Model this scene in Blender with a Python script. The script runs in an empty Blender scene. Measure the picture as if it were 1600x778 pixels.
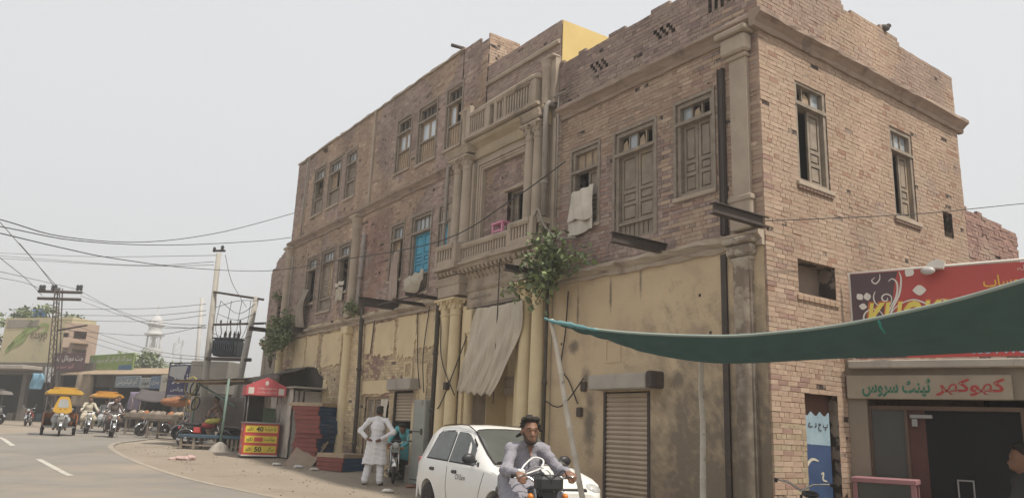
import bpy, bmesh, math, random
import numpy as np
from math import sin, cos, pi, radians, sqrt, atan2
from mathutils import Vector, Matrix, noise as mnoise
rng = random.Random(7)
nrng = np.random.RandomState(11)
SC = bpy.context.scene
COL = SC.collection
# ------------------------------------------------------------------ camera
PITCH, ROLL, EYE, FPX = radians(13.27), radians(2.28), 1.35, 1214.0
_F = Vector((0, cos(PITCH), sin(PITCH))); _R = Vector((1, 0, 0)); _U = _R.cross(_F)
CR = _R * cos(ROLL) + _U * sin(ROLL); CU = _U * cos(ROLL) - _R * sin(ROLL)
cam = bpy.data.cameras.new('camera'); cam_o = bpy.data.objects.new('camera', cam); COL.objects.link(cam_o)
cam.sensor_width = 36; cam.lens = FPX / 1600 * 36; cam.clip_end = 2000; cam.clip_start = .05
cam_o.matrix_world = Matrix(((CR.x, CU.x, -_F.x, 0), (CR.y, CU.y, -_F.y, 0), (CR.z, CU.z, -_F.z, EYE), (0, 0, 0, 1)))
SC.camera = cam_o
def aty(x, y, Y):                     # the same on the upright plane Y metres ahead
    d = _F + CR * ((x - 800) / FPX) - CU * ((y - 389) / FPX); return Vector((0, 0, EYE)) + d * (Y / d.y)
def at(x, y, D):                      # a survey point of the street, D metres in front of the camera
    return Vector((0, 0, EYE)) + D * (_F + CR * ((x - 800) / FPX) - CU * ((y - 389) / FPX))
# ------------------------------------------------------------------ sky, sun, exposure
SUN_EL, SUN_DIR = radians(60), Vector((.80, -.60))
w = bpy.data.worlds.new('World'); SC.world = w; w.use_nodes = True
nt = w.node_tree; bg = nt.nodes['Background']
sky = nt.nodes.new('ShaderNodeTexSky'); sky.sky_type = 'NISHITA'; sky.sun_disc = False
sky.sun_elevation = SUN_EL; sky.sun_rotation = atan2(SUN_DIR.x, SUN_DIR.y); sky.air_density = 1.5; sky.dust_density = 6; sky.ozone_density = 1
mx = nt.nodes.new('ShaderNodeMix'); mx.data_type = 'RGBA'; mx.inputs[0].default_value = .86
nt.links.new(sky.outputs[0], mx.inputs[6]); mx.inputs[7].default_value = (7.9, 7.98, 8.08, 1)
tcw = nt.nodes.new('ShaderNodeTexCoord'); nzw = nt.nodes.new('ShaderNodeTexNoise'); nzw.inputs['Scale'].default_value = 1.6; nzw.inputs['Detail'].default_value = 4; nt.links.new(tcw.outputs['Generated'], nzw.inputs[0])
mrw = nt.nodes.new('ShaderNodeMapRange'); mrw.inputs[3].default_value = .965; mrw.inputs[4].default_value = 1.035; nt.links.new(nzw.outputs[0], mrw.inputs[0]); vmw = nt.nodes.new('ShaderNodeVectorMath'); vmw.operation = 'SCALE'; nt.links.new(mx.outputs[2], vmw.inputs[0]); nt.links.new(mrw.outputs[0], vmw.inputs['Scale'])
nt.links.new(vmw.outputs[0], bg.inputs[0]); bg.inputs[1].default_value = .1
sun = bpy.data.lights.new('sun', 'SUN'); sun_o = bpy.data.objects.new('sun', sun); COL.objects.link(sun_o)
sun.energy = 4.2; sun.angle = radians(2.5); sun.color = (1, .93, .83)
sv = Vector((SUN_DIR.x * cos(SUN_EL), SUN_DIR.y * cos(SUN_EL), sin(SUN_EL)))
sun_o.rotation_euler = sv.to_track_quat('Z', 'Y').to_euler(); sun_o.location = sv * 60
SC.view_settings.view_transform = 'Standard'; SC.view_settings.look = 'None'
SC.view_settings.gamma = 1; SC.view_settings.exposure = .12; SC.view_settings.use_curve_mapping = False
# ------------------------------------------------------------------ materials
MATS = {}
def mat(name, c1, c2=None, scale=2., rough=.85, bump=.25, bscale=35., spec=.25, metal=0., c3=None, s3=1.2, t3=.58, w3=.1, stretch=(1, 1, 1), attr=None, emit=None, bdist=.01, alpha=None, trans=0., stains=(), sc=(.145, .12, .095)):
    if name in MATS: return MATS[name]
    m = bpy.data.materials.new(name); m.use_nodes = True; n = m.node_tree.nodes; L = m.node_tree.links
    b = n['Principled BSDF']; b.inputs['Roughness'].default_value = rough; b.inputs['Metallic'].default_value = metal
    b.inputs['Specular IOR Level'].default_value = spec
    tc = n.new('ShaderNodeTexCoord')
    def nz(sc, det=6, st=None):
        t = n.new('ShaderNodeTexNoise'); t.inputs['Scale'].default_value = sc; t.inputs['Detail'].default_value = det; t.inputs['Roughness'].default_value = .62
        if st and st != (1, 1, 1):
            mp = n.new('ShaderNodeMapping'); mp.inputs['Scale'].default_value = st; L.new(tc.outputs['Object'], mp.inputs[0]); L.new(mp.outputs[0], t.inputs[0])
        else: L.new(tc.outputs['Object'], t.inputs[0])
        return t
    def ramp(src, a, c):
        r = n.new('ShaderNodeMapRange'); r.inputs[1].default_value = a; r.inputs[2].default_value = c; r.clamp = True; L.new(src.outputs[0], r.inputs[0]); return r
    def mix(fac, A, B):
        x = n.new('ShaderNodeMix'); x.data_type = 'RGBA'; L.new(fac.outputs[0], x.inputs[0])
        for v, s in ((A, x.inputs[6]), (B, x.inputs[7])):
            if isinstance(v, tuple): s.default_value = (*v[:3], 1)
            else: L.new(v, s)
        return x.outputs[2]
    if c2 is None: c2 = tuple(v * .78 for v in c1)
    if attr:
        a = n.new('ShaderNodeAttribute'); a.attribute_name = attr
        k = n.new('ShaderNodeMix'); k.data_type = 'RGBA'; k.blend_type = 'MULTIPLY'; k.inputs[0].default_value = 1
        L.new(a.outputs['Color'], k.inputs[6]); L.new(mix(ramp(nz(scale), .3, .7), c1, c2), k.inputs[7]); out = k.outputs[2]
    else: out = mix(ramp(nz(scale), .32, .68), c1, c2)
    if c3: out = mix(ramp(nz(s3, 8, stretch), t3, t3 + w3), out, c3)
    if stains:
        sep = n.new('ShaderNodeSeparateXYZ'); L.new(tc.outputs['Object'], sep.inputs[0]); nn_ = nz(2.3, 9); nf_ = nz(9., 6); prev = None
        def mth(op, a, c):
            q = n.new('ShaderNodeMath'); q.operation = op
            for i_, v_ in enumerate((a, c)):
                if isinstance(v_, (int, float)): q.inputs[i_].default_value = v_
                else: L.new(v_, q.inputs[i_])
            return q.outputs[0]
        for (cu_, cz_, ru_, rz_) in stains:
            dx = mth('DIVIDE', mth('SUBTRACT', sep.outputs[0], cu_), ru_); dz_ = mth('DIVIDE', mth('SUBTRACT', sep.outputs[2], cz_), rz_)
            d_ = mth('SQRT', mth('ADD', mth('MULTIPLY', dx, dx), mth('MULTIPLY', dz_, dz_)), 0.)
            d_ = mth('ADD', d_, mth('ADD', mth('MULTIPLY', mth('SUBTRACT', nn_.outputs[0], .5), 2.4), mth('MULTIPLY', mth('SUBTRACT', nf_.outputs[0], .5), 1.1))); prev = d_ if prev is None else mth('MINIMUM', prev, d_)
        r_ = n.new('ShaderNodeMapRange'); r_.inputs[1].default_value = 1.4; r_.inputs[2].default_value = .35; r_.clamp = True; L.new(prev, r_.inputs[0]); k_ = n.new('ShaderNodeMath'); k_.operation = 'MULTIPLY'; k_.inputs[1].default_value = .86; L.new(r_.outputs[0], k_.inputs[0]); out = mix(k_, out, sc)
    L.new(out, b.inputs['Base Color'])
    if bump:
        bp = n.new('ShaderNodeBump'); bp.inputs['Strength'].default_value = bump; bp.inputs['Distance'].default_value = bdist
        L.new(nz(bscale, 5).outputs[0], bp.inputs['Height']); L.new(bp.outputs[0], b.inputs['Normal'])
    if emit: b.inputs['Emission Color'].default_value = (*emit[:3], 1); b.inputs['Emission Strength'].default_value = emit[3]
    if trans: b.inputs['Transmission Weight'].default_value = trans
    MATS[name] = m; return m
brick_m = mat('brick', (1.06, 1.04, 1.02), (.88, .87, .86), 14, .92, .4, 60, .15, attr='tint', c3=(.345, .275, .215), s3=.9, t3=.50, w3=.3)
mortar_m = mat('mortar', (.27, .21, .165), (.20, .155, .122), 1.5, .95, .5, 50, c3=(.05, .038, .032), s3=4.5, t3=.46, w3=.05)
stucco_m = mat('weathered stucco', (.43, .355, .28), (.33, .27, .21), 2.2, .9, .4, 45, c3=(.18, .145, .115), s3=1.1, t3=.56, w3=.14, stretch=(1, 1, .4))
ystucco_m = mat('yellow stucco', (.68, .56, .35), (.57, .46, .29), 1.6, .88, .35, 40, c3=(.44, .345, .24), s3=1.3, t3=.57, w3=.12, stretch=(1, 1, .35))
yplaster_m = mat('yellow plaster', (.66, .53, .335), (.55, .435, .275), 1.3, .9, .4, 30, c3=(.33, .25, .18), s3=.8, t3=.57, w3=.1)
plaster_m = mat('soiled ochre plaster', (.57, .445, .29), (.475, .365, .24), .9, .92, .7, 22, c3=(.41, .31, .215), s3=.9, t3=.54, w3=.13, bdist=.02,
    stains=((1.2, .5, 1.5, 2.2), (.3, .9, 1.1, 2.1), (1.6, 1.2, .6, 1.1), (3.82, 1.55, .13, .55), (3.95, 2.35, .12, .2), (1.75, 2.25, .25, .2), (4.3, 2.95, .12, .1), (2.55, 3.9, .03, .25), (3.3, 3.85, .03, .3), (4.2, 3.6, .03, .4)))
grime_m = mat('sooty plaster', (.20, .165, .13), (.12, .10, .085), 1.6, .95, .8, 14, c3=(.33, .27, .20), s3=2.2, t3=.6, w3=.06, bdist=.03)
yellowwall_m = mat('yellow limewash', (.70, .53, .22), (.62, .46, .19), 1.5, .9, .25, 30)
wood_m = mat('grey weathered wood', (.30, .25, .20), (.20, .165, .13), 6, .85, .4, 60, c3=(.36, .28, .19), s3=2.2, t3=.62, w3=.08, stretch=(1, 1, .25))
palewood_m = mat('bare wood', (.42, .32, .22), (.30, .225, .155), 5, .85, .4, 60, stretch=(1, 1, .2))
blue_m = mat('turquoise paint', (.09, .33, .46), (.07, .26, .38), 4, .7, .2, 50, c3=(.2, .22, .2), s3=3, t3=.66)
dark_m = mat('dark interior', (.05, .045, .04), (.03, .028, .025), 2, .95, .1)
glass_m = mat('window glass', (.34, .37, .39), (.26, .29, .31), 1.5, .12, .05, 6, .8)
rust_m = mat('dull brown steel', (.085, .068, .06), (.06, .048, .042), 4, .75, .3, 60, c3=(.13, .085, .06), s3=3, t3=.6)
pipe_m = mat('grey pipe', (.34, .30, .26), (.25, .22, .19), 3, .7, .2, 60, c3=(.2, .15, .11), s3=4, t3=.6)
darkpipe_m = mat('dark pipe', (.10, .085, .07), (.07, .06, .05), 4, .8, .3, 50)
cloth_m = mat('off white cloth', (.62, .57, .49), (.5, .45, .38), 3, .95, .3, 120)
canvas_m = mat('grey beige curtain', (.54, .475, .38), (.44, .385, .31), 1.6, .95, .35, 120, c3=(.29, .25, .2), s3=1.3, t3=.57, w3=.15, stretch=(1, 1, .4))
oldcloth_m = mat('dusty cloth', (.33, .28, .23), (.25, .21, .17), 4, .95, .35, 90)
concrete_m = mat('concrete', (.40, .36, .31), (.31, .28, .24), 2, .9, .4, 40, c3=(.21, .19, .16), s3=2.5, t3=.58, stretch=(1, 1, .3))
shutter_m = mat('shutter steel', (.44, .355, .27), (.36, .29, .22), 2, .6, .2, 30, .4, c3=(.2, .15, .12), s3=2, t3=.6, w3=.1)
leaf_m = mat('leaf', (.24, .29, .12), (.16, .21, .085), 8, .6, .1, 30, .35)
leafd_m = mat('dusty leaf', (.185, .22, .12), (.12, .15, .085), 8, .75, .1, 30, .2)
stem_m = mat('stem', (.16, .12, .08), (.1, .08, .06), 9, .9, .3, 60)
def flat(name, c, rough=.6, metal=0., spec=.4, bump=.06, var=.86, bscale=60, **k): return mat(name, c, tuple(v * var for v in c), 4, rough, bump, bscale, spec, metal, **k)
black_m = flat('black rubber', (.028, .022, .022), .8)
blackp_m = flat('black plastic', (.03, .03, .032), .45)
chrome_m = flat('chrome', (.62, .62, .62), .2, 1., .5)
steel_m = flat('grey steel', (.30, .29, .28), .4, .8)
white_m = flat('white paint', (.74, .73, .70), .3, 0, .5)
red_m = flat('red paint', (.45, .055, .05), .4)
wire_m = flat('wire', (.035, .033, .032), .7)
skin_m = mat('skin', (.24, .125, .08), (.2, .105, .066), 9, .55, .1, 80, .35)
skind_m = mat('darker skin', (.19, .10, .065), (.16, .085, .055), 9, .55, .1, 80, .35)
hair_m = mat('black hair', (.018, .014, .012), (.03, .023, .018), 40, .6, .5, 160, .3)
# ------------------------------------------------------------------ objects
def tag(o, label=None, cat=None, group=None, kind=None):
    for k, v in (('label', label), ('category', cat), ('group', group), ('kind', kind)):
        if v: o[k] = v
    return o
def thing(name, label, cat, loc=(0, 0, 0), rz=0., group=None):
    o = bpy.data.objects.new(name, None); COL.objects.link(o); o.location = loc; o.rotation_euler = (0, 0, rz); o.empty_display_size = .2
    return tag(o, label, cat, group)
def link(name, me, m, parent=None):
    o = bpy.data.objects.new(name, me); COL.objects.link(o)
    if m is not None and not me.materials:
        for q in (m if isinstance(m, (list, tuple)) else [m]): me.materials.append(q)
    if parent is not None: o.parent = parent
    return o
def dup(root, loc=None, rz=None, parent=None):
    r = root.copy(); COL.objects.link(r)
    if parent is not None: r.parent = parent
    if loc is not None: r.location = loc
    if rz is not None: r.rotation_euler = (0, 0, rz)
    for ch in list(root.children): dup(ch, parent=r)
    return r
class MB:                                # collects shapes into one mesh
    def __init__(s, fr=None): s.v = []; s.f = []; s.fr = fr; s.sm = []
    def add(s, vs, fs, smooth=False, fr=None):
        o = len(s.v); fr = fr or s.fr
        s.v += [tuple(fr(*p)) if fr else tuple(p) for p in vs]; s.f += [tuple(i + o for i in f) for f in fs]; s.sm += [smooth] * len(fs)
        return s
    def box(s, x0, x1, y0, y1, z0, z1, fr=None):
        return s.add([(x0, y0, z0), (x1, y0, z0), (x1, y1, z0), (x0, y1, z0), (x0, y0, z1), (x1, y0, z1), (x1, y1, z1), (x0, y1, z1)],
                     [(0, 3, 2, 1), (4, 5, 6, 7), (0, 1, 5, 4), (1, 2, 6, 5), (2, 3, 7, 6), (3, 0, 4, 7)], fr=fr)
    def bbox(s, x0, x1, y0, y1, z0, z1, c=.01, fr=None):     # box with chamfered edges
        P = []
        for z, k in ((z0, c), (z0 + c, 0), (z1 - c, 0), (z1, c)):
            a0, a1, b0, b1 = x0 + k, x1 - k, y0 + k, y1 - k
            P += [(a0 + c, b0, z), (a1 - c, b0, z), (a1, b0 + c, z), (a1, b1 - c, z), (a1 - c, b1, z), (a0 + c, b1, z), (a0, b1 - c, z), (a0, b0 + c, z)]
        F = [tuple(range(7, -1, -1)), tuple(range(24, 32))]
        for l in range(3):
            for i in range(8): F.append((l * 8 + i, l * 8 + (i + 1) % 8, l * 8 + 8 + (i + 1) % 8, l * 8 + 8 + i))
        return s.add(P, F, fr=fr)
    def bar(s, p, q, r=.02, r2=None, n=8, caps=True):
        return s.tube([p, q], [r, r if r2 is None else r2], n, caps)
    def tube(s, pts, r, n=8, caps=True, closed=False):
        pts = [Vector(s.fr(*p)) if s.fr else Vector(p) for p in pts]; N = len(pts)
        if not isinstance(r, (list, tuple)): r = [r] * N
        V = []; pn = None
        for i, p in enumerate(pts):
            a = pts[(i - 1) % N] if (i > 0 or closed) else p; b = pts[(i + 1) % N] if (i < N - 1 or closed) else p
            t = (b - a); t = t.normalized() if t.length > 1e-9 else Vector((0, 0, 1))
            if pn is None: u = t.orthogonal().normalized()
            else:
                u = pn - t * pn.dot(t); u = u.normalized() if u.length > 1e-6 else t.orthogonal().normalized()
            pn = u; w_ = t.cross(u)
            V += [p + (u * cos(2 * pi * k / n) + w_ * sin(2 * pi * k / n)) * r[i] for k in range(n)]
        F = []
        for i in range(N if closed else N - 1):
            j = (i + 1) % N
            F += [(i * n + k, i * n + (k + 1) % n, j * n + (k + 1) % n, j * n + k) for k in range(n)]
        o = len(s.v); s.v += [tuple(p) for p in V]; s.f += [tuple(i + o for i in f) for f in F]; s.sm += [True] * len(F)
        if caps and not closed:
            s.f += [tuple(o + k for k in range(n - 1, -1, -1)), tuple(o + (N - 1) * n + k for k in range(n))]; s.sm += [False, False]
        return s
    def lathe(s, c, prof, n=16, axis='z', smooth=True, arc=None):      # prof: [(r, h), ...]
        V = []; c = Vector(c)
        for r, h in prof:
            for k in range(n):
                a = 2 * pi * k / n; x, y = r * cos(a), r * sin(a)
                V.append(c + Vector({'z': (x, y, h), 'x': (h, x, y), 'y': (x, h, y)}[axis]))
        F = []
        for i in range(len(prof) - 1): F += [(i * n + k, i * n + (k + 1) % n, (i + 1) * n + (k + 1) % n, (i + 1) * n + k) for k in range(n)]
        s.add(V, F, smooth)
        s.add([V[k] for k in range(n)], [tuple(range(n))]); s.add([V[(len(prof) - 1) * n + k] for k in range(n)], [tuple(range(n))])
        return s
    def prism(s, poly, y0, y1, plane='xz', fr=None, smooth=False):      # polygon in plane, extruded along the third axis
        def P(a, b, h): return {'xz': (a, h, b), 'xy': (a, b, h), 'yz': (h, a, b)}[plane]
        n = len(poly)
        return s.add([P(a, b, y0) for a, b in poly] + [P(a, b, y1) for a, b in poly],
                     [tuple(range(n - 1, -1, -1)), tuple(range(n, 2 * n))] + [(i, (i + 1) % n, n + (i + 1) % n, n + i) for i in range(n)], smooth, fr)
    def sphere(s, c, r, n=12, m=8):
        r = r if isinstance(r, (tuple, list)) else (r, r, r); V = []; F = []
        for i in range(m + 1):
            t = pi * i / m
            for k in range(n): a = 2 * pi * k / n; V.append((c[0] + r[0] * sin(t) * cos(a), c[1] + r[1] * sin(t) * sin(a), c[2] + r[2] * cos(t)))
        for i in range(m): F += [(i * n + k, (i + 1) * n + k, (i + 1) * n + (k + 1) % n, i * n + (k + 1) % n) for k in range(n)]
        return s.add(V, F, True)
    def loft(s, secs, closed=True, caps=True, smooth=True, fr=None):
        n = len(secs[0]); V = [p for q in secs for p in q]; F = []
        for i in range(len(secs) - 1):
            for k in range(n if closed else n - 1): F.append((i * n + k, i * n + (k + 1) % n, (i + 1) * n + (k + 1) % n, (i + 1) * n + k))
        s.add(V, F, smooth, fr)
        if caps: s.add(secs[0], [tuple(range(n))], False, fr); s.add(secs[-1], [tuple(range(n))], False, fr)
        return s
    def sheet(s, nx, ny, fn, smooth=True, fr=None):
        V = [fn(i / nx, j / ny) for j in range(ny + 1) for i in range(nx + 1)]
        return s.add(V, [(j * (nx + 1) + i, j * (nx + 1) + i + 1, (j + 1) * (nx + 1) + i + 1, (j + 1) * (nx + 1) + i) for j in range(ny) for i in range(nx)], smooth, fr)
    def mesh(s, name):
        me = bpy.data.meshes.new(name); me.from_pydata(s.v, [], s.f)
        me.polygons.foreach_set('use_smooth', s.sm); me.validate(); me.update(); return me
    def build(s, name, m, parent=None, solid=0.):
        me = s.mesh(name); o = link(name, me, m, parent)
        if solid:
            md = o.modifiers.new('thickness', 'SOLIDIFY'); md.thickness = solid; md.offset = 0
        return o
def strip(mb, fr, a0, a1, prof, seg=.35, jit=.008):      # moulding: profile [(b, z)] run along a wall with slightly uneven edges
    n = max(1, int(abs(a1 - a0) / seg)); secs = []
    for i in range(n + 1):
        a = a0 + (a1 - a0) * i / n; j = 0 if i in (0, n) else jit
        secs.append([(a, b + rng.uniform(-j, j), z + rng.uniform(-j, j)) for b, z in prof])
    return mb.loft(secs, smooth=False, fr=fr)
# ------------------------------------------------------------------ writing
import unicodedata
_AR = {}
for _c in list(range(0xFB50, 0xFDFC)) + list(range(0xFE70, 0xFEFD)):
    _d = unicodedata.decomposition(chr(_c)).split()
    if len(_d) == 2 and _d[0] in ('<isolated>', '<final>', '<initial>', '<medial>'): _AR.setdefault(chr(int(_d[1], 16)), {}).setdefault(_d[0][1:-1], chr(_c))
def shape(s):                            # joins Arabic letters and puts them in visual order
    out = []
    for i, ch in enumerate(s):
        fm = _AR.get(ch)
        if not fm: out.append(ch); continue
        pv = i > 0 and 'initial' in _AR.get(s[i - 1], {}); nx = i + 1 < len(s) and s[i + 1] in _AR and 'initial' in fm
        out.append(fm.get('medial' if pv and nx else 'final' if pv else 'initial' if nx else 'isolated') or fm.get('isolated') or ch)
    return ''.join(reversed(out))
def text(body, w_, h_, org, ex, ez, m, parent, name='lettering', arabic=True, bold=.012, shear=0., depth=.003, keep=False):
    cu = bpy.data.curves.new('t', 'FONT'); cu.body = shape(body) if arabic else body; cu.size = 1; cu.offset = bold; cu.shear = shear; cu.resolution_u = 3
    o = bpy.data.objects.new('t', cu); COL.objects.link(o); dg = bpy.context.evaluated_depsgraph_get()
    me = bpy.data.meshes.new_from_object(o.evaluated_get(dg)); bpy.data.objects.remove(o); bpy.data.curves.remove(cu)
    V = np.array([v.co[:] for v in me.vertices])
    if len(V) == 0: return None
    lo, hi = V.min(0), V.max(0); d = np.maximum(hi - lo, 1e-6); k = (w_ / d[0], h_ / d[1])
    if keep: k = (min(k),) * 2
    ex, ez, org = Vector(ex), Vector(ez), Vector(org); nn = ex.cross(ez)
    F = [tuple(p.vertices) for p in me.polygons]; bpy.data.meshes.remove(me)
    mb = MB(); n = len(V)
    mb.add([org + ex * ((v[0] - lo[0]) * k[0]) + ez * ((v[1] - lo[1]) * k[1]) for v in V], F)
    return mb.build(name, m, parent)
# ------------------------------------------------------------------ ground, road
def gz(Y):
    return float(np.interp(Y, [16, 17.3, 18.5, 20.4, 22.4, 24.5, 27, 29, 33, 57], [0, .015, .05, .145, .25, .36, .45, .475, .5, .85]))
def G(x, y, up=0.): return (x, y, gz(y) + up)
dirt_m = mat('dusty ground', (.31, .265, .212), (.25, .21, .166), .35, .95, .5, 9, .1, c3=(.19, .155, .12), s3=.8, t3=.6, w3=.15, bdist=.03)
road_m = mat('dusty asphalt', (.25, .231, .205), (.20, .184, .163), .35, .9, .5, 60, .15, c3=(.30, .255, .205), s3=.18, t3=.52, w3=.16)
line_m = mat('worn road paint', (.52, .50, .45), (.40, .375, .32), 3, .9, .3, 50, c3=(.25, .225, .19), s3=5, t3=.6, w3=.1)
eline_m = mat('faded edge line', (.35, .31, .25), (.285, .245, .195), 1.5, .9, .3, 50, c3=(.26, .225, .18), s3=3, t3=.55, w3=.12)
ys = [-60, -20, 0, 5, 10, 14] + [15 + .8 * i for i in range(40)] + [50, 57, 62, 80, 120, 200, 400, 900]
xs = [-700, -300, -120, -60, -40] + [-34 + 2 * i for i in range(26)] + [24, 40, 80, 200, 700]
mb = MB(); nx = len(xs)
mb.add([G(x, y, 0.012 * mnoise.noise(Vector((x * .6, y * .6, 0))) if -20 < x < 10 and 3 < y < 40 else 0) for y in ys for x in xs], [(j * nx + i, j * nx + i + 1, (j + 1) * nx + i + 1, (j + 1) * nx + i) for j in range(len(ys) - 1) for i in range(nx - 1)], True)
tag(mb.build('ground', dirt_m), kind='structure')
EDGE = [(10, -3), (3.2, 6.4), (.5, 9.6), (-2.5, 13.2), (-4.84, 16), (-7.04, 18.39), (-8.48, 20.03), (-10.29, 22.33), (-11.7, 24.4), (-12.64, 26.09), (-13.35, 28.1), (-13.8, 30.0), (-14.6, 33.4), (-16.3, 40), (-18, 46), (-18.6, 50)]
def smooth_line(P, k=4):
    out = []
    for i in range(len(P) - 1):
        p0, p1, p2, p3 = P[max(i - 1, 0)], P[i], P[i + 1], P[min(i + 2, len(P) - 1)]
        for j in range(k):
            t = j / k
            out.append(tuple(.5 * (2 * b + (c - a) * t + (2 * a - 5 * b + 4 * c - d) * t * t + (3 * b - a - 3 * c + d) * t ** 3) for a, b, c, d in zip(p0, p1, p2, p3)))
    return out + [P[-1]]
EL = smooth_line(EDGE)
def ribbon(line, o0, o1, up, nw=1):        # strip beside a line, o0..o1 metres to its left
    V = []; n = len(line)
    for i, p in enumerate(line):
        a, b = Vector(line[max(i - 1, 0)]), Vector(line[min(i + 1, n - 1)]); t = (b - a).normalized(); l = Vector((-t.y, t.x))
        for k in range(nw + 1):
            q = Vector(p) + l * (o0 + (o1 - o0) * k / nw); V.append(G(q.x, q.y, up))
    return V, [(i * (nw + 1) + k, (i + 1) * (nw + 1) + k, (i + 1) * (nw + 1) + k + 1, i * (nw + 1) + k + 1) for i in range(n - 1) for k in range(nw)]
road = tag(MB().add(*ribbon(EL, 0, 5.6, .018, 8), True).build('road', road_m), kind='structure')
MB().add(*ribbon(EL, .02, .17, .023), True).build('edge_line', eline_m, road)
for a, b in (((-17.9, 28.5), (-14.9, 24.46)), ((-12.12, 21.09), (-9.52, 17.89))):
    d = (Vector(b) - Vector(a)); L_ = [tuple(Vector(a) + d * (i / 6)) for i in range(7)]
    MB().add(*ribbon(L_, -.07, .07, .023), True).build('centre_dash', line_m, road)
# ------------------------------------------------------------------ the old brick building
TH = atan2(.82015188, -.57214587)
OX, OY = 3.688, 10.949
bld = thing('brick_building', 'old three storey brick building with stucco columns, carved balconies and crumbling parapets', 'building', (OX, OY, 0), TH)
ID = lambda a, b, z: (a, b, z)
RF = lambda a, b, z: (.0122 * a - b, -a - .0122 * b, z)        # side wall: a runs back from the corner, b outwards
def inv_local(p): d = Vector((p[0] - OX, p[1] - OY)); c, s = cos(TH), sin(TH); return Vector((d.x * c + d.y * s, -d.x * s + d.y * c, p[2]))
def spans(a0, a1, z, ops):
    iv = [(a0, a1)]
    for o in ops:
        if o[2] < z < o[3]:
            nv = []
            for p, q in iv:
                if o[1] <= p or o[0] >= q: nv.append((p, q)); continue
                if o[0] > p: nv.append((p, o[0]))
                if o[1] < q: nv.append((o[1], q))
            iv = nv
    return iv
def wall_body(mb, fr, a0, a1, z0, z1, ops, bf, bb):        # masonry core with real openings
    A = sorted({a0, a1, *[min(max(x, a0), a1) for o in ops for x in o[:2]]}); Z = sorted({z0, z1, *[min(max(x, z0), z1) for o in ops for x in o[2:4]]})
    solid = lambda i, j: 0 <= i < len(A) - 1 and 0 <= j < len(Z) - 1 and not any(o[0] < (A[i] + A[i + 1]) / 2 < o[1] and o[2] < (Z[j] + Z[j + 1]) / 2 < o[3] for o in ops)
    for i in range(len(A) - 1):
        for j in range(len(Z) - 1):
            if not solid(i, j): continue
            p, q, r, t = A[i], A[i + 1], Z[j], Z[j + 1]
            mb.add([(p, bf, r), (q, bf, r), (q, bf, t), (p, bf, t)], [(0, 1, 2, 3)], fr=fr); mb.add([(p, bb, r), (q, bb, r), (q, bb, t), (p, bb, t)], [(3, 2, 1, 0)], fr=fr)
            if not solid(i - 1, j): mb.add([(p, bf, r), (p, bb, r), (p, bb, t), (p, bf, t)], [(0, 1, 2, 3)], fr=fr)
            if not solid(i + 1, j): mb.add([(q, bf, r), (q, bb, r), (q, bb, t), (q, bf, t)], [(0, 1, 2, 3)], fr=fr)
            if not solid(i, j - 1): mb.add([(p, bf, r), (q, bf, r), (q, bb, r), (p, bb, r)], [(0, 1, 2, 3)], fr=fr)
            if not solid(i, j + 1): mb.add([(p, bf, t), (q, bf, t), (q, bb, t), (p, bb, t)], [(0, 1, 2, 3)], fr=fr)
BL, BH = .228, .074
def lay(fr, a0, a1, z0, z1, ops, tint, base=0., top=None, rough=1.):       # courses of bricks -> list of (a0,a1,z0,z1,b,tint)
    out = []; n = int((z1 - z0) / BH)
    for r in range(n):
        zc = z0 + (r + .5) * BH; head = r % 2
        Lb = BL if not head else BL * .5; off = (0 if not head else BL * .25) + rng.uniform(-.02, .02)
        for p, q in spans(a0, a1, zc, ops):
            a = a0 + off + math.floor((p - a0 - off) / Lb) * Lb
            if rng.random() < .35: Lb = BL if rng.random() < .7 else BL * .5
            hold = None
            while a < q:
                s, e = max(a, p), min(a + Lb, q); a += Lb
                if s == p and e - s < .07 and q - p > .1: hold = p; continue
                if hold is not None: s = hold; hold = None
                if q - e < .07: e = q; a = q
                if e - s < .02: continue
                if top is not None and zc > top((s + e) / 2): continue
                wv = .004 * mnoise.noise(Vector((s * .7, zc * .5, 3.1)))
                pr = rng.uniform(-.003, .004) * rough + wv
                pr = max(pr, -.005)
                if rng.random() < .012 * rough: pr -= rng.uniform(.004, .02)
                g1, g2 = rng.uniform(.001, .004), rng.uniform(.0008, .0036)
                dz = .003 * mnoise.noise(Vector((s * 1.3, zc, 9)))
                out.append((s + g1, e - g1, zc - BH / 2 + g2 + dz, zc + BH / 2 - g2 + dz, base + pr, tint(fr, (s + e) / 2, zc)))
    return out
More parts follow.
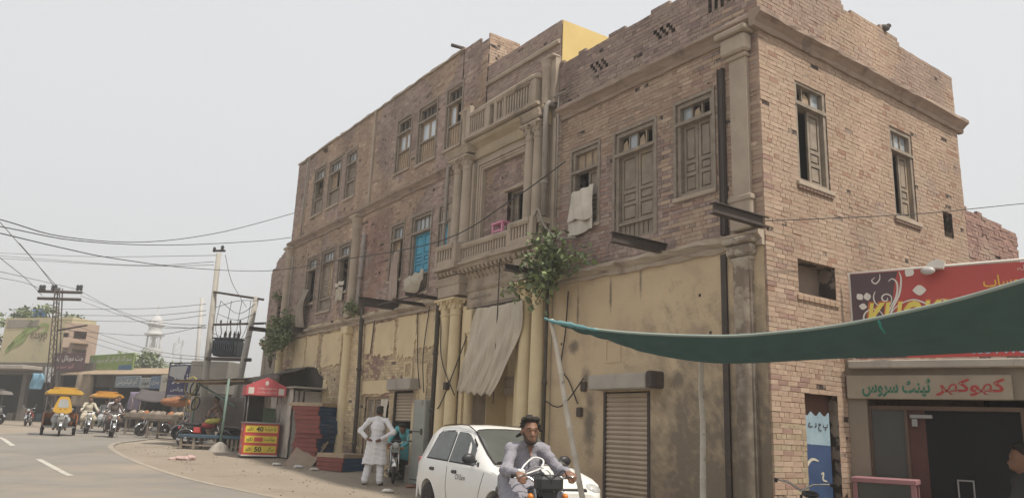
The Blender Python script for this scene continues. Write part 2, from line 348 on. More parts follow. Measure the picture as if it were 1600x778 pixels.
def brick_mesh(fr, B, name):
    N = len(B); A = np.array([b[:5] for b in B]); T = np.array([b[5] for b in B])
    a0, a1, z0, z1, b = A.T; c = .002; J = lambda k=.0025: nrng.uniform(-k, k, N)
    P = np.stack([np.stack(q, 1) for q in (
        (a0 + c + J(), b + J(.004), z0 + c + J()), (a1 - c + J(), b + J(.004), z0 + c + J()), (a1 - c + J(), b + J(.004), z1 - c + J()), (a0 + c + J(), b + J(.004), z1 - c + J()),
        (a0, b - c * 1.6, z0), (a1, b - c * 1.6, z0), (a1, b - c * 1.6, z1), (a0, b - c * 1.6, z1),
        (a0, b - .06, z0), (a1, b - .06, z0), (a1, b - .06, z1), (a0, b - .06, z1))], 1).reshape(-1, 3)
    X = np.array(fr(P[:, 0], P[:, 1], P[:, 2])).T if fr is not ID else P
    q = [(0, 1, 2, 3)] + [(i, (i + 1) % 4, 4 + (i + 1) % 4, 4 + i)[::-1] for i in range(4)] + [(4 + i, 4 + (i + 1) % 4, 8 + (i + 1) % 4, 8 + i)[::-1] for i in range(4)]
    F = (np.arange(N)[:, None, None] * 12 + np.array(q)[None]).reshape(-1, 4)
    me = bpy.data.meshes.new(name); me.vertices.add(len(X)); me.vertices.foreach_set('co', X.astype(np.float32).ravel())
    me.loops.add(F.size); me.loops.foreach_set('vertex_index', F.astype(np.int32).ravel())
    me.polygons.add(len(F)); me.polygons.foreach_set('loop_start', np.arange(0, F.size, 4, dtype=np.int32)); me.polygons.foreach_set('loop_total', np.full(len(F), 4, np.int32))
    me.polygons.foreach_set('use_smooth', np.zeros(len(F), dtype=bool))
    at_ = me.color_attributes.new('tint', 'FLOAT_COLOR', 'POINT')
    at_.data.foreach_set('color', np.repeat(np.concatenate([T, np.ones((N, 1))], 1), 12, 0).astype(np.float32).ravel())
    me.update(calc_edges=True); me.validate(); return me
def pal(cols, var=.14):
    def f(): c = rng.choice(cols); k = 1 + rng.uniform(-var, var); return [c[0] * k, c[1] * k, c[2] * k]
    return f
_dark = pal([(.33, .25, .217), (.30, .228, .202), (.35, .268, .23), (.285, .218, .195), (.375, .29, .245)], .1)
_warm = pal([(.40, .295, .222), (.375, .27, .203), (.415, .315, .238), (.35, .248, .19), (.39, .297, .228), (.425, .325, .25)], .06)
_yel = pal([(.56, .45, .29), (.52, .41, .265), (.59, .475, .31), (.47, .36, .24)], .08)
_red = pal([(.33, .215, .175), (.36, .24, .195), (.30, .2, .165)])
def n2(a, z, s, o=0.): return mnoise.noise(Vector((a * s, z * s, o)))
def tint_facade(fr, a, z):
    k = n2(a, z, .45, 1.) + .35 * n2(a, z, 1.6, 5.)
    if z > 7.75 and a < 5: c = [v * .86 for v in _dark()]     # parapet
    elif a < 5 and z > 6.2: c = _warm() if k > -.25 else _dark()
    elif a < 5: c = _warm() if k > .05 else (_red() if rng.random() < .25 and a > 3.4 else _dark())
    elif z < 4.5: c = _yel() if k > -.22 or rng.random() < .3 else _red()
    elif 12.3 < a < 14.2 and z < 7.4: c = _red() if k > -.3 else _dark()
    else: c = _dark() if k < .12 else _warm()
    q = .93 + .34 * n2(a * 1.2, z * .5, .8, 31.) + .16 * n2(a * 3, z * .8, 1., 55.)
    c = [v * q for v in c]
    if rng.random() < .03: c = [v * 1.3 for v in c]
    if rng.random() < .05: c = [v * .72 for v in c]
    return c
def tint_side(fr, a, z):
    k = n2(a, z, .5, 20.) + .4 * n2(a, z, 2., 7.)
    c = _warm()
    if z > 7.9: c = _dark() if k > .02 else _warm()
    if z < 1.6 and a < .8 and k > .2: c = [c[0] * .85, c[1] * 1.02, c[2] * .9]
    if k < -.42: c = _dark()
    c = [c[0] * 1.04, c[1] * 1.02, c[2] * .98]
    c = [.7 * c[0] + .3 * .37, .7 * c[1] + .3 * .275, .7 * c[2] + .3 * .21]
    q = .93 + .22 * n2(a * 1.2, z * .6, .9, 77.); c = [.75 * c[0] * q + .25 * .35 * q, .75 * c[1] * q + .25 * .268 * q, .75 * c[2] * q + .25 * .213 * q]
    if rng.random() < .04: c = [c[0] * .8, c[1] * .68, c[2] * .66]
    return c
def top_left(a): return 10.86 + (.05 * sin(a * 3.1) if a > 8.6 else 0) - (.12 if 17.9 < a < 18.4 else 0) + (.02 if a < 17.9 else -.1)
def top_par(a): return 8.92 + .10 * n2(a, 0, 1.7) + .05 * n2(a, 3, 6.)
def top_side(a):
    if a < 2.45: return 9.06 + .03 * n2(a, 0, 5)
    if a < 4.55: return 8.94 + .05 * sin(a * 2.2) + .06 * n2(a, 0, 3.) - (.08 if a > 4.3 else 0)
    return 8.80 + .04 * n2(a, 0, 5)
# openings: (a0, a1, z0, z1)
JALI = []
for ga, gz_, cols, rows in ((3.45, 8.296, 4, 3), (1.72, 8.296, 4, 3)):
    for r in range(rows):
        for k in range(3): JALI.append((ga + .16 * k + .06 * r, ga + .16 * k + .06 * r + .085, gz_ + r * BH + .004, gz_ + r * BH + BH))
JALI += [(.38 + .13 * k, .45 + .13 * k, 8.28 + .05 * (k % 2), 8.52 + .05 * (k % 3)) for k in range(5)]
WA, WB, WC = (.93, 1.71, 5.22, 6.88), (2.22, 3.22, 4.72, 6.80), (3.69, 4.47, 5.22, 6.80)
W2R = [(8.97, 9.67, 5.45, 6.80), (10.10, 11.13, 4.72, 6.82), (11.60, 12.32, 5.25, 6.80)]
W2L = [(15.18, 15.98, 5.36, 6.88), (16.38, 17.45, 4.90, 6.93), (17.88, 18.72, 5.30, 6.90)]
W3R = [(8.90, 9.64, 8.30, 9.95), (10.18, 11.15, 8.30, 9.93), (11.62, 12.45, 8.38, 9.97)]
W3L = [(15.28, 16.05, 8.42, 10.03), (16.52, 17.50, 8.44, 10.07), (17.95, 18.85, 8.43, 10.14)]
CW = (6.22, 6.84, 5.62, 6.57)
SHUT = (2.33, 3.44, 0, 2.10); DOORL = (10.42, 11.45, 0, 2.26); OPEN2 = (11.75, 13.2, 0, 2.16); PORT = (5.92, 7.72, 0, 4.02)
HOLE, SW1, SW2, SLOT, SDOOR = (.76, 1.74, 3.52, 4.08), (.90, 1.75, 5.32, 7.06), (3.75, 4.53, 5.32, 7.03), (5.5, 5.86, 5.28, 5.78), (.78, 1.61, 0, 2.10)
allbricks = []
def walling(name, fr, a0, a1, z0, z1, ops, tint, top=None, base=0., thick=.36, rough=1., body=True, parent=bld, inset=0.):
    mb = MB()
    zt = z1 if top is None else min(top(a0 + (a1 - a0) * i / 60.) for i in range(61)) - .09
    wall_body(mb, fr, a0 + inset, a1, z0, min(z1, zt) if top else z1, ops, base - .007, base - thick)
    o = mb.build(name, mortar_m, parent)
    B = lay(fr, a0, a1, z0, z1 if top is None else z1 + .3, ops, tint, base, top, rough)
    allbricks.append((o, fr, B)); return o
# front, right of the centre: plaster below, brick above
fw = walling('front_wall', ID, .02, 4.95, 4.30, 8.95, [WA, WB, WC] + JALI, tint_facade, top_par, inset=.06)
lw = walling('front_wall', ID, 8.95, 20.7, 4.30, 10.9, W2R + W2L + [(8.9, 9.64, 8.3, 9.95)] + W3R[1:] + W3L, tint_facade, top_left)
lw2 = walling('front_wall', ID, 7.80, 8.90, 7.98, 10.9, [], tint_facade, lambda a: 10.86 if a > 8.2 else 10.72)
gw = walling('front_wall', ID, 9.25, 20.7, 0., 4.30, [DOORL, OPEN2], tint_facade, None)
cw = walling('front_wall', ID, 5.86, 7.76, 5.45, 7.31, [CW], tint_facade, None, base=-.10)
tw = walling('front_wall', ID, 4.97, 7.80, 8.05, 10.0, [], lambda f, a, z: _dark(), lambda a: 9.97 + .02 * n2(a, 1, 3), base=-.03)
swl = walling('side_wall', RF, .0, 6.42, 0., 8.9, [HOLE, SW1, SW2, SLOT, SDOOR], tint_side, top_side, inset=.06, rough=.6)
RET = lambda a, b, z: (7.80 - b, a, z)
rw = walling('return_wall', RET, -.95, -.045, 9.4, 10.9, [], lambda f, a, z: [v * 1.1 for v in _warm()], lambda a: 10.70 if a > -.12 else 10.9, base=.0, thick=.3)
# plaster wall of the ground floor right of the portal
mb = MB(); wall_body(mb, ID, .04, 4.95, 0, 4.30, [SHUT], .012, -.36); mb.build('plaster_wall', plaster_m, bld)
def blob(mb, fr, ca, cz, ra, rz, b, n=22, seed=0, thick=.012):
    pts = []
    for i in range(n):
        t = 2 * pi * i / n; k = 1 + .34 * mnoise.noise(Vector((cos(t) * 1.7 + seed, sin(t) * 1.7, seed * 3.1))) + rng.uniform(-.06, .06)
        pts.append((ca + ra * k * cos(t), cz + rz * k * sin(t)))
    return mb.prism(pts, b - .03, b, fr=fr)
for i, (a, z, ra, rz) in enumerate([]):
    mb = MB(); blob(mb, ID, a, z, ra, rz, .017, seed=i + 13.7); mb.build('render_patch', mat('patched render', (.47, .35, .235), (.36, .265, .18), 2.5, .95, .8, 16, bdist=.03) , bld)
mb = MB()                                            # square frame scored in the plaster
for q in ((3.02, 3.42, 2.60, 2.64), (3.02, 3.42, 2.98, 3.02), (3.02, 3.06, 2.64, 2.98), (3.38, 3.42, 2.64, 2.98)): mb.box(q[0], q[1], .01, .025, q[2], q[3])
mb.build('plaster_frame', plaster_m, bld)
mb = MB()                                            # little drain holes
for a, z in ((4.66, 3.02), (2.15, 2.85), (1.25, 3.55), (1.05, 2.95)): mb.bbox(a - .03, a + .03, -.02, .014, z - .03, z + .03, .008)
mb.build('drain_holes', dark_m, bld)['kind'] = 'stuff'
# yellow plaster remains over the brick of the left ground floor
for i, (a, z, ra, rz) in enumerate([(9.9, 3.72, .55, .42), (11.0, 3.65, .48, .52), (12.25, 3.68, .62, .45), (13.25, 3.75, .22, .42), (15.9, 3.62, .75, .5), (17.5, 3.65, .5, .5), (18.6, 3.6, .5, .55), (10.1, 1.6, .3, 1.3), (12.6, 2.4, .9, .18), (16.8, 2.2, .8, .5)]):
    mb = MB(); P = []; N_ = 26
    for k_ in range(N_ * 4):
        e_, t_ = divmod(k_, N_); t_ = -1 + 2 * t_ / N_; j_ = .16 * mnoise.noise(Vector((k_ * .33, i * 7.3, 0))) + rng.uniform(-.02, .02)
        P.append([(a + ra * t_, z - rz * (1 + j_ * 1.4)), (a + ra * (1 + j_), z + rz * t_), (a - ra * t_, z + rz * (1 + j_ * .4)), (a - ra * (1 + j_), z - rz * t_)][e_])
    mb.prism(P, .0, .028); mb.build('plaster_patch', yplaster_m, bld)
# ---- mouldings
CORN = [(-.05, 7.58), (.05, 7.58), (.07, 7.63), (.06, 7.66), (.13, 7.72), (.20, 7.76), (.20, 7.82), (.16, 7.85), (-.05, 7.87)]
bcorn_m = mat('brick brown moulding', (.33, .25, .195), (.26, .195, .155), 3, .92, .6, 30, c3=(.2, .15, .12), s3=2, t3=.56)
mb = MB(); strip(mb, ID, .0, 4.84, [(b * .85, z) for b, z in CORN], .25, .012); mb.build('cornice', bcorn_m, bld)
mb = MB(); strip(mb, ID, 8.98, 20.75, [(b * .75, z - .04) for b, z in CORN], .25, .012); mb.build('cornice', bcorn_m, bld)
mb = MB(); strip(mb, RF, -.17, 6.58, [(b * .9, z + .02) for b, z in CORN], .22, .012); mb.build('cornice', bcorn_m, bld)
GCO = [(-.05, 4.20), (.06, 4.20), (.07, 4.26), (.05, 4.28), (.11, 4.33), (.15, 4.36), (.14, 4.42), (-.05, 4.45)]
mb = MB(); strip(mb, ID, .02, 4.85, [(b, z - .05) for b, z in GCO], .22, .022); mb.build('string_course', stucco_m, bld)
mb = MB(); strip(mb, ID, 9.28, 20.7, GCO, .22, .015); mb.build('string_course', stucco_m, bld)
mb = MB(); strip(mb, ID, 4.99, 7.79, [(-.05, 9.42), (.03, 9.42), (.05, 9.47), (.03, 9.52), (-.05, 9.53)], .3, .004); mb.build('band_course', stucco_m, bld)
mb = MB(); strip(mb, ID, 8.85, 20.72, [(-.3, 10.84), (.045, 10.84), (.045, 10.89), (-.3, 10.92)], .3, .016); mb.build('coping', stucco_m, bld)
# corner: pilasters, capitals, steel channel
mb = MB(); mb.box(.20, .52, .0, .07, 4.95, 7.2).bbox(.16, .56, .0, .11, 4.42, 4.9, .02).bbox(.14, .58, .0, .13, 4.86, 4.95, .015).bbox(.17, .55, .0, .12, 7.2, 7.27, .012).bbox(.12, .60, .0, .2, 7.27, 7.56, .03).bbox(.06, .66, .0, .27, 7.56, 7.66, .02); mb.build('corner_pilaster', stucco_m, bld)
mb = MB(); mb.box(.22, .54, .0, .08, 0, 3.95).bbox(.19, .57, .0, .11, 3.95, 4.02, .012).bbox(.15, .62, .0, .16, 4.02, 4.2, .03).bbox(.1, .66, .0, .2, 4.2, 4.3, .02).lathe((.38, .08, 0), [(.13, 0), (.13, 3.9), (.15, 3.93), (.15, 3.97)], 16); mb.build('corner_pilaster', mat('chipped whitewash', (.46, .40, .32), (.33, .275, .215), 8, .92, .7, 50, c3=(.24, .19, .15), s3=3, t3=.5, w3=.05, stains=((.38, .5, .7, 2.0),)), bld)
mb = MB(); mb.box(.66, .78, .0, .055, 4.42, 7.18).box(.67, .685, .055, .075, 4.42, 7.18).box(.755, .77, .055, .075, 4.42, 7.18); mb.build('steel_channel', rust_m, bld)
mb = MB(); mb.box(.70, .80, .012, .05, 0, 4.12); mb.build('steel_channel', rust_m, bld)
# hidden body so that rooms stay dark: floors, roofs, back
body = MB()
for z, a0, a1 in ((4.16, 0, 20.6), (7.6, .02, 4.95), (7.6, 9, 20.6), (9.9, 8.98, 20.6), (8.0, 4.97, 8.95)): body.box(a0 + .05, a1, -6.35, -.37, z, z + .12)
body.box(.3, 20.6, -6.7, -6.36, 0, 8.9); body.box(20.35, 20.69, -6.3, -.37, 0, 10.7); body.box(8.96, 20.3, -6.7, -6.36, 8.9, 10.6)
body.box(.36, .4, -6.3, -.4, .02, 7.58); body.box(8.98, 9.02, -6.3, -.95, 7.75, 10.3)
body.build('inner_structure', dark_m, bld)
mb = MB(); mb.box(4.97, 5.2, -6.3, -.38, 8.03, 9.5).prism([(-.06, 8.5), (-1.8, 8.5), (-1.8, 10.02), (-.06, 9.97)], 4.955, 5.17, 'yz'); mb.build('yellow_roof_wall', yellowwall_m, bld)
mb = MB(); mb.tube([(9.05, -.05, 10.96), (9.05, .32, 10.93)], .045, 10); mb.build('roof_spout', darkpipe_m, bld)
# ------------------------------------------------------------------ windows and doors of the brick building
def rect_frame(mb, a0, a1, z0, z1, w_, b0, b1, fr, bottom=True):
    mb.box(a0, a0 + w_, b0, b1, z0, z1, fr); mb.box(a1 - w_, a1, b0, b1, z0, z1, fr); mb.box(a0 + w_, a1 - w_, b0, b1, z1 - w_, z1, fr)
    if bottom: mb.box(a0 + w_, a1 - w_, b0, b1, z0, z0 + w_, fr)
def leaf(fr, a0, a1, z0, z1, m, parent, panels=3, b=-.13, name='shutter'):
    mb = MB(); w_ = .055; rect_frame(mb, a0, a1, z0, z1, w_, b, b + .035, fr)
    zs = [z0 + w_] + ([z0 + (z1 - z0) * k for k in ((.28, .46) if panels == 3 else (.5,))] if panels > 1 else []) + [z1 - w_]
    mb.box(a0 + w_, a1 - w_, b, b + .012, z0 + w_, z1 - w_, fr)
    for i in range(len(zs) - 1):
        if i: mb.box(a0 + w_, a1 - w_, b + .012, b + .035, zs[i] - .03, zs[i] + .03, fr)
        lo, hi = zs[i] + (.03 if i else 0) + .02, zs[i + 1] - (.03 if i < len(zs) - 2 else 0) - .02
        if hi - lo > .05: mb.bbox(a0 + w_ + .02, a1 - w_ - .02, b + .006, b + .03, lo, hi, .011, fr)
    return mb.build(name, m, parent)
def window(fr, op, leaves, zt=.38, low=0., lowkind='slat', wm=wood_m, transom='pane', label=None, proud=.02, sill=True, deep=-.16):
    a0, a1, z0, z1 = op; w_ = .07
    root = bpy.data.objects.new('window', None); COL.objects.link(root); root.parent = bld
    mb = MB(); rect_frame(mb, a0, a1, z0, z1, w_, deep, -.02, fr); mb.box(a0 - .005, a1 + .005, deep + .04, proud, z1 - zt - .03, z1 - zt + .03, fr)
    if proud > .0: rect_frame(mb, a0 - .06, a1 + .06, z0, z1 + .06, .055, -.02, proud, fr, False)
    if low: mb.box(a0 + w_, a1 - w_, deep, -.03, z0 + low - .025, z0 + low + .025, fr)
    mb.build('frame', wm, root)
    zb, zu = z0 + (low + .025 if low else w_), z1 - zt - .03; n = len(leaves); W = (a1 - a0 - 2 * w_) / n
    for i, k in enumerate(leaves):
        p, q = a0 + w_ + i * W + .006, a0 + w_ + (i + 1) * W - .006
        if k is None: continue
        if k == 'glass':
            mb = MB(); rect_frame(mb, p, q, zb, zu, .045, -.12, -.085, fr); s = mb.build('sash', palewood_m, root)
            MB().box(p + .045, q - .045, -.108, -.1, zb + .045, zu - .045, fr).build('pane', mat('pale glass', (.56, .61, .66), (.48, .53, .58), 1.5, .2, .05, 6, .6), s)  # panes given a pale, nearly even base colour
        else: leaf(fr, p, q, zb, zu, k, root)
    if low:
        if lowkind == 'slat':
            ns = max(4, int((a1 - a0 - 2 * w_) / .055)); W = (a1 - a0 - 2 * w_) / ns
            for i in range(ns): MB().box(a0 + w_ + i * W + .006, a0 + w_ + (i + 1) * W - .006, -.12 + .012 * (i % 2), -.09 + .012 * (i % 2), z0 + w_ * .6, z0 + low - .025, fr).build('slat', palewood_m if wm is wood_m and transom == 'glass' else wood_m, root)
        elif lowkind == 'board': MB().bbox(a0 + w_, a1 - w_, -.13, -.10, z0 + w_, z0 + low - .025, .006, fr).build('board', wood_m, root)
    n = max(2, int(round((a1 - a0) / .26))); W = (a1 - a0 - 2 * w_) / n
    for i in range(n):
        p, q = a0 + w_ + i * W, a0 + w_ + (i + 1) * W
        if i: MB().box(p - .014, p + .014, -.125, -.08, z1 - zt + .03, z1 - w_, fr).build('glazing_bar', wm, root)
        if transom == 'broken' and i % 2: 
            MB().prism([(p + .02, z1 - zt + .03), (q - .02, z1 - zt + .03), (q - .05, z1 - zt * .45), (p + .08, z1 - w_ - .05)], -.11, -.1, fr=fr).build('pane', palewood_m, root); continue
        if transom == 'broken' and i == 0: continue
        MB().box(p + .012, q - .012, -.11, -.1, z1 - zt + .03, z1 - w_, fr).build('pane', {'pane': glass_m, 'wood': palewood_m, 'glass': dark_m, 'broken': glass_m}[transom], root)
    if sill: MB().bbox(a0 - .07, a1 + .07, -.1, .05, z0 - .07, z0 + .004, .01, fr).build('sill', stucco_m, root)
    if label: root['label'] = label
    return root
window(ID, WA, [wood_m, wood_m], .36, transom='broken')
window(ID, WB, [wood_m, wood_m], .42, .34, transom='broken', sill=False)
window(ID, WC, [wood_m, None], .44, transom='wood')
window(ID, W2R[0], [wood_m, blue_m], .42)
window(ID, W2R[1], [blue_m, blue_m], .46, .5, label='tall window with turquoise painted shutters')
window(ID, W2R[2], [None, palewood_m], .42)
window(ID, W2L[0], [None, None], .40)
window(ID, W2L[1], [palewood_m, wood_m], .40, .42, 'board')
window(ID, W2L[2], [None, None], .42)
for o in W3R: window(ID, o, ['glass', 'glass'] if o is not W3R[0] else [None, 'glass'], .42, .62, transom='glass')
for i, o in enumerate(W3L): window(ID, o, [[wood_m, wood_m], [None, palewood_m], [None, None]][i], .44, .58, 'board', transom='pane')
window(RF, SW1, [None, wood_m], .40, transom='broken', proud=0, deep=-.24)
window(RF, SW2, [None, wood_m], .42, transom='pane', proud=0, deep=-.24)
for op in (SW1, SW2):                                            # brick sills set on edge
    n = 10
    for i in range(n): MB().bbox(op[0] - .05 + i * (op[1] - op[0] + .1) / n, op[0] - .05 + (i + .9) * (op[1] - op[0] + .1) / n, -.1, .035, op[2] - .12, op[2] - .004, .008, RF).build('sill_brick', mat('sill brick', (.25, .165, .13), (.19, .125, .1), 9, .9, .5, 60), swl)
# window of the centre bay, brick surround
r_ = bpy.data.objects.new('window', None); COL.objects.link(r_); r_.parent = bld
mb = MB(); rect_frame(mb, *CW, .06, -.3, -.2, ID); mb.build('frame', wood_m, r_)
MB().bbox(CW[0] - .1, CW[1] + .1, -.14, -.05, CW[3] + .004, CW[3] + .07, .01).build('lintel', stucco_m, r_)
leaf(ID, CW[1] - .2, CW[1] - .06, CW[2] + .06, CW[3] - .06, wood_m, r_, 2, -.3)
# square hole in the side wall, back of the recess
MB().box(HOLE[0], HOLE[1], -.34, -.3, HOLE[2], HOLE[3], RF).build('blind_recess', mat('recess render', (.26, .2, .16), (.2, .155, .12), 3, .95, .5, 20), bld)
MB().box(SLOT[0], SLOT[1], -.3, -.26, SLOT[2], SLOT[3], RF).build('blind_recess', mat('recess render', ()), bld)
for i in range(8): MB().bbox(HOLE[0] - .06 + i * .137, HOLE[0] + .065 + i * .137, -.1, .03, HOLE[2] - .085, HOLE[2] - .004, .008, RF).build('sill_brick', mat('pale sill brick', (.37, .27, .19), (.3, .21, .15), 9, .9, .5, 60), swl)
mb = MB(); strip(mb, RF, 5.05, 6.3, [(-.02, 3.70), (.05, 3.70), (.05, 3.78), (-.02, 3.80)]); 
# roller shutter with its box
sh = bpy.data.objects.new('roller_shutter', None); COL.objects.link(sh); sh.parent = bld
z = .05; ns = 0
slat_me = MB().loft([[(a, b, zz) for b, zz in ((-.05, 0), (-.035, .012), (-.018, .04), (-.03, .074), (-.05, .078))] for a in (2.36, 3.41)], smooth=False).mesh('slat')
while z < 2.06:
    o = link('slat', slat_me, shutter_m, sh); o.location = (0, .03, z); z += .078
for p in (2.33, 3.385): MB().box(p, p + .055, -.06, .03, 0, 2.1).build('guide_rail', rust_m, sh)
mb = MB(); mb.bbox(2.14, 3.52, .0, .33, 2.12, 2.37, .02); mb.build('shutter_box', concrete_m, sh)
mb = MB(); mb.bbox(2.02, 2.14, .0, .31, 2.13, 2.40, .02); mb.build('shutter_box_end', rust_m, sh)
# left ground floor: half raised shutter, doorway, boards
sh2 = bpy.data.objects.new('roller_shutter', None); COL.objects.link(sh2); sh2.parent = bld
slat2 = MB().loft([[(a, b, zz) for b, zz in ((-.05, 0), (-.035, .012), (-.018, .04), (-.03, .074), (-.05, .078))] for a in (10.45, 11.42)], smooth=False).mesh('slat')
for k in range(9): o = link('slat', slat2, shutter_m, sh2); o.location = (0, -.02, 1.52 + .078 * k)
mb = MB(); mb.bbox(10.16, 11.42, .0, .28, 2.27, 2.55, .02); mb.build('shutter_box', concrete_m, sh2)
for p in (10.42, 11.41): MB().box(p, p + .04, -.1, .02, 0, 2.26).build('guide_rail', rust_m, sh2)
mb = MB(); mb.box(10.1, 10.40, .0, .05, 0, 2.2); mb.build('door_pilaster', yplaster_m, bld)
mb = MB(); mb.bbox(10.08, 10.42, .0, .13, 0, .5, .03); mb.build('door_plinth', concrete_m, bld)
mb = MB()
for a in (11.75, 12.25, 12.7, 13.12): mb.box(a, a + .07, -.14, -.05, 0, 2.16)
mb.box(11.75, 13.2, -.14, -.05, 2.08, 2.16); mb.build('door_frame', palewood_m, bld)
for i, (p, q) in enumerate(((11.83, 12.24), (12.33, 12.69), (12.78, 13.11))): leaf(ID, p, q, .03, 1.55 if i == 0 else 2.06, wood_m, bld, 2, -.12, 'door_leaf')
mb = MB(); mb.sheet(6, 8, lambda u, v: (11.82 + .45 * u + .1 * v, -.03 + .03 * sin(u * 9 + v * 3), 2.08 - .55 * v * (1 - .5 * u)), True); mb.build('torn_door_cloth', cloth_m, bld, .006)
mb = MB(); mb.box(10.55, 11.0, .0, .03, 2.58, 2.62).box(10.55, 11.0, .0, .03, 2.94, 2.98).box(10.55, 10.62, .0, .03, 2.62, 2.94).box(10.93, 11.0, .0, .03, 2.62, 2.94); mb.build('niche_frame', yplaster_m, bld)
mb = MB(); mb.bbox(9.36, 9.92, .02, .26, .1, 2.02, .02); eb = mb.build('meter_cabinet', mat('grey green cabinet', (.33, .34, .31), (.26, .265, .24), 2, .6, .2, 40, c3=(.2, .15, .11), s3=3, t3=.62), bld)
mb = MB(); mb.box(9.40, 9.88, .262, .27, 1.28, 1.30).box(9.40, 9.88, .262, .27, .2, .22).box(9.42, 9.46, .262, .29, 1.22, 1.36); mb.build('cabinet_seam', rust_m, eb)
# pilasters of the left wing
for u in (14.62, 20.45):
    mb = MB(); mb.lathe((u, .04, 0), [(.15, 4.9), (.15, 7.15), (.17, 7.18), (.17, 7.24), (.15, 7.27), (.2, 7.4), (.25, 7.52)], 16).bbox(u - .26, u + .26, -.02, .26, 7.5, 7.6, .02).bbox(u - .2, u + .2, -.02, .2, 4.45, 4.9, .02); mb.build('pilaster', stucco_m, bld)
    mb = MB(); mb.lathe((u, .03, 0), [(.19, .0), (.19, .45), (.155, .5), (.15, 3.85), (.17, 3.9), (.17, 3.96)], 16).bbox(u - .23, u + .23, -.02, .22, 3.96, 4.2, .03); mb.build('pilaster', ystucco_m, bld)
mb = MB(); mb.box(13.98, 14.1, .0, .05, 7.8, 10.84); mb.build('wall_strip', stucco_m, bld)
mb = MB(); mb.box(19.55, 19.63, .0, .035, 7.8, 10.84); mb.build('wall_strip', stucco_m, bld)
# downpipes
def pipe(pts, r, m, name='downpipe', par=bld, coll=True):
    mb = MB(); mb.tube(pts, r, 10)
    if coll:
        for i in range(len(pts) - 1):
            p, q = Vector(pts[i]), Vector(pts[i + 1])
            for k in range(1, int((q - p).length / 1.3) + 1):
                c = p + (q - p).normalized() * 1.3 * k; d = (q - p).normalized() * .035; mb.bar(c - d, c + d, r * 1.35, n=10)
    return mb.build(name, m, par)
pipe([(9.02, .02, 7.66), (9.02, .13, 7.72), (9.05, .18, 7.66), (9.08, .18, 7.55), (9.14, .17, 5.5), (9.14, .17, 5.35)], .05, pipe_m)
pipe([(9.26, .12, 5.0), (9.27, .12, 4.4), (9.24, .12, 0.05)], .055, darkpipe_m)
pipe([(13.95, .1, 6.9), (14.05, .1, 5.0), (13.95, .1, 4.6)], .06, pipe_m)
pipe([(13.62, .12, 4.75), (13.62, .12, 4.2), (13.45, .12, 2.2), (13.42, .12, .15)], .06, darkpipe_m)
pipe([(5.06, .02, 8.0), (5.08, .16, 8.04), (5.12, .2, 7.95), (5.12, .2, 7.6), (5.1, .2, 5.6)], .06, pipe_m)
pipe([(4.83, .1, 8.15), (4.83, .1, 5.55)], .018, pipe_m, 'conduit', coll=False)
pipe([(4.6, .12, 8.15), (5.0, .12, 8.15)], .018, pipe_m, 'conduit', coll=False)
pipe([(20.05, .06, 7.2), (20.0, .1, 7.1), (19.95, .1, 4.6)], .035, pipe_m, 'downpipe')
pipe([(19.62, .05, 7.6), (19.62, .05, 10.7)], .03, pipe_m, 'conduit', coll=False)
pipe([(5.0, .12, 4.9), (5.02, .12, .1)], .035, darkpipe_m)
# cantilevered steel beams
def ibeam(u, z, L_, h=.17, w_=.11, dz=0., name='steel_beam'):
    mb = MB(lambda a, b, zz: (a, b, zz + dz * b)); t = .014
    mb.box(u - w_ / 2, u + w_ / 2, -.1, L_, z, z + t); mb.box(u - w_ / 2, u + w_ / 2, -.1, L_, z + h - t, z + h); mb.box(u - t / 2, u + t / 2, -.1, L_, z + t, z + h - t)
    return mb.build(name, rust_m, bld)
ibeam(1.98, 4.33, 1.2, .17); ibeam(.05, 4.42, 1.08, .16); ibeam(5.3, 4.40, .95, .13); ibeam(11.6, 4.38, 1.15, .22, .12); ibeam(9.22, 4.36, 1.05, .08, .07); ibeam(10.0, 4.30, .9, .08, .07); ibeam(20.9, 4.5, 1.1, .14)
ibeam(18.2, 4.30, .45, .16, .2)
mb = MB(); mb.tube([(9.0, .7, 4.42), (11.3, .75, 4.40)], .02, 6); mb.build('cross_rod', rust_m, bld)
# ------------------------------------------------------------------ the centre bay
def fluted_capital(mb, u, b, z, r, h=.3):
    mb.lathe((u, b, z), [(r * 1.0, 0), (r * 1.18, .02), (r * 1.18, .04), (r, .06), (r * 1.1, h * .45), (r * 1.42, h * .62), (r * 1.2, h * .66), (r * 1.35, h * .85), (r * 1.75, h)], 12)
    for k in range(8):
        a = 2 * pi * k / 8; mb.sphere((u + r * 1.25 * cos(a), b + r * 1.25 * sin(a), z + h * .62), (r * .3, r * .3, h * .16), 6, 4)
        mb.sphere((u + r * 1.6 * cos(a + .4), b + r * 1.6 * sin(a + .4), z + h * .92), (r * .3, r * .3, h * .12), 6, 4)
    mb.bbox(u - r * 1.8, u + r * 1.8, b - r * 1.8, b + r * 1.8, z + h, z + h + .06, .012)
def column(u, b, z0, z1, r, m, cap=.3):
    mb = MB(); mb.lathe((u, b, 0), [(r * 1.3, z0), (r * 1.3, z0 + .08), (r * 1.12, z0 + .12), (r * 1.05, z0 + .2), (r, (z0 + z1) / 2), (r * .9, z1 - cap - .06)], 18)
    fluted_capital(mb, u, b, z1 - cap - .06, r * .9, cap); return mb.build('column', m, bld)
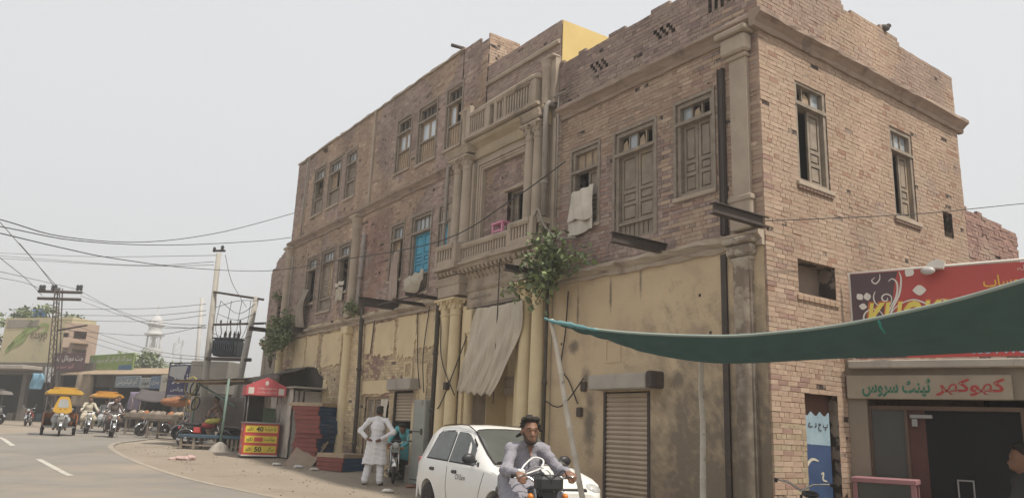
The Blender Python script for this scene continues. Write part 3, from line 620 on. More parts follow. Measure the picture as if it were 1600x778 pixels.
# masonry behind
mb = MB(); mb.box(7.76, 9.25, -.36, .0, 0, 8.03).box(4.85, 5.86, -.36, .0, 0, 8.03).box(5.86, 7.76, -.36, -.0, 7.31, 8.03).box(5.86, 7.76, -.36, .0, 4.02, 5.45); mb.build('bay_wall', stucco_m, bld)
for u in (8.78, 8.36, 5.62, 5.22): MB().bbox(u - .19, u + .19, .0, .34, 0, .32, .03).build('plinth', ystucco_m, bld)
for u in (8.78, 8.36, 5.62, 5.22): column(u, .16, .32, 4.3, .145, ystucco_m, .34)
for u in (7.85, 5.98):
    mb = MB(); mb.lathe((u, .02, 0), [(.11, 0), (.10, 3.3), (.12, 3.34), (.1, 3.38), (.13, 3.46)], 12).bbox(u - .15, u + .15, -.12, .16, 3.46, 4.0, .02); mb.build('portal_jamb', ystucco_m, bld)
for q in ((5.0, 5.12, .0, .1, 0, 4.3), (8.98, 9.15, .0, .08, 0, 4.3), (8.02, 8.16, .0, .1, 0, 4.1), (5.78, 5.85, .0, .1, 0, 4.1)): MB().box(*q).build('pilaster_strip', ystucco_m, bld)
# entablature above the portal
mb = MB(); mb.box(8.1, 9.05, -.05, .28, 4.36, 4.62).box(5.0, 5.88, -.05, .28, 4.36, 4.62)
strip(mb, ID, 8.06, 9.1, [(-.05, 4.62), (.3, 4.62), (.33, 4.68), (.30, 4.72), (.34, 4.80), (-.05, 4.82)], .3, .004); strip(mb, ID, 4.95, 5.92, [(-.05, 4.62), (.3, 4.62), (.33, 4.68), (.30, 4.72), (.34, 4.80), (-.05, 4.82)], .3, .004)
strip(mb, ID, 5.9, 8.08, [(-.05, 4.04), (.06, 4.04), (.09, 4.1), (.05, 4.13), (.05, 4.40), (.09, 4.43), (.12, 4.48), (.08, 4.52), (.08, 4.72), (.13, 4.76), (.16, 4.82), (-.05, 4.84)], .4, .004)
ent = mb.build('entablature', stucco_m, bld)
carve_m = mat('carved relief', (.30, .245, .19), (.2, .16, .125), 6, .9, .4, 60)
text('منزل', .42, .17, (6.9, .088, 4.54), (-1, 0, 0), (0, 0, 1), carve_m, ent, 'carved_lettering', bold=.01)
text('مدرسہ اسلامیہ', .85, .17, (7.95, .058, 4.19), (-1, 0, 0), (0, 0, 1), carve_m, ent, 'carved_lettering', bold=.01)
text('حویلی سن', .72, .17, (6.75, .058, 4.19), (-1, 0, 0), (0, 0, 1), carve_m, ent, 'carved_lettering', bold=.01)
# lower balcony
lb = bpy.data.objects.new('lower_balcony', None); COL.objects.link(lb); lb.parent = bld
mb = MB(); strip(mb, ID, 5.02, 9.0, [(-.05, 4.90), (.34, 4.90), (.38, 4.94), (.36, 4.97), (.42, 5.0), (.42, 5.05), (-.05, 5.05)], .4, .006)
mb.box(8.0, 8.98, .0, .5, 4.95, 5.052); mb.box(5.05, 5.98, .0, .5, 4.95, 5.052); mb.build('slab', stucco_m, lb)
def bracket(u, b1=.36):
    mb = MB(); pr = [(.0, 4.90), (b1, 4.90), (b1, 4.86), (b1 - .05, 4.82), (b1 - .12, 4.83), (b1 - .16, 4.80), (.12, 4.74), (.06, 4.66), (.0, 4.64)]
    mb.prism(pr, u - .04, u + .04, 'yz'); return mb.build('bracket', stucco_m, lb)
u = 5.12
while u < 8.95: bracket(u, .42 if u > 8.1 or u < 5.9 else .33); u += .165
def balustrade(root, a0, a1, b, z0, z1, pitch, wv, rail=.1, foot=.09, th=.09, horiz=True, fr=ID, skip=()):
    mb = MB(); mb.box(a0, a1, b - th, b, z0, z0 + foot, fr); mb.build('bottom_rail', stucco_m, root); mb = MB()
    strip(mb, fr, a0, a1, [(b - th - .01, z1 - rail), (b + .01, z1 - rail), (b + .035, z1 - rail * .6), (b + .035, z1 - rail * .25), (b + .01, z1), (b - th - .01, z1)], .35, .006)
    mb.build('top_rail', stucco_m, root)
    n = int((a1 - a0) / pitch); p = (a1 - a0) / n; me = MB().bbox(-wv / 2, wv / 2, -th * .8, -.012, z0 + foot - .005, z1 - rail + .005, .008)
    me = MB(fr).bbox(-wv / 2, wv / 2, b - th * .85, b - .012, z0 + foot - .005, z1 - rail + .005, .006) if fr is not ID else me
    me = me.mesh('baluster')
    for i in range(n):
        if i in skip: continue
        o = link('baluster', me, stucco_m, root); c = a0 + (i + .5) * p; o.location = (c, b, 0) if fr is ID else fr(c, 0, 0)
def pier(root, a0, a1, b0, b1, z0, z1, m=stucco_m):
    MB().bbox(a0, a1, b0, b1, z0, z1, .015).build('pier', m, root)
balustrade(lb, 8.14, 8.84, .47, 5.054, 5.55, .1, .055, .12, .12); balustrade(lb, 5.22, 5.84, .47, 5.054, 5.55, .1, .055, .12, .12)
balustrade(lb, 5.98, 8.02, .32, 5.054, 5.50, .1, .055, .12, .1)
for p, q, b0, b1 in ((8.84, 8.95, .36, .485), (8.02, 8.14, .2, .485), (5.84, 5.98, .2, .485), (5.1, 5.22, .36, .485)): pier(lb, p, q, b0, b1, 5.054, 5.56)
balustrade(lb, .02, .36, 5.10, 5.054, 5.55, .11, .055, .12, .12, fr=lambda a, b, z: (b, a, z)); balustrade(lb, .02, .36, 8.95, 5.054, 5.55, .11, .055, .12, .12, fr=lambda a, b, z: (b, a, z))
# first floor of the bay: columns, framed brick panel
for u in (8.62, 8.22): column(u, .13, 5.52, 7.72, .13, stucco_m, .3)
for u in (5.42, 5.72): column(u, .13, 5.52, 7.72, .12, stucco_m, .3)
for q in ((8.0, 8.08, .0, .1, 5.3, 7.5), (8.8, 8.9, .0, .08, 5.3, 7.5), (5.2, 5.28, .0, .1, 5.3, 7.6), (4.93, 5.02, .0, .08, 5.3, 7.7)): MB().box(*q).build('pilaster_strip', stucco_m, bld)
mb = MB()
for k, (o_, b) in enumerate(((.0, -.02), (.06, .02), (.12, .045))): rect_frame(mb, 5.86 - o_ - .055, 7.76 + o_ + .055, 5.3, 7.31 + o_ + .055, .052, -.1, b, ID, False)
mb.build('panel_architrave', stucco_m, bld)
E2 = [(-.05, 7.62), (.05, 7.62), (.08, 7.68), (.06, 7.72), (.06, 7.86), (.14, 7.92), (.2, 7.96), (.24, 8.03), (-.05, 8.05)]
mb = MB(); strip(mb, ID, 5.2, 8.1, E2, .3, .007); mb.build('entablature', mat('stucco with yellow remains', (.42, .345, .245), (.34, .27, .19), 2, .9, .4, 45, c3=(.55, .43, .22), s3=1.1, t3=.57, w3=.1), bld)
mb = MB(); strip(mb, ID, 8.02, 8.98, [(-.05, 7.78), (.26, 7.78), (.3, 7.84), (.28, 7.87), (.36, 7.96), (-.05, 7.98)], .3, .004); mb.build('impost', stucco_m, bld); mb = MB(); strip(mb, ID, 5.25, 5.92, [(-.05, 7.78), (.26, 7.78), (.3, 7.84), (.28, 7.87), (.33, 7.96), (-.05, 7.98)], .3, .004); mb.build('impost', stucco_m, bld)
# upper balcony
ub = bpy.data.objects.new('upper_balcony', None); COL.objects.link(ub); ub.parent = bld
mb = MB(); strip(mb, ID, 5.3, 8.2, [(-.03, 8.055), (.27, 8.055), (.32, 8.08), (.32, 8.13), (-.03, 8.14)], .3, .008); mb.build('slab', stucco_m, ub)
balustrade(ub, 7.36, 8.02, .27, 8.142, 8.68, .093, .045, .05, .06, .1); balustrade(ub, 6.62, 6.88, .27, 8.142, 8.68, .09, .045, .05, .06, .1); balustrade(ub, 5.62, 6.52, .27, 8.142, 8.68, .093, .045, .05, .06, .1)
for p, q in ((8.02, 8.2), (7.18, 7.36), (6.88, 7.0), (6.52, 6.62), (5.42, 5.62)): pier(ub, p, q, .15, .28, 8.142, 8.7 if p < 8 else 8.95)
mb = MB(); mb.tube([(8.1, .21, 8.70), (7.2, .215, 8.735), (6.2, .22, 8.76), (5.62, .22, 8.78), (5.45, .2, 8.78), (5.38, .1, 8.76), (5.37, -.02, 8.74)], .07, 10); mb.build('handrail', stucco_m, ub)
for b in (.03, .11): MB().box(5.42, 5.47, b, b + .05, 8.142, 8.7).build('baluster', stucco_m, ub)
mb = MB(); mb.box(4.96, 5.33, -.02, .1, 8.05, 9.1).lathe((5.24, .09, 0), [(.12, 8.05), (.12, 8.85), (.14, 8.88), (.14, 8.93), (.12, 8.96), (.17, 9.06)], 14).bbox(4.95, 5.42, -.02, .2, 9.06, 9.13, .02); mb.build('parapet_pier', stucco_m, bld)
mb = MB(); mb.lathe((8.45, .08, 0), [(.12, 7.98), (.12, 8.75), (.14, 8.78), (.17, 8.9)], 12).bbox(8.26, 8.64, -.02, .24, 8.9, 8.97, .02); mb.build('parapet_pier', stucco_m, bld)
# portal recess: soffit, inner wall, door
mb = MB(); mb.box(5.92, 7.72, -1.5, -.37, 3.95, 4.02).box(5.6, 5.92, -1.5, -.37, 0, 4.02).box(7.72, 8.0, -1.5, -.37, 0, 4.02); wall_body(mb, ID, 5.92, 7.72, 0, 3.95, [(5.98, 6.62, 0, 2.05), (6.35, 7.3, 2.6, 3.3)], -.9, -1.1); mb.build('portal_recess', ystucco_m, bld)
leaf(ID, 6.0, 6.3, .02, 2.02, wood_m, bld, 3, -1.02, 'door_leaf')
mb = MB(); strip(mb, ID, 5.94, 7.7, [(-.92, 2.15), (-.82, 2.15), (-.78, 2.3), (-.85, 2.35), (-.85, 2.5), (-.8, 2.55), (-.92, 2.56)], .3, .006); mb.build('door_frieze', stucco_m, bld)
mb = MB()
for i in range(9): mb.box(6.32 + .11 * i, 6.345 + .11 * i, -.93, -.9, 2.6, 3.3)
mb.build('fanlight_grille', rust_m, bld)['kind'] = 'stuff'
# ------------------------------------------------------------------ bricks: the largest ones singly, the rest of each wall as one part
camL = inv_local((0, 0, EYE))
cand = []
for wi, (o, fr, B) in enumerate(allbricks):
    for bi, b in enumerate(B):
        p = Vector(fr((b[0] + b[1]) / 2, b[4], (b[2] + b[3]) / 2)); n_ = Vector(fr(0, 1, 0)) - Vector(fr(0, 0, 0)); d = camL - p
        if fr is RF and (p.z < 2.75 and b[0] > 1.62 or p.z < 4.3 and b[0] > 1.95 or b[0] > 3.1 or .78 < b[0] < 1.61 and b[2] < 2.1): continue
        cand.append((abs(n_.dot(d)) / d.length ** 3 * (b[1] - b[0]) * (b[3] - b[2]), wi, bi))
cand.sort(reverse=True); pick = {(c[1], c[2]) for c in cand[:300]}
UB = []
for k in range(12):
    c = _warm() if k < 9 else _red(); me = brick_mesh(ID, [(0., 1., 0., 1., 0., c)], 'brick')
    co = np.array([v.co[:] for v in me.vertices]); co[:4, 0] = np.where(co[:4, 0] < .5, .03, .97) + nrng.uniform(-.008, .008, 4); co[:4, 2] = np.where(co[:4, 2] < .5, .08, .92) + nrng.uniform(-.02, .02, 4); co[4:, 0] = np.round(co[4:, 0]); co[4:, 2] = np.round(co[4:, 2])
    co[:4, 1] = nrng.uniform(-.003, .003, 4); me.vertices.foreach_set('co', co.astype(np.float32).ravel()); me.materials.append(brick_m); UB.append(me)
for wi, (o, fr, B) in enumerate(allbricks):
    rest = [b for bi, b in enumerate(B) if (wi, bi) not in pick]
    q = link('brickwork', brick_mesh(fr, rest, 'brickwork'), brick_m, o); q['kind'] = 'stuff'
    for bi, b in enumerate(B):
        if (wi, bi) in pick:
            q = bpy.data.objects.new('brick', rng.choice(UB)); COL.objects.link(q); q.parent = o
            ex = Vector(fr(1, 0, 0)) - Vector(fr(0, 0, 0)); eb_ = Vector(fr(0, 1, 0)) - Vector(fr(0, 0, 0)); p = Vector(fr(b[0], b[4], b[2]))
            q.location = p; q.rotation_euler = (0, 0, atan2(ex.y, ex.x)); flip = 1 if ex.cross(Vector((0, 0, 1))).dot(eb_) < 0 else -1
            q.scale = (b[1] - b[0], flip, b[3] - b[2])
# ------------------------------------------------------------------ neighbours of the brick building
def empty(name, parent):
    o = bpy.data.objects.new(name, None); COL.objects.link(o); o.parent = parent; return o
def rough_bricks(fr, a0, a1, z0, top, tint, base=0., skip=.0):
    B = lay(fr, a0, a1, z0, 12, [], tint, base, top, 2.6); return [b for b in B if rng.random() > skip]
annex = thing('ruined_annex', 'low ruined brick annex with plant tufts at the far left end of the old building', 'building', (OX, OY, 0), TH)
tA = lambda a: 7.75 - max(0, a - 21.7) * .35 - (.25 if a > 22.6 else 0) + .12 * n2(a, 1, 2.5)
mb = MB(); wall_body(mb, ID, 20.72, 23.05, 0, 7.2, [(21.55, 21.95, 4.9, 6.0)], -.18, -.5); mb.box(22.7, 23.04, -3, -.5, 0, 7.2); o = mb.build('wall', mortar_m, annex)
q = link('brickwork', brick_mesh(ID, lay(ID, 20.72, 23.05, 0, 8.2, [(21.55, 21.95, 4.9, 6.0)], lambda f, a, z: _dark() if z > 4.3 else _warm(), -.16, tA, 2.), 'brickwork'), brick_m, o); q['kind'] = 'stuff'
MB().box(21.55, 21.95, -.52, -.47, 4.9, 6.0).build('window_board', wood_m, annex)
for u in (21.1, 22.3): MB().lathe((u, -.05, 0), [(.14, 0), (.13, 4.0), (.18, 4.15)], 12).build('pilaster', stucco_m, annex)
mb = MB(); strip(mb, ID, 20.75, 23.1, [(-.2, 4.2), (-.02, 4.2), (.04, 4.32), (-.2, 4.4)], .3, .02); mb.build('string_course', stucco_m, annex)
mb = MB(); mb.sheet(8, 14, lambda u, v: (21.2 + .9 * u, -.02 + .06 * sin(u * 14 + v * 4), 3.6 - 1.6 * v - .4 * sin(u * 5)), True); mb.build('hanging_sack', oldcloth_m, annex, .01)
backw = thing('rough_brick_wall', 'low rough brick wall with broken top behind the red banner', 'wall', (OX, OY, 0), TH)
mb = MB(); wall_body(mb, RF, 6.45, 8.75, 0, 5.8, [], -.03, -.4); o = mb.build('wall_core', mortar_m, backw)
B = rough_bricks(RF, 6.45, 8.75, 3.4, lambda a: 6.02 - .03 * (a - 6.4) + .09 * n2(a, 2, 2.6), lambda f, a, z: (lambda c: [c[0] * .86, c[1] * .72, c[2] * .7])(_dark()), -.01)
q = link('brickwork', brick_mesh(RF, B, 'brickwork'), brick_m, o); q['kind'] = 'stuff'
# ---- doorway of the side wall with the blue painted panel
MB().box(.78, 1.61, -.2, -.16, 1.72, 2.10, RF).build('lintel_board', mat('red brown board', (.12, .06, .045), (.09, .045, .035), 3, .8, .2), bld)
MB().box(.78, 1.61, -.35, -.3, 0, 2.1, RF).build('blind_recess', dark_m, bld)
pan = thing('blue_sign_panel', 'blue metal panel with white brush script standing in the side wall doorway', 'sign', (OX, OY, 0), TH)
bluep_m = mat('dark blue enamel', (.035, .06, .13), (.05, .085, .17), 2.5, .45, .15, 30, .4, c3=(.13, .16, .2), s3=4, t3=.63)
MB().prism([(.80, .15), (1.56, .15), (1.555, 1.34), (.80, 1.36)], -.14, -.12, fr=RF).build('panel', bluep_m, pan)
pts = [(.80, 1.362)] + [(.8 + .0755 * i, 1.78 + .03 * sin(i * 2.1) + (.02 if i % 3 else -.02)) for i in range(11)] + [(1.555, 1.342)]
MB().prism(pts, -.141, -.121, fr=RF).build('torn_top', mat('pale blue tin', (.30, .40, .45), (.22, .31, .37), 3, .5, .3, 20, c3=(.5, .52, .5), s3=5, t3=.6), pan)
script_m = flat('cream script', (.55, .52, .42), .6)
def stroke(mb, pts, wv, fr, b):          # brush stroke as a thick flat ribbon
    P = smooth_line(pts, 6); n = len(P); V = []
    for i, p in enumerate(P):
        a, c = Vector(P[max(i - 1, 0)]), Vector(P[min(i + 1, n - 1)]); t = (c - a).normalized(); l = Vector((-t.y, t.x)); k = wv * (.25 + .75 * sin(pi * (i + .5) / n))
        V += [(p[0] + l.x * k, b, p[1] + l.y * k), (p[0] - l.x * k, b, p[1] - l.y * k)]
    return mb.add(V, [(2 * i, 2 * i + 1, 2 * i + 3, 2 * i + 2) for i in range(n - 1)], fr=fr)
mb = MB(); stroke(mb, [(1.22, 1.12), (1.05, 1.14), (.90, 1.02), (.85, .84), (.90, .70), (1.05, .60), (1.25, .57), (1.36, .60)], .035, RF, -.114); stroke(mb, [(1.36, .60), (1.38, .48), (1.44, .38), (1.46, .28)], .025, RF, -.113); mb.build('script', script_m, pan)
mb = MB(); stroke(mb, [(1.26, .93), (1.33, .95), (1.31, .86), (1.42, .83)], .018, RF, -.114); mb.build('script', script_m, pan)
mb = MB(); stroke(mb, [(.98, .50), (1.08, .44), (1.2, .35), (1.27, .25), (1.30, .16)], .035, RF, -.114); stroke(mb, [(1.12, .50), (1.2, .55), (1.3, .5), (1.28, .42), (1.16, .44)], .03, RF, -.113); mb.build('script', script_m, pan)
mb = MB(); stroke(mb, [(1.36, .28), (1.42, .2), (1.52, .17), (1.55, .22)], .03, RF, -.114); mb.build('script', script_m, pan)
text('پ ج د ے', .5, .12, Vector(RF(1.0, -.112, 1.55)), Vector(RF(1, 0, 0)) - Vector(RF(0, 0, 0)), (0, 0, 1), black_m, pan)
o = text('P2112 9', .4, .07, Vector(RF(.9, -.112, .5)), (0, 0, -1), Vector(RF(1, 0, 0)) - Vector(RF(0, 0, 0)), flat('pale figures', (.3, .34, .38)), pan, arabic=False)
# ------------------------------------------------------------------ tent shop on the right
SA = radians(57); SE, SN = Vector((sin(SA), -cos(SA), 0)), Vector((-cos(SA), -sin(SA), 0))
S0 = Vector((OX, OY, 0)) + 1.9 * Vector((.8131, .58212, 0))
SH = lambda a, b, z: tuple(S0 + SE * a + SN * b + Vector((0, 0, z)))
sx, sz = SE, Vector((0, 0, 1))
shop = thing('tent_shop', 'single storey plastered tent hire shop with dark glazed front beside the side wall', 'building')
shopp_m = mat('brownish plaster', (.27, .225, .175), (.215, .18, .14), 1.4, .9, .4, 30, c3=(.22, .18, .14), s3=1.2, t3=.58)
mb = MB(SH); mb.box(.0, .26, -.3, .02, 0, 2.06); mb.build('pier', shopp_m, shop)
mb = MB(SH); mb.box(2.28, 2.75, -.3, .02, 0, 2.06); mb.build('pier', mat('tan plaster', (.44, .34, .22), (.36, .28, .18), 1.4, .9, .4, 30), shop)
mb = MB(SH); mb.box(-.05, 4.2, -.35, .0, 2.06, 2.62); mb.build('beam', shopp_m, shop)
mb = MB(SH); mb.bbox(.05, 4.2, -.3, .16, 2.50, 2.62, .015); mb.build('ledge', concrete_m, shop)
mb = MB(SH); mb.box(-.02, 4.2, -4.5, -.35, 2.5, 2.62).box(-.02, 4.2, -4.6, -4.5, 0, 2.5).box(4.1, 4.2, -4.5, -.3, 0, 2.5); mb.box(.1, .2, -4.5, -.3, 0, 2.5); mb.box(0.2, 4.1, -4.5, -.3, -.02, .02); mb.build('interior', mat('shop interior', (.05, .045, .045), (.035, .032, .032), 2, .9, .1), shop)
glz = mat('dusty shop glass', (.018, .019, .021), (.014, .015, .017), 1.2, .35, .02, 8, .06)
mb = MB(SH); mb.box(.26, .30, -.14, -.06, .0, 1.96).box(.75, .79, -.14, -.06, 0, 1.96).box(.30, .75, -.14, -.06, 1.9, 1.96).box(.79, 2.28, -.14, -.06, 1.9, 1.96).box(2.2, 2.28, -.14, -.06, 0, 1.9); mb.build('shopfront_frame', mat('brown frame', (.14, .095, .07), (.1, .07, .055), 4, .7, .2), shop)
MB(SH).box(.30, .75, -.11, -.1, .0, 1.9).build('pane', mat('greenish dusty glass', (.06, .06, .052), (.045, .045, .04), 1.5, .3, .05, 8, .5), shop)
MB(SH).box(.79, 1.02, -.125, -.09, .0, 1.9).build('door_stile', mat('dark red wood', (.10, .045, .038), (.075, .035, .03), 4, .6, .2), shop)
MB(SH).box(1.02, 2.2, -.11, -.1, .0, 1.9).build('pane', glz, shop)
mb = MB(SH); mb.box(1.36, 1.38, -.09, -.06, .42, .95).box(1.55, 1.57, -.09, -.06, .42, .95).box(1.38, 1.55, -.09, -.06, .93, .95).box(1.38, 1.55, -.09, -.06, .42, .44); mb.build('door_handle', steel_m, shop)
mb = MB(SH); mb.bbox(.82, 1.12, -.085, -.03, 1.78, 1.84, .008).bbox(.84, .92, -.085, -.04, 1.66, 1.78, .008); mb.build('door_closer', steel_m, shop)
MB(SH).tube([(.52, -.16, 1.85), (.66, -.2, .2)], .022, 8).build('leaning_rod', steel_m, shop)
sg = thing('shop_fascia_sign', 'cream fascia board with red and green Urdu lettering above the tent shop', 'sign')
MB(SH).bbox(.0, 2.14, .0, .09, 2.05, 2.40, .012).build('board', mat('cream board', (.33, .285, .22), (.265, .225, .175), 1.6, .75, .15, 30, c3=(.28, .23, .17), s3=1.5, t3=.6), sg)
redl, greenl = flat('red lettering', (.36, .045, .04)), flat('green lettering', (.03, .15, .09))
text('کھوکھر', .86, .25, SH(1.20, .094, 2.10), sx, sz, redl, sg, bold=.03)
text('ٹینٹ سروس', .92, .27, SH(.22, .094, 2.08), sx, sz, greenl, sg, bold=.03)
ban = thing('red_banner_sign', 'large red flex banner with yellow lettering and white floral scrolls on the shop roof', 'sign')
bred = mat('red flex', (.46, .075, .065), (.40, .065, .06), .8, .5, .1, 8, .3); bdark = mat('plum flex', (.11, .065, .075), (.09, .055, .065), 1, .5, .1, 8, .3); bwhite = flat('white print', (.72, .68, .62), .5); byel = flat('yellow print', (.75, .62, .12), .5)
MB(SH).box(.14, 4.3, -.0, .04, 2.66, 3.985).build('flex_sheet', bred, ban)
pts = [(.14, 2.66), (.86, 2.66)] + [(.86 - .32 * (i / 10) + .28 * (i / 10) ** 3 , 2.66 + 1.31 * i / 10) for i in range(1, 11)] + [(.14, 3.97)]
MB(SH).prism(pts, .04, .043).build('plum_field', bdark, ban)
mb = MB(SH); mb.tube([(.13, .03, 2.64), (.13, .03, 3.99), (1.3, .03, 4.0), (2.6, .03, 4.02), (4.3, .03, 4.04)], .022, 6); mb.build('batten', bwhite, ban)
def scroll(pts, wv=.012): mb = MB(); stroke(mb, pts, wv, SH, .0475); return mb.build('floral_scroll', bwhite, ban)
def spiral(cx, cz, r, t0, turns, n=12, sgn=1): return [(cx + r * (1 - .8 * i / n) * cos(t0 + sgn * turns * 2 * pi * i / n), cz + r * (1 - .8 * i / n) * sin(t0 + sgn * turns * 2 * pi * i / n)) for i in range(n + 1)]
scroll([(.62, 3.2), (.72, 3.42), (.82, 3.62), (.86, 3.84), (.84, 3.96)], .014); scroll([(.60, 3.2), (.68, 3.4), (.78, 3.6), (.80, 3.78), (.74, 3.86), (.68, 3.82)], .012); scroll([(.58, 3.2), (.64, 3.38), (.70, 3.5)] + spiral(.63, 3.56, .08, .2, 1.1), .011)
scroll([(.60, 3.18)] + spiral(.42, 3.26, .17, .0, 1.3), .012); scroll([(.63, 3.22), (.76, 3.42), (.98, 3.52), (1.16, 3.46), (1.3, 3.36), (1.42, 3.4), (1.42, 3.5), (1.36, 3.5)], .012); scroll([(.55, 3.44), (.48, 3.5), (.46, 3.6), (.49, 3.68)], .01); scroll([(.5, 3.9), (.45, 3.85), (.5, 3.8), (.56, 3.86), (.57, 3.95)], .01)
for cx, cz, an, l in ((1.0, 3.66, .0, .19), (.93, 3.88, .9, .16), (.30, 3.56, 2.2, .12), (.38, 3.54, 1.7, .13), (.36, 3.44, 2.9, .12), (1.0, 3.26, 1.9, .09), (1.1, 3.26, 1.2, .09), (1.2, 3.24, .9, .08)):
    P = [(cx + l * (t * cos(an) - s * .42 * sin(pi * t) * sin(an)), cz + l * (t * sin(an) + s * .42 * sin(pi * t) * cos(an))) for s, ts in ((1, (0, .2, .4, .6, .8, 1)), (-1, (.8, .6, .4, .2))) for t in ts]
    MB(SH).prism([(a, z) for a, z in P], .044, .049).build('floral_leaf', bwhite, ban)
ora = flat('orange outline', (.55, .14, .05))
text('KHOKHAR', 1.75, .50, SH(.30, .0455, 3.03), sx, sz, ora, ban, 'lettering_outline', arabic=False, bold=.06, shear=.3)
text('KHOKHAR', 1.69, .45, SH(.33, .0495, 3.055), sx, sz, byel, ban, arabic=False, bold=.028, shear=.3)
text('یشاء بغیر حساب', 1.15, .22, SH(1.92, .046, 3.60), sx, sz, flat('orange print', (.72, .42, .06)), ban, bold=.012)
text('رزق دیتا ہے', .5, .09, SH(2.03, .046, 3.46), sx, sz, bwhite, ban, bold=.006)
text('بسم اللہ', .42, .12, SH(2.35, .046, 3.82), sx, sz, flat('pink print', (.62, .4, .34)), ban, bold=.006)
text('0334-7706441', .98, .11, SH(1.68, .046, 2.70), sx, sz, flat('pale blue print', (.35, .5, .62)), ban, arabic=False, bold=.02)
text('ٹینٹ سروس پروپرائٹر', .62, .1, SH(1.0, .046, 2.70), sx, sz, bwhite, ban, bold=.008)
lamp = thing('flood_lamp', 'small white flood lamp clamped on the top edge of the red banner', 'lamp', SH(1.34, .12, 3.98), atan2(SE.y, SE.x))
MB().prism([(-.12, -.02), (.1, -.04), (.13, .06), (.02, .1), (-.1, .05)], -.09, .05).build('hood', bwhite, lamp); MB().sphere((-.1, -.1, -.07), (.1, .05, .06)).build('bulb', flat('milky bulb', (.5, .48, .46), .3), lamp); MB().bar((0, .0, 0), (0, .1, -.05), .015).build('arm', steel_m, lamp)
case = thing('pink_display_case', 'pink wooden glass counter case in front of the tent shop door', 'counter')
pinkw = mat('dusty pink paint', (.30, .155, .165), (.25, .13, .14), 3, .65, .15, 40)
CS = lambda a, b, z: SH(a, b + .15, z)
MB(CS).bbox(.08, .92, .0, .5, .86, .93, .01).build('top', pinkw, case); MB(CS).bbox(.08, .92, .0, .5, .0, .12, .01).build('base', pinkw, case)
for a in (.1, .84):
    for b in (.03, .42): MB(CS).box(a, a + .06, b, b + .06, .12, .86).build('post', pinkw, case)
MB(CS).box(.16, .84, .455, .462, .12, .86).build('pane', mat('greenish dusty glass', ()), case)
MB(CS).box(.16, .84, .05, .45, .45, .465).build('shelf', pinkw, case)
# ------------------------------------------------------------------ tarpaulin on bamboo poles
tarp_m = mat('dark green shade cloth', (.034, .052, .047), (.024, .039, .035), 1.4, .85, .6, 220, .15, c3=(.05, .068, .058), s3=2.5, t3=.58, w3=.1)
n_ = tarp_m.node_tree; b_ = n_.nodes['Principled BSDF']; tr = n_.nodes.new('ShaderNodeBsdfTranslucent'); tr.inputs[0].default_value = (.035, .065, .058, 1); ms = n_.nodes.new('ShaderNodeMixShader'); ms.inputs[0].default_value = .3
n_.links.new(b_.outputs[0], ms.inputs[1]); n_.links.new(tr.outputs[0], ms.inputs[2]); n_.links.new(ms.outputs[0], n_.nodes['Material Output'].inputs[0])
tarp = thing('green_tarpaulin', 'dark green shade cloth stretched from a leaning bamboo pole to the tent shop', 'tarpaulin')
NE = smooth_line([tuple(at(*p)) for p in ((862, 503, 8.6), (920, 513, 8.4), (1000, 521, 8.1), (1130, 525, 7.6), (1230, 518, 7.1), (1330, 505, 6.6), (1480, 472, 5.8), (1620, 432, 5.1), (1760, 390, 4.5))], 5)
FE = smooth_line([tuple(at(*p)) for p in ((863, 504, 8.65), (930, 524, 8.75), (1010, 551, 8.8), (1100, 566, 8.8), (1180, 567, 8.9), (1290, 561, 9.2), (1420, 556, 9.0), (1600, 548, 8.4), (1760, 545, 8.0))], 5)
def tf(u, v):
    i = u * (len(NE) - 1); k = min(int(i), len(NE) - 2); t = i - k; a = Vector(NE[k]).lerp(Vector(NE[k + 1]), t); b = Vector(FE[k]).lerp(Vector(FE[k + 1]), t); p = a.lerp(b, v)
    p.z -= .05 * sin(pi * v) * sin(pi * min(u * 1.3, 1)) + (.012 * sin(u * 40 + v * 6) + .010 * sin(u * 95 + 3 * sin(v * 5)) + .008 * sin(v * 17 + u * 23)) * sin(pi * v); return p
MB().sheet(200, 24, tf).build('cloth', tarp_m, tarp)
MB().tube(NE, .014, 6).build('hem', flat('pale hem cord', (.30, .36, .32), .8), tarp)
mb = MB(); P = smooth_line([tuple(at(*p)) for p in ((850, 497, 8.58), (866, 503, 8.55), (885, 506, 8.5), (912, 512, 8.38), (935, 516, 8.3))], 4); mb.tube(P, [.01 + .016 * sin(pi * i / (len(P) - 1)) + .006 * sin(i * 2.3) for i in range(len(P))], 7); mb.build('knotted_rope', flat('turquoise rope', (.13, .27, .28), .8), tarp)
mb = MB(); mb.tube([tuple(at(*p)) for p in ((1373, 500, 6.35), (1377, 512, 6.33), (1383, 520, 6.34))], .012, 5); mb.build('loose_tie', flat('teal tie', (.04, .22, .17), .8), tarp)
bamboo_m = mat('pale bamboo', (.62, .57, .49), (.5, .455, .385), 5, .75, .3, 50, c3=(.22, .19, .15), s3=6, t3=.6)
def bamboo(p, q, r, label):
    o = thing('bamboo_pole', label, 'pole'); p, q = Vector(p), Vector(q); L_ = (q - p).length; P = []; R = []
    n = int(L_ / .28)
    for i in range(n + 1):
        c = p.lerp(q, i / n) + Vector((rng.uniform(-.008, .008), rng.uniform(-.008, .008), 0)); d = (q - p).normalized() * .012
        P += [c - d, c, c + d]; rr = r * (1 - .25 * i / n); R += [rr, rr * 1.18, rr]
    MB().tube(P, R, 10).build('stem', bamboo_m, o); return o
bamboo((1.0, 8.75, 0), at(862, 500, 8.62), .034, 'leaning bamboo pole in front of the white car holding the tarpaulin corner')
bamboo((2.2, 8.85, 0), at(1095, 562, 8.8), .038, 'upright bamboo pole under the middle of the green tarpaulin')
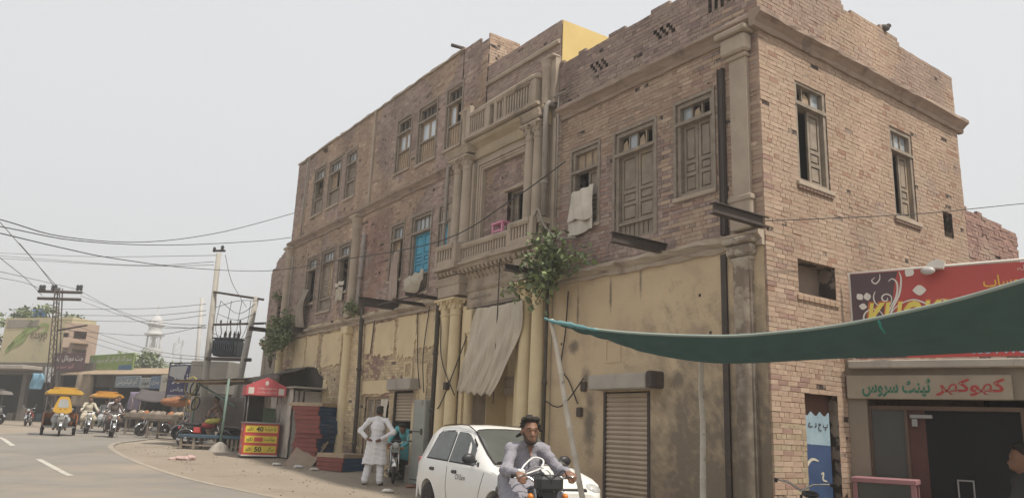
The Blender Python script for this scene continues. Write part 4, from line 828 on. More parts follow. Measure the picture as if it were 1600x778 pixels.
q_ = at(1760, 388, 4.5); bamboo((q_.x + .1, q_.y, 0), q_, .036, 'bamboo pole at the nearest right corner of the green tarpaulin'); q_ = at(1760, 543, 8.0); bamboo((q_.x + .05, q_.y, 0), q_, .036, 'bamboo pole at the rear right corner of the green tarpaulin')
# ------------------------------------------------------------------ cloths, curtain, stool on the old building
def cloth(name, label, cat, fn, m, nx=18, ny=18, th=.008, part='cloth', group=None):
    o = thing(name, label, cat, (OX, OY, 0), TH, group); MB().sheet(nx, ny, fn).build(part, m, o, th); return o
def cur(u, v):
    top = (7.20 - 1.68 * u, .30, 3.93 - .02 * sin(pi * u)); bl = (7.70 - 1.3 * u, .26, 2.16 - .10 * u); ra = (1 - v) ** 2 * 5.52 + 2 * v * (1 - v) * 5.40 + v * v * 6.40; la = 7.20 + .5 * v
    a = la + (ra - la) * u; k = .014 + .022 * v
    return (a + .02 * sin(v * 7 + u * 3), .33 + (k * .5 * sin(u * 57 + 2.6 * sin(v * 2.6 + u * 5)) * (.5 + .5 * sin(u * 9 + 1)) + k * .6 * sin(u * 17 + 3 * v) + .25 * k * sin(u * 120)) + .10 * v + .02 * sin(v * 11 + u * 20), top[2] + (bl[2] - top[2]) * (v ** (1 + .0 * u)) + .03 * sin(u * 31) * v)
c_ = cloth('portal_curtain', 'large grey beige gathered curtain hanging in the columned portal', 'curtain', cur, canvas_m, 120, 40, .006)
MB().tube([(7.4, .30, 3.96), (5.6, .30, 3.95)], .016, 6).build('rod', rust_m, c_)
for i in range(24): MB().tube([(7.28 - i * .067, .30, 3.94), (7.26 - i * .067, .31, 3.985), (7.24 - i * .067, .30, 3.94)], .006, 4).build('ring', cloth_m, c_)
MB().tube([(5.5 + .9, .33, 5.0), (5.5 + .9, .35, 1.9)], .012, 6).build('pull_rod', rust_m, c_)
fold = lambda u, v, f, a: a * sin(u * f + 2 * sin(v * 2.5)) * (.3 + .7 * v)
cloth('hanging_cloth', 'white sheet hung over the sill of the half open window right of the balcony', 'cloth', lambda u, v: (3.72 + .68 * u + .04 * v * (u - .5), .09 + .025 * sin(u * 17 + v * 3) + .03 * v, 5.92 - .62 * v - .05 * sin(u * 6) * v + .04 * (1 - u)), cloth_m)
cloth('hanging_cloth', 'lower cream cloth hanging beneath the white sheet at the half open window', 'cloth', lambda u, v: (3.74 + .70 * u, .075 + .02 * sin(u * 13 + 1), 5.40 - .30 * v + .02 * sin(u * 9) - .06 * u), cloth_m)
cloth('hanging_cloth', 'striped rag slung like a hammock below the turquoise shutters', 'cloth', lambda u, v: (10.08 + 1.0 * u, .14 + .14 * sin(pi * v) * sin(pi * u) + .02 * sin(u * 21), 5.25 - .1 * u - .25 * v - .32 * sin(pi * u) * v + .03 * sin(u * 18)), mat('striped rag', (.50, .45, .36), (.36, .32, .25), 5, .95, .3, 90))
cloth('hanging_cloth', 'long faded pink rag hanging left of the turquoise shutters', 'cloth', lambda u, v: (11.55 + .42 * u + .1 * v, .1 + .03 * sin(u * 12 + v * 5), 6.05 - 1.35 * v - .1 * u), mat('faded pink rag', (.40, .315, .265), (.31, .24, .2), 4, .95, .3, 90))
cloth('hanging_cloth', 'thick dusty quilt hanging down the wall above the leafy shrub', 'cloth', lambda u, v: (18.0 + .62 * u + .2 * v, .12 + .05 * sin(u * 12 + v * 5) + .1 * sin(pi * v), 5.75 - 1.45 * v - .05 * sin(u * 7)), oldcloth_m)
cloth('hanging_cloth', 'small pale cloth on the sill beside the wall pilaster', 'cloth', lambda u, v: (15.2 + .62 * u, .09 + .03 * sin(u * 14), 5.66 - .12 * v - .02 * sin(u * 9)), cloth_m, 10, 5)
cloth('hanging_cloth', 'small checked rag below the pale cloth beside the wall pilaster', 'cloth', lambda u, v: (15.3 + .5 * u, .07 + .02 * sin(u * 14), 5.5 - .42 * v - .03 * sin(u * 8)), mat('striped rag', ()), 10, 8)
st = thing('pink_stool', 'small pink stool upturned on the lower balcony ledge', 'stool', (OX, OY, 0), TH); pk = flat('pink paint', (.62, .25, .36), .5)
MB().bbox(6.42, 6.86, .06, .30, 5.72, 5.77, .01).build('seat', pk, st)
for a in (6.44, 6.79):
    for b in (.08, .24): MB().box(a, a + .05, b, b + .045, 5.50, 5.72).build('leg', pk, st)
MB().box(6.46, 6.82, .245, .275, 5.55, 5.59).build('stretcher', pk, st)
MB().sphere((0, 0, 0), (.11, .06, .07), 10, 7).sphere((.09, 0, .05), (.05, .04, .045), 8, 6).build('dark_stone', darkpipe_m).location = Vector((OX, OY, 0)) + Vector((.8131, .5821, 0)) * 3.85 + Vector((0, 0, 9.0))
tag(bpy.data.objects['dark_stone'], 'small dark lump sitting on the broken side parapet', 'stone')
# ------------------------------------------------------------------ plants in the masonry
def leaves(mb, c, r, n, size, droop=.3, seed=0):
    R_ = random.Random(seed)
    for i in range(n):
        while True:
            d = Vector((R_.uniform(-1, 1), R_.uniform(-1, 1), R_.uniform(-1, 1)))
            if .2 < d.length < 1: break
        p = Vector((c[0] + d.x * r[0], c[1] + d.y * r[1], c[2] + d.z * r[2])); L_ = size * R_.uniform(.6, 1.25); wv = L_ * R_.uniform(.3, .42)
        t = Vector((R_.uniform(-1, 1), R_.uniform(-1, 1), R_.uniform(-1, .5) - droop)).normalized(); s = t.cross(Vector((R_.uniform(-.6, .6), R_.uniform(-.6, .6), 1))).normalized(); nn = t.cross(s) * L_ * .12
        mb.add([p, p + t * L_ * .35 + s * wv + nn, p + t * L_ * .75 + s * wv * .7, p + t * L_, p + t * L_ * .75 - s * wv * .7, p + t * L_ * .35 - s * wv + nn], [(0, 1, 2, 3), (0, 3, 4, 5)])
def plant(name, label, root, tips, n, size, m, loc=(OX, OY, 0), rz=TH, cat='plant', r=.028, spread=.28, group=None):
    o = thing(name, label, cat, loc, rz, group); mb = MB(); lf = MB(); lf2 = MB()
    for k, tp in enumerate(tips):
        a, b = Vector(root), Vector(tp); mid = a.lerp(b, .5) + Vector((rng.uniform(-.1, .1), .1, rng.uniform(0, .12)))
        P = smooth_line([tuple(a), tuple(mid), tuple(b)], 5); mb.tube(P, [r * (1 - .8 * i / (len(P) - 1)) for i in range(len(P))], 6)
        for j in range(3, len(P)):
            q = P[j]; sp = spread * (.5 + .5 * j / len(P)); leaves(lf if (j + k) % 2 else lf2, q, (sp, sp * .8, sp * .75), int(n / len(tips) / (len(P) - 3)), size, .3, k * 31 + j)
    mb.build('stem', stem_m, o); lf.build('foliage', m, o)['kind'] = 'stuff'; lf2.build('foliage', leafd_m if m is leaf_m else leaf_m, o)['kind'] = 'stuff'; return o
plant('wall_fig_tree', 'leafy fig sapling growing out of the wall right of the portal columns', (4.75, .05, 4.35), [(4.55, .75, 5.05), (4.2, .8, 4.75), (3.7, .7, 4.62), (3.3, .6, 4.45), (4.6, .9, 4.5), (4.9, .9, 4.15), (4.35, .8, 4.05), (5.15, .95, 3.95), (4.55, .75, 3.7), (4.1, .7, 4.2), (3.9, .75, 4.95), (4.4, .85, 4.4)], 950, .125, leaf_m, cat='tree', spread=.32)
plant('wall_shrub', 'bushy green shrub growing from the wall above the dark awning', (19.3, .02, 4.35), [(19.6, .7, 4.7), (19.2, .8, 4.35), (18.7, .7, 4.0), (19.9, .7, 4.0), (19.3, .8, 3.7), (19.1, .4, 4.95)], 1500, .125, leaf_m, cat='shrub', spread=.42)
plant('wall_weed', 'small leafy weed growing beside the dark downpipe and steel beam', (14.0, .03, 4.5), [(14.2, .3, 4.85), (13.8, .35, 4.8), (14.3, .35, 4.65)], 220, .09, leaf_m, spread=.22)
plant('wall_weed', 'tiny weed tuft growing on the ruined annex wall', (21.3, -.1, 5.8), [(21.4, .1, 6.1), (21.6, .1, 5.9)], 110, .09, leafd_m, spread=.2)
# ------------------------------------------------------------------ dark awning and stall by the far end of the building
aw = thing('sheet_awning', 'dark sloping sheet metal awning fixed to the far end of the old building', 'awning', (OX, OY, 0), TH)
awm = mat('dark sheet', (.14, .125, .11), (.10, .09, .08), 2, .7, .3, 20, c3=(.2, .17, .14), s3=2, t3=.6)
for i in range(6):
    a = 17.40 + i * .95
    MB().sheet(12, 6, lambda u, v: (a + .98 * u - .6 * v, .05 + 1.2 * v, 3.16 - .03 * i - .34 * v + .012 * sin(u * 44) + .012 * (i % 2) - .03 * sin(pi * v))).build('sheet', awm, aw, .006)
for b in (.1, .65, 1.18): MB().tube([(17.45 - b * .5, b, 3.10 - .26 * b), (23.0 - b * .5, b, 2.92 - .26 * b)], .035, 6).build('purlin', rust_m, aw)
MB().box(16.85, 22.4, 1.22, 1.27, 2.64, 2.80).build('fascia_board', awm, aw)
# ------------------------------------------------------------------ vehicles
def wheel(parent, c, r, wd, name='wheel', spokes=True, rim=chrome_m, ry=0., n=28):
    o = empty(name, parent); o.location = c
    me = MB(); ring = [(r - .045 + .045 * cos(t), wd / 2 * sin(t)) for t in [2 * pi * k / 10 for k in range(10)]]
    me.lathe((0, 0, 0), ring + [ring[0]], n, 'y'); me.build('tyre', black_m, o)
    me = MB(); q = r - .085; pr = [(q + .025, -wd * .3), (q + .01, -wd * .3), (q, 0), (q + .01, wd * .3), (q + .025, wd * .3)]; me.lathe((0, 0, 0), pr, n, 'y'); me.f = [f for f in me.f if len(f) == 4]; me.sm = [True] * len(me.f); me.build('rim', rim, o)
    me = MB(); me.lathe((0, 0, 0), [(.02, -wd * .7), (.055, -wd * .6), (.055, wd * .6), (.02, wd * .7)], 12, 'y')
    if spokes:
        for k in range(12): a = 2 * pi * k / 12; me.tube([(.05 * cos(a), .02 * (-1) ** k, .05 * sin(a)), ((r - .07) * cos(a + .25), 0, (r - .07) * sin(a + .25))], .003, 4, False)
    me.build('hub', steel_m, o); return o
def motorcycle(name, label, body_m, loc, rz, steer=0., cat='motorcycle', plate=None, lean=0., mirrors=True, cowl=False):
    t = thing(name, label, cat, loc, rz); t.rotation_euler.x = lean; r = .285
    wheel(t, (0.60, 0, r), r, .075); wheel(t, (-.60, 0, r), r, .08)
    for s in (-.09, .09): MB().tube([(.60, s, r), (.44, s, .62), (.34, s, .86)], [.022, .024, .024], 8).build('fork_leg', chrome_m, t)
    MB().sheet(10, 4, lambda u, v: (.60 + (r + .035) * cos(.35 + 2.0 * u), -.06 + .12 * v, r + (r + .035) * sin(.35 + 2.0 * u) - .02 * (2 * v - 1) ** 2)).build('front_fender', chrome_m, t, .006)
    MB().sheet(10, 4, lambda u, v: (-.60 + (r + .04) * cos(.5 + 2.3 * u), -.065 + .13 * v, r + (r + .04) * sin(.5 + 2.3 * u) - .02 * (2 * v - 1) ** 2)).build('rear_fender', chrome_m, t, .006)
    MB().tube([(.37, 0, .78), (.25, 0, .68), (-.05, 0, .62), (-.5, 0, .62)], .026, 8).tube([(.36, 0, .72), (.22, 0, .42), (.0, 0, .26), (-.25, 0, .30), (-.35, 0, .6)], .022, 8).build('frame', blackp_m, t)
    S = []
    for x, hw, z0, z1 in ((.32, .05, .70, .80), (.25, .10, .66, .86), (.08, .13, .64, .875), (-.08, .11, .65, .84), (-.14, .06, .68, .80)):
        zc, h = (z0 + z1) / 2, (z1 - z0) / 2; S.append([(x, hw * cos(a) * (1 if abs(cos(a)) < .8 else 1), zc + h * sin(a)) for a in [2 * pi * k / 14 for k in range(14)]])
    MB().loft(S).build('tank', body_m, t)
    S = []
    for x, hw, z0, z1 in ((-.10, .07, .73, .79), (-.2, .12, .70, .80), (-.45, .13, .70, .80), (-.68, .12, .72, .83), (-.76, .08, .75, .83)):
        zc, h = (z0 + z1) / 2, (z1 - z0) / 2; S.append([(x, hw * (abs(cos(a)) ** .5) * (1 if cos(a) > 0 else -1), zc + h * sin(a)) for a in [2 * pi * k / 14 for k in range(14)]])
    MB().loft(S).build('seat', blackp_m, t)
    for s in (-1, 1): MB().bbox(-.36, -.12, s * .115 - .02, s * .115 + .02, .46, .66, .02).build('side_cover', body_m, t)
    MB().bbox(-.18, .10, -.10, .10, .22, .42, .03).lathe((.16, 0, .36), [(.075, -.02), (.085, .0), (.085, .02), (.075, .04), (.085, .06), (.085, .08), (.07, .1)], 12, 'x').build('engine', steel_m, t)
    MB().tube([(.2, -.1, .34), (.15, -.13, .2), (-.2, -.14, .17), (-.85, -.15, .24)], [.02, .02, .035, .045], 10).build('exhaust', chrome_m, t)
    MB().tube([(.30, .36, .955), (.33, .29, .972), (.37, .2, .96), (.40, .1, .9), (.40, -.1, .9), (.37, -.2, .96), (.33, -.29, .972), (.30, -.36, .955)], .012, 8).build('handlebar', chrome_m, t)
    for s in (-1, 1):
        MB().tube([(.34, s * .28, .972), (.30, s * .38, .965)], .019, 8).build('grip', black_m, t)
        MB().tube([(.37, s * .25, .98), (.40, s * .34, .97)], .006, 5).build('lever', chrome_m, t)
        if mirrors: o = MB().tube([(.36, s * .24, .97), (.36, s * .32, 1.16)], .006, 6).build('mirror', chrome_m, t); MB().sphere((.355, s * .335, 1.18), (.014, .055, .04), 10, 6).build('mirror_head', blackp_m, o)
        MB().sphere((.42, s * .17, .80), (.035, .03, .03), 8, 6).build('indicator', flat('amber lens', (.6, .2, .03), .2), t)
    MB().lathe((.40, 0, .86), [(.02, -.06), (.07, -.03), (.085, .02), (.085, .06)], 14, 'x').build('headlamp', blackp_m, t)
    if cowl: MB().bbox(.36, .50, -.13, .13, .84, .99, .035).build('headlamp_cowl', blackp_m, t)
    MB().lathe((.46 if not cowl else .5, 0, .86 if not cowl else .70), [(.078, 0), (.06, .02), (.0, .03)], 14, 'x').build('headlamp_lens', flat('lamp lens', (.6, .6, .58), .15, 0, .6), t)
    MB().bbox(.33, .42, -.11, .11, .93, .99, .02).build('meter_console', blackp_m, t)
    if cowl:
        for s, zz in ((-1, 1.06), (1, 1.03), (-.6, 1.0)): MB().tube(smooth_line([(.34, s * .22, .97), (.44, s * .14, zz), (.50, s * .02, zz - .05), (.47, s * -.04, .84)], 6), .006, 5).build('cable', blackp_m if s > -.8 else chrome_m, t)
    if plate: p_ = MB().box(.475, .485, -.1, .1, .70, .78).build('number_plate', flat('plate', plate), t)
    MB().bbox(-.86, -.80, -.06, .06, .60, .68, .012).build('tail_lamp', red_m, t)
    MB().tube([(-.02, .12, .22), (-.06, .26, .04)], .01, 6).build('stand', steel_m, t); MB().bar((0, -.24, .26), (0, .24, .26), .012).build('foot_rest', black_m, t)
    return t
def bicycle(label, loc, rz, lean=0.):
    t = thing('bicycle', label, 'bicycle', loc, rz); t.rotation_euler.x = lean; r = .33
    wheel(t, (.52, 0, r), r, .04); wheel(t, (-.52, 0, r), r, .04); m = flat('black enamel', (.03, .03, .033), .4)
    MB().tube([(.52, 0, r), (.40, 0, .66), (.36, 0, .86)], .014, 7).tube([(.38, 0, .74), (-.12, 0, .78)], .016, 7).tube([(.40, 0, .66), (-.06, 0, .28), (-.16, 0, .86)], .015, 7).tube([(-.06, 0, .28), (-.52, 0, r), (-.13, 0, .76)], .011, 7).build('frame', m, t)
    MB().tube([(.14, .27, .98), (.28, .25, .99), (.40, .12, .97), (.37, 0, .90), (.40, -.12, .97), (.28, -.25, .99), (.14, -.27, .98)], .011, 8).build('handlebar', chrome_m, t)
    for s in (-1, 1): MB().tube([(.12, s * .272, .978), (.24, s * .258, .988)], .017, 8).build('grip', black_m, t)
    MB().sphere((-.18, 0, .90), (.14, .08, .035), 12, 6).build('saddle', blackp_m, t)
    for s in (.52, -.52): MB().sheet(10, 2, lambda u, v: (s + (r + .03) * cos(.2 + 2.4 * u), -.03 + .06 * v, r + (r + .03) * sin(.2 + 2.4 * u))).build('mudguard', chrome_m, t, .005)
    MB().lathe((-.06, 0, .28), [(.09, -.01), (.09, .01)], 16, 'y').build('chainring', steel_m, t)
    MB().box(-.75, -.35, -.08, .08, .69, .71).build('carrier', steel_m, t); return t
# ---- white hatchback
CH = Vector((.46, -.888)); CRZ = atan2(CH.y, CH.x); CC = Vector((-.02, 12.12))
car = thing('white_hatchback', 'small white hatchback car parked in front of the columned portal', 'car', (CC.x, CC.y, 0), CRZ)
carw = mat('white car paint', (.76, .75, .715), (.74, .725, .69), 1.2, .22, 0, 8, .5, c3=(.66, .63, .57), s3=1.3, t3=.58, w3=.25)
def hs(x, pts): return [(x, y, z) for y, z in pts] + [(x, -y, z) for y, z in reversed(pts)]
def sec(x, w0, zs, wb, zb, wt, zt, crown=.02):     # sill width/height, belt width/height, top width/height
    return hs(x, [(w0 * .90, zs), (w0, zs + .06), (wb * 1.0, zs + (zb - zs) * .42), (wb * 1.005, zs + (zb - zs) * .62), (wb * .985, zb - .03), (wb * .965, zb + .005), (wt + (wb * .965 - wt) * .12, zt - (zt - zb) * .14), (wt * .93, zt - .006), (wt * .62, zt + crown * .6), (0.001, zt + crown)])
ST = [(-1.70, .62, .36, .66, .82, .54, .87, .01), (-1.66, .66, .30, .70, .85, .57, .98, .01), (-1.58, .68, .26, .72, .87, .55, 1.16, .012), (-1.44, .69, .24, .725, .885, .53, 1.33, .015), (-1.25, .70, .23, .73, .89, .525, 1.395, .02), (-.9, .70, .22, .735, .89, .53, 1.42, .025), (-.5, .70, .22, .735, .885, .53, 1.425, .025), (-.15, .70, .22, .735, .875, .525, 1.41, .025), (.05, .70, .22, .735, .868, .515, 1.375, .022),
      (.3, .70, .22, .735, .86, .525, 1.235, .02), (.6, .70, .22, .735, .85, .555, 1.06, .018), (.85, .70, .22, .735, .84, .585, .945, .02), (1.0, .70, .22, .735, .83, .60, .895, .025), (1.12, .70, .22, .73, .82, .60, .865, .028), (1.38, .69, .23, .72, .765, .58, .805, .03), (1.58, .67, .26, .69, .70, .54, .735, .03), (1.70, .60, .30, .63, .62, .48, .65, .02), (1.76, .50, .34, .54, .56, .42, .60, .01)]
me = MB().loft([sec(*s) for s in ST]); tmp = me.build('tmp_body', None)
def clean(o):
    b_ = bmesh.new(); b_.from_mesh(o.data); bmesh.ops.remove_doubles(b_, verts=b_.verts, dist=.0025); bmesh.ops.recalc_face_normals(b_, faces=b_.faces); b_.to_mesh(o.data); b_.free()
clean(tmp)
cut = []
for x in (-1.13, 1.23):
    for s in (-1, 1):
        c_ = MB().lathe((x, s * .62, .29), [(.315, -.2), (.315, .25)], 32, 'y'); co = c_.build('tmp_cut', None); clean(co); cut.append(co)
for c_ in cut:
    md = tmp.modifiers.new('b', 'BOOLEAN'); md.operation = 'DIFFERENCE'; md.object = c_; md.solver = 'EXACT'
dg = bpy.context.evaluated_depsgraph_get(); bm_ = bpy.data.meshes.new_from_object(tmp.evaluated_get(dg))
for o in [tmp] + cut: bpy.data.objects.remove(o)
bm_.materials.clear(); bm_.materials.append(carw); bm_.name = 'body'
bm2 = bmesh.new(); bm2.from_mesh(bm_); bmesh.ops.remove_doubles(bm2, verts=bm2.verts, dist=.0005); 
for e in bm2.edges:
    if len(e.link_faces) == 2 and e.calc_face_angle(0) > radians(38): e.smooth = False
for f in bm2.faces: f.smooth = True
bm2.to_mesh(bm_); bm2.free(); link('body', bm_, None, car)
MB().box(-1.35, 1.45, -.55, .55, .2, .5).build('underbody', black_m, car)
def surf(x, side, z):                        # point of the body shell at station x and height z
    for a, b in zip(ST[:-1], ST[1:]):
        if a[0] <= x <= b[0]:
            t = (x - a[0]) / (b[0] - a[0]); S = [Vector(p).lerp(Vector(q), t) for p, q in zip(sec(*a)[:10], sec(*b)[:10])]
            for p, q in zip(S[:-1], S[1:]):
                if p.z <= z <= q.z and q.z > p.z: k = (z - p.z) / (q.z - p.z); r_ = p.lerp(q, k); return Vector((r_.x, r_.y * side, r_.z))
            return Vector((x, S[-1].y * side, S[-1].z))
def panel(pts, side, off, name, m, parent=car, nsub=6):
    P = []
    for i in range(len(pts)):
        a, b = pts[i], pts[(i + 1) % len(pts)]
        for k in range(nsub): P.append((a[0] + (b[0] - a[0]) * k / nsub, a[1] + (b[1] - a[1]) * k / nsub))
    cx, cz = sum(p[0] for p in P) / len(P), sum(p[1] for p in P) / len(P); V = []; n = len(P)
    rings = (1, .66, .33, 0.02)
    for s in rings:
        for p in P:
            q = surf(cx + (p[0] - cx) * s, side, cz + (p[1] - cz) * s); V.append(q + Vector((0, side * off, off * .35)))
    F = [(r * n + i, r * n + (i + 1) % n, (r + 1) * n + (i + 1) % n, (r + 1) * n + i) for r in range(len(rings) - 1) for i in range(n)] + [tuple((len(rings) - 1) * n + i for i in range(n))]
    mb = MB(); mb.add(V, F, True); return mb.build(name, m, parent)
cglass = mat('tinted car glass', (.10, .11, .105), (.06, .068, .066), 2, .06, 0, 8, .6)
for s in (-1, 1):
    fr_ = [(-1.28, .925), (-.44, .91), (-.44, 1.335), (-.98, 1.33), (-1.12, 1.26)]; ff = [(-.36, .905), (.62, .885), (.3, 1.13), (.04, 1.29), (-.08, 1.325), (-.36, 1.335)]
    panel([(x + (.025 if x > -.8 else -.025), z + (.02 if z > 1.1 else -.02)) for x, z in fr_], s, .002, 'window_seal', black_m); panel(fr_, s, .006, 'rear_side_window', cglass)
    panel([(x + (.03 if x > 0 else -.022), z + (.02 if z > 1.1 else -.018)) for x, z in ff], s, .002, 'window_seal', black_m); panel(ff, s, .006, 'front_side_window', cglass)
    for xh in (-.98, -.12): 
        q = surf(xh, s, .76); MB().bbox(q.x - .085, q.x + .085, q.y - .02, q.y + .022, .735, .785, .012).build('door_handle', blackp_m, car)
    for x0, z0, z1 in ((-.40, .30, .88), (.66, .32, .87)):
        mb = MB(); P = [surf(x0 + (.03 * k if x0 > 0 else 0), s, z0 + (z1 - z0) * k / 8) + Vector((0, s * .001, 0)) for k in range(9)]; mb.tube(P, .004, 5); mb.build('door_gap', black_m, car)
    mb = MB(); P = [surf(-1.14 + .74 * k / 10, s, .87 - .0 + .02 * sin(k)) for k in range(3)]; 
    q = surf(.50, s, .95); o = MB().sphere((q.x + .0, q.y + s * .14, .97), (.055, .11, .075), 12, 8).bar((q.x, q.y - s * .02, .93), (q.x, q.y + s * .08, .95), .02).build('door_mirror', blackp_m, car)
    MB().bbox(-1.69, -1.56, s * .64 - .05, s * .64 + .05, .62, .92, .02).build('tail_lamp', flat('red lens', (.35, .02, .02), .2, 0, .6), car)
    mb = MB(); mb.sphere((1.60, s * .52, .62), (.13, .16, .10), 14, 8); mb.build('headlamp', mat('clear lamp', (.5, .5, .48), (.35, .35, .34), 14, .08, 0, 8, .8), car)
    for x in (-1.13, 1.23):
        w_ = empty('wheel', car); w_.location = (x, s * .645, .272)
        MB().lathe((0, 0, 0), [(.17, -.09), (.25, -.085), (.268, -.06), (.268, .06), (.25, .085), (.17, .09)], 32, 'y').build('tyre', black_m, w_)
        MB().lathe((0, s * .07, 0), [(.175, 0), (.165, s * .014), (.12, s * .008), (.05, s * .02), (.0, s * .02)], 24, 'y').build('hub_cap', flat('silver cap', (.34, .34, .34), .4, .6), w_)
        for k in range(7): a = 2 * pi * k / 7; MB().sphere((.115 * cos(a), s * .085, .115 * sin(a)), (.028, .006, .028), 8, 5).build('cap_slot', black_m, w_)
        mb = MB(); P = [(x + .318 * cos(t), s * (surf(x + .31 * cos(t), 1, .29 + .31 * max(sin(t), .05)).y + .001), .29 + .318 * sin(t)) for t in [pi * k / 18 for k in range(19)]]; mb.tube(P, .011, 6); mb.build('arch_lip', carw, car)
# windscreen, rear glass, bonnet line, grille, bumpers
def across(x0, x1, zf, w0, w1, off, name, m, n=8):
    mb = MB()
    def f(u, v):
        x = x0 + (x1 - x0) * v; ww = w0 + (w1 - w0) * v; y = ww * (2 * u - 1); y = y if abs(y) > .002 else .002
        for a, b in zip(ST[:-1], ST[1:]):
            if a[0] <= x <= b[0]:
                t = (x - a[0]) / (b[0] - a[0]); S = [Vector(p).lerp(Vector(q), t) for p, q in zip(sec(*a)[:10], sec(*b)[:10])]
                for p, q in zip(S[:-1], S[1:]):
                    if q.y <= abs(y) <= p.y and p.z > .5: k = (p.y - abs(y)) / max(p.y - q.y, 1e-6); return (x + off * .4, y, p.z + (q.z - p.z) * k + off)
        return (x, y, 1)
    mb.sheet(n * 2, n, f); return mb.build(name, m, car)
wsg = mat('windscreen glass', (.11, .115, .105), (.07, .075, .07), 1.2, .05, 0, 8, .6)
across(.06, .95, 0, .50, .60, .010, 'windscreen_seal', black_m); across(.10, .90, 0, .48, .575, .015, 'windscreen', wsg); across(-1.655, -1.46, 0, .5, .46, .008, 'rear_window', cglass)
mb = MB(); mb.tube([(.93, -.55, .945), (.86, .1, .99)], .008, 6).tube([(.93, .0, .955), (.85, .5, .985)], .008, 6); mb.build('wiper', black_m, car)['kind'] = 'stuff'
mb = MB(); P = [Vector((1.0, y, .925 - .03 * (abs(y) / .6) ** 2)) for y in [-.6 + 1.2 * k / 12 for k in range(13)]]; mb.tube(P, .005, 5); mb.build('bonnet_gap', black_m, car)
MB().bbox(1.655, 1.735, -.40, .40, .55, .665, .015).build('grille', blackp_m, car)
o = MB().prism([(-.05, 0), (-.02, .03), (.0, .01), (.02, .03), (.05, 0), (.02, -.03), (.0, -.01), (-.02, -.03)], 0, .01, 'yz'); o = o.build('front_emblem', chrome_m, car); o.location = (1.736, 0, .61)
MB().loft([[(1.60 + .19 * cos(a) - .02, .70 * sin(a), z) for a in [pi * (k / 12 - .5) for k in range(13)]] for z in (.30, .34, .5, .535)], closed=False, caps=False).build('front_bumper', carw, car, .03)
MB().loft([[(-1.60 - .15 * cos(a), .715 * sin(a), z) for a in [pi * (k / 12 - .5) for k in range(13)]] for z in (.28, .32, .56, .60)], closed=False, caps=False).build('rear_bumper', carw, car, .03)
MB().box(1.775, 1.785, -.22, .22, .38, .48).build('number_plate', flat('plate white', (.6, .6, .56)), car)
MB().tube([(.12, .3, 1.425), (-.02, .3, 1.5)], .006, 5).build('aerial', black_m, car)
for s in (-1, 1): MB().tube([surf(.16 - .32 * k, s, 1.0).lerp(Vector((.16 - .32 * k, s * .505, surf(.16 - .32 * k, 1, 1.6).z)), 1) + Vector((0, 0, -.004)) for k in range(5)], .008, 5).build('roof_gutter', black_m, car)
q = surf(.10, -1, .70); text('CX Euro', .34, .075, Vector((-.05, -.741, .66)), (1, 0, 0), (0, 0, 1), black_m, car, 'door_badge', arabic=False, bold=.0, shear=.3)
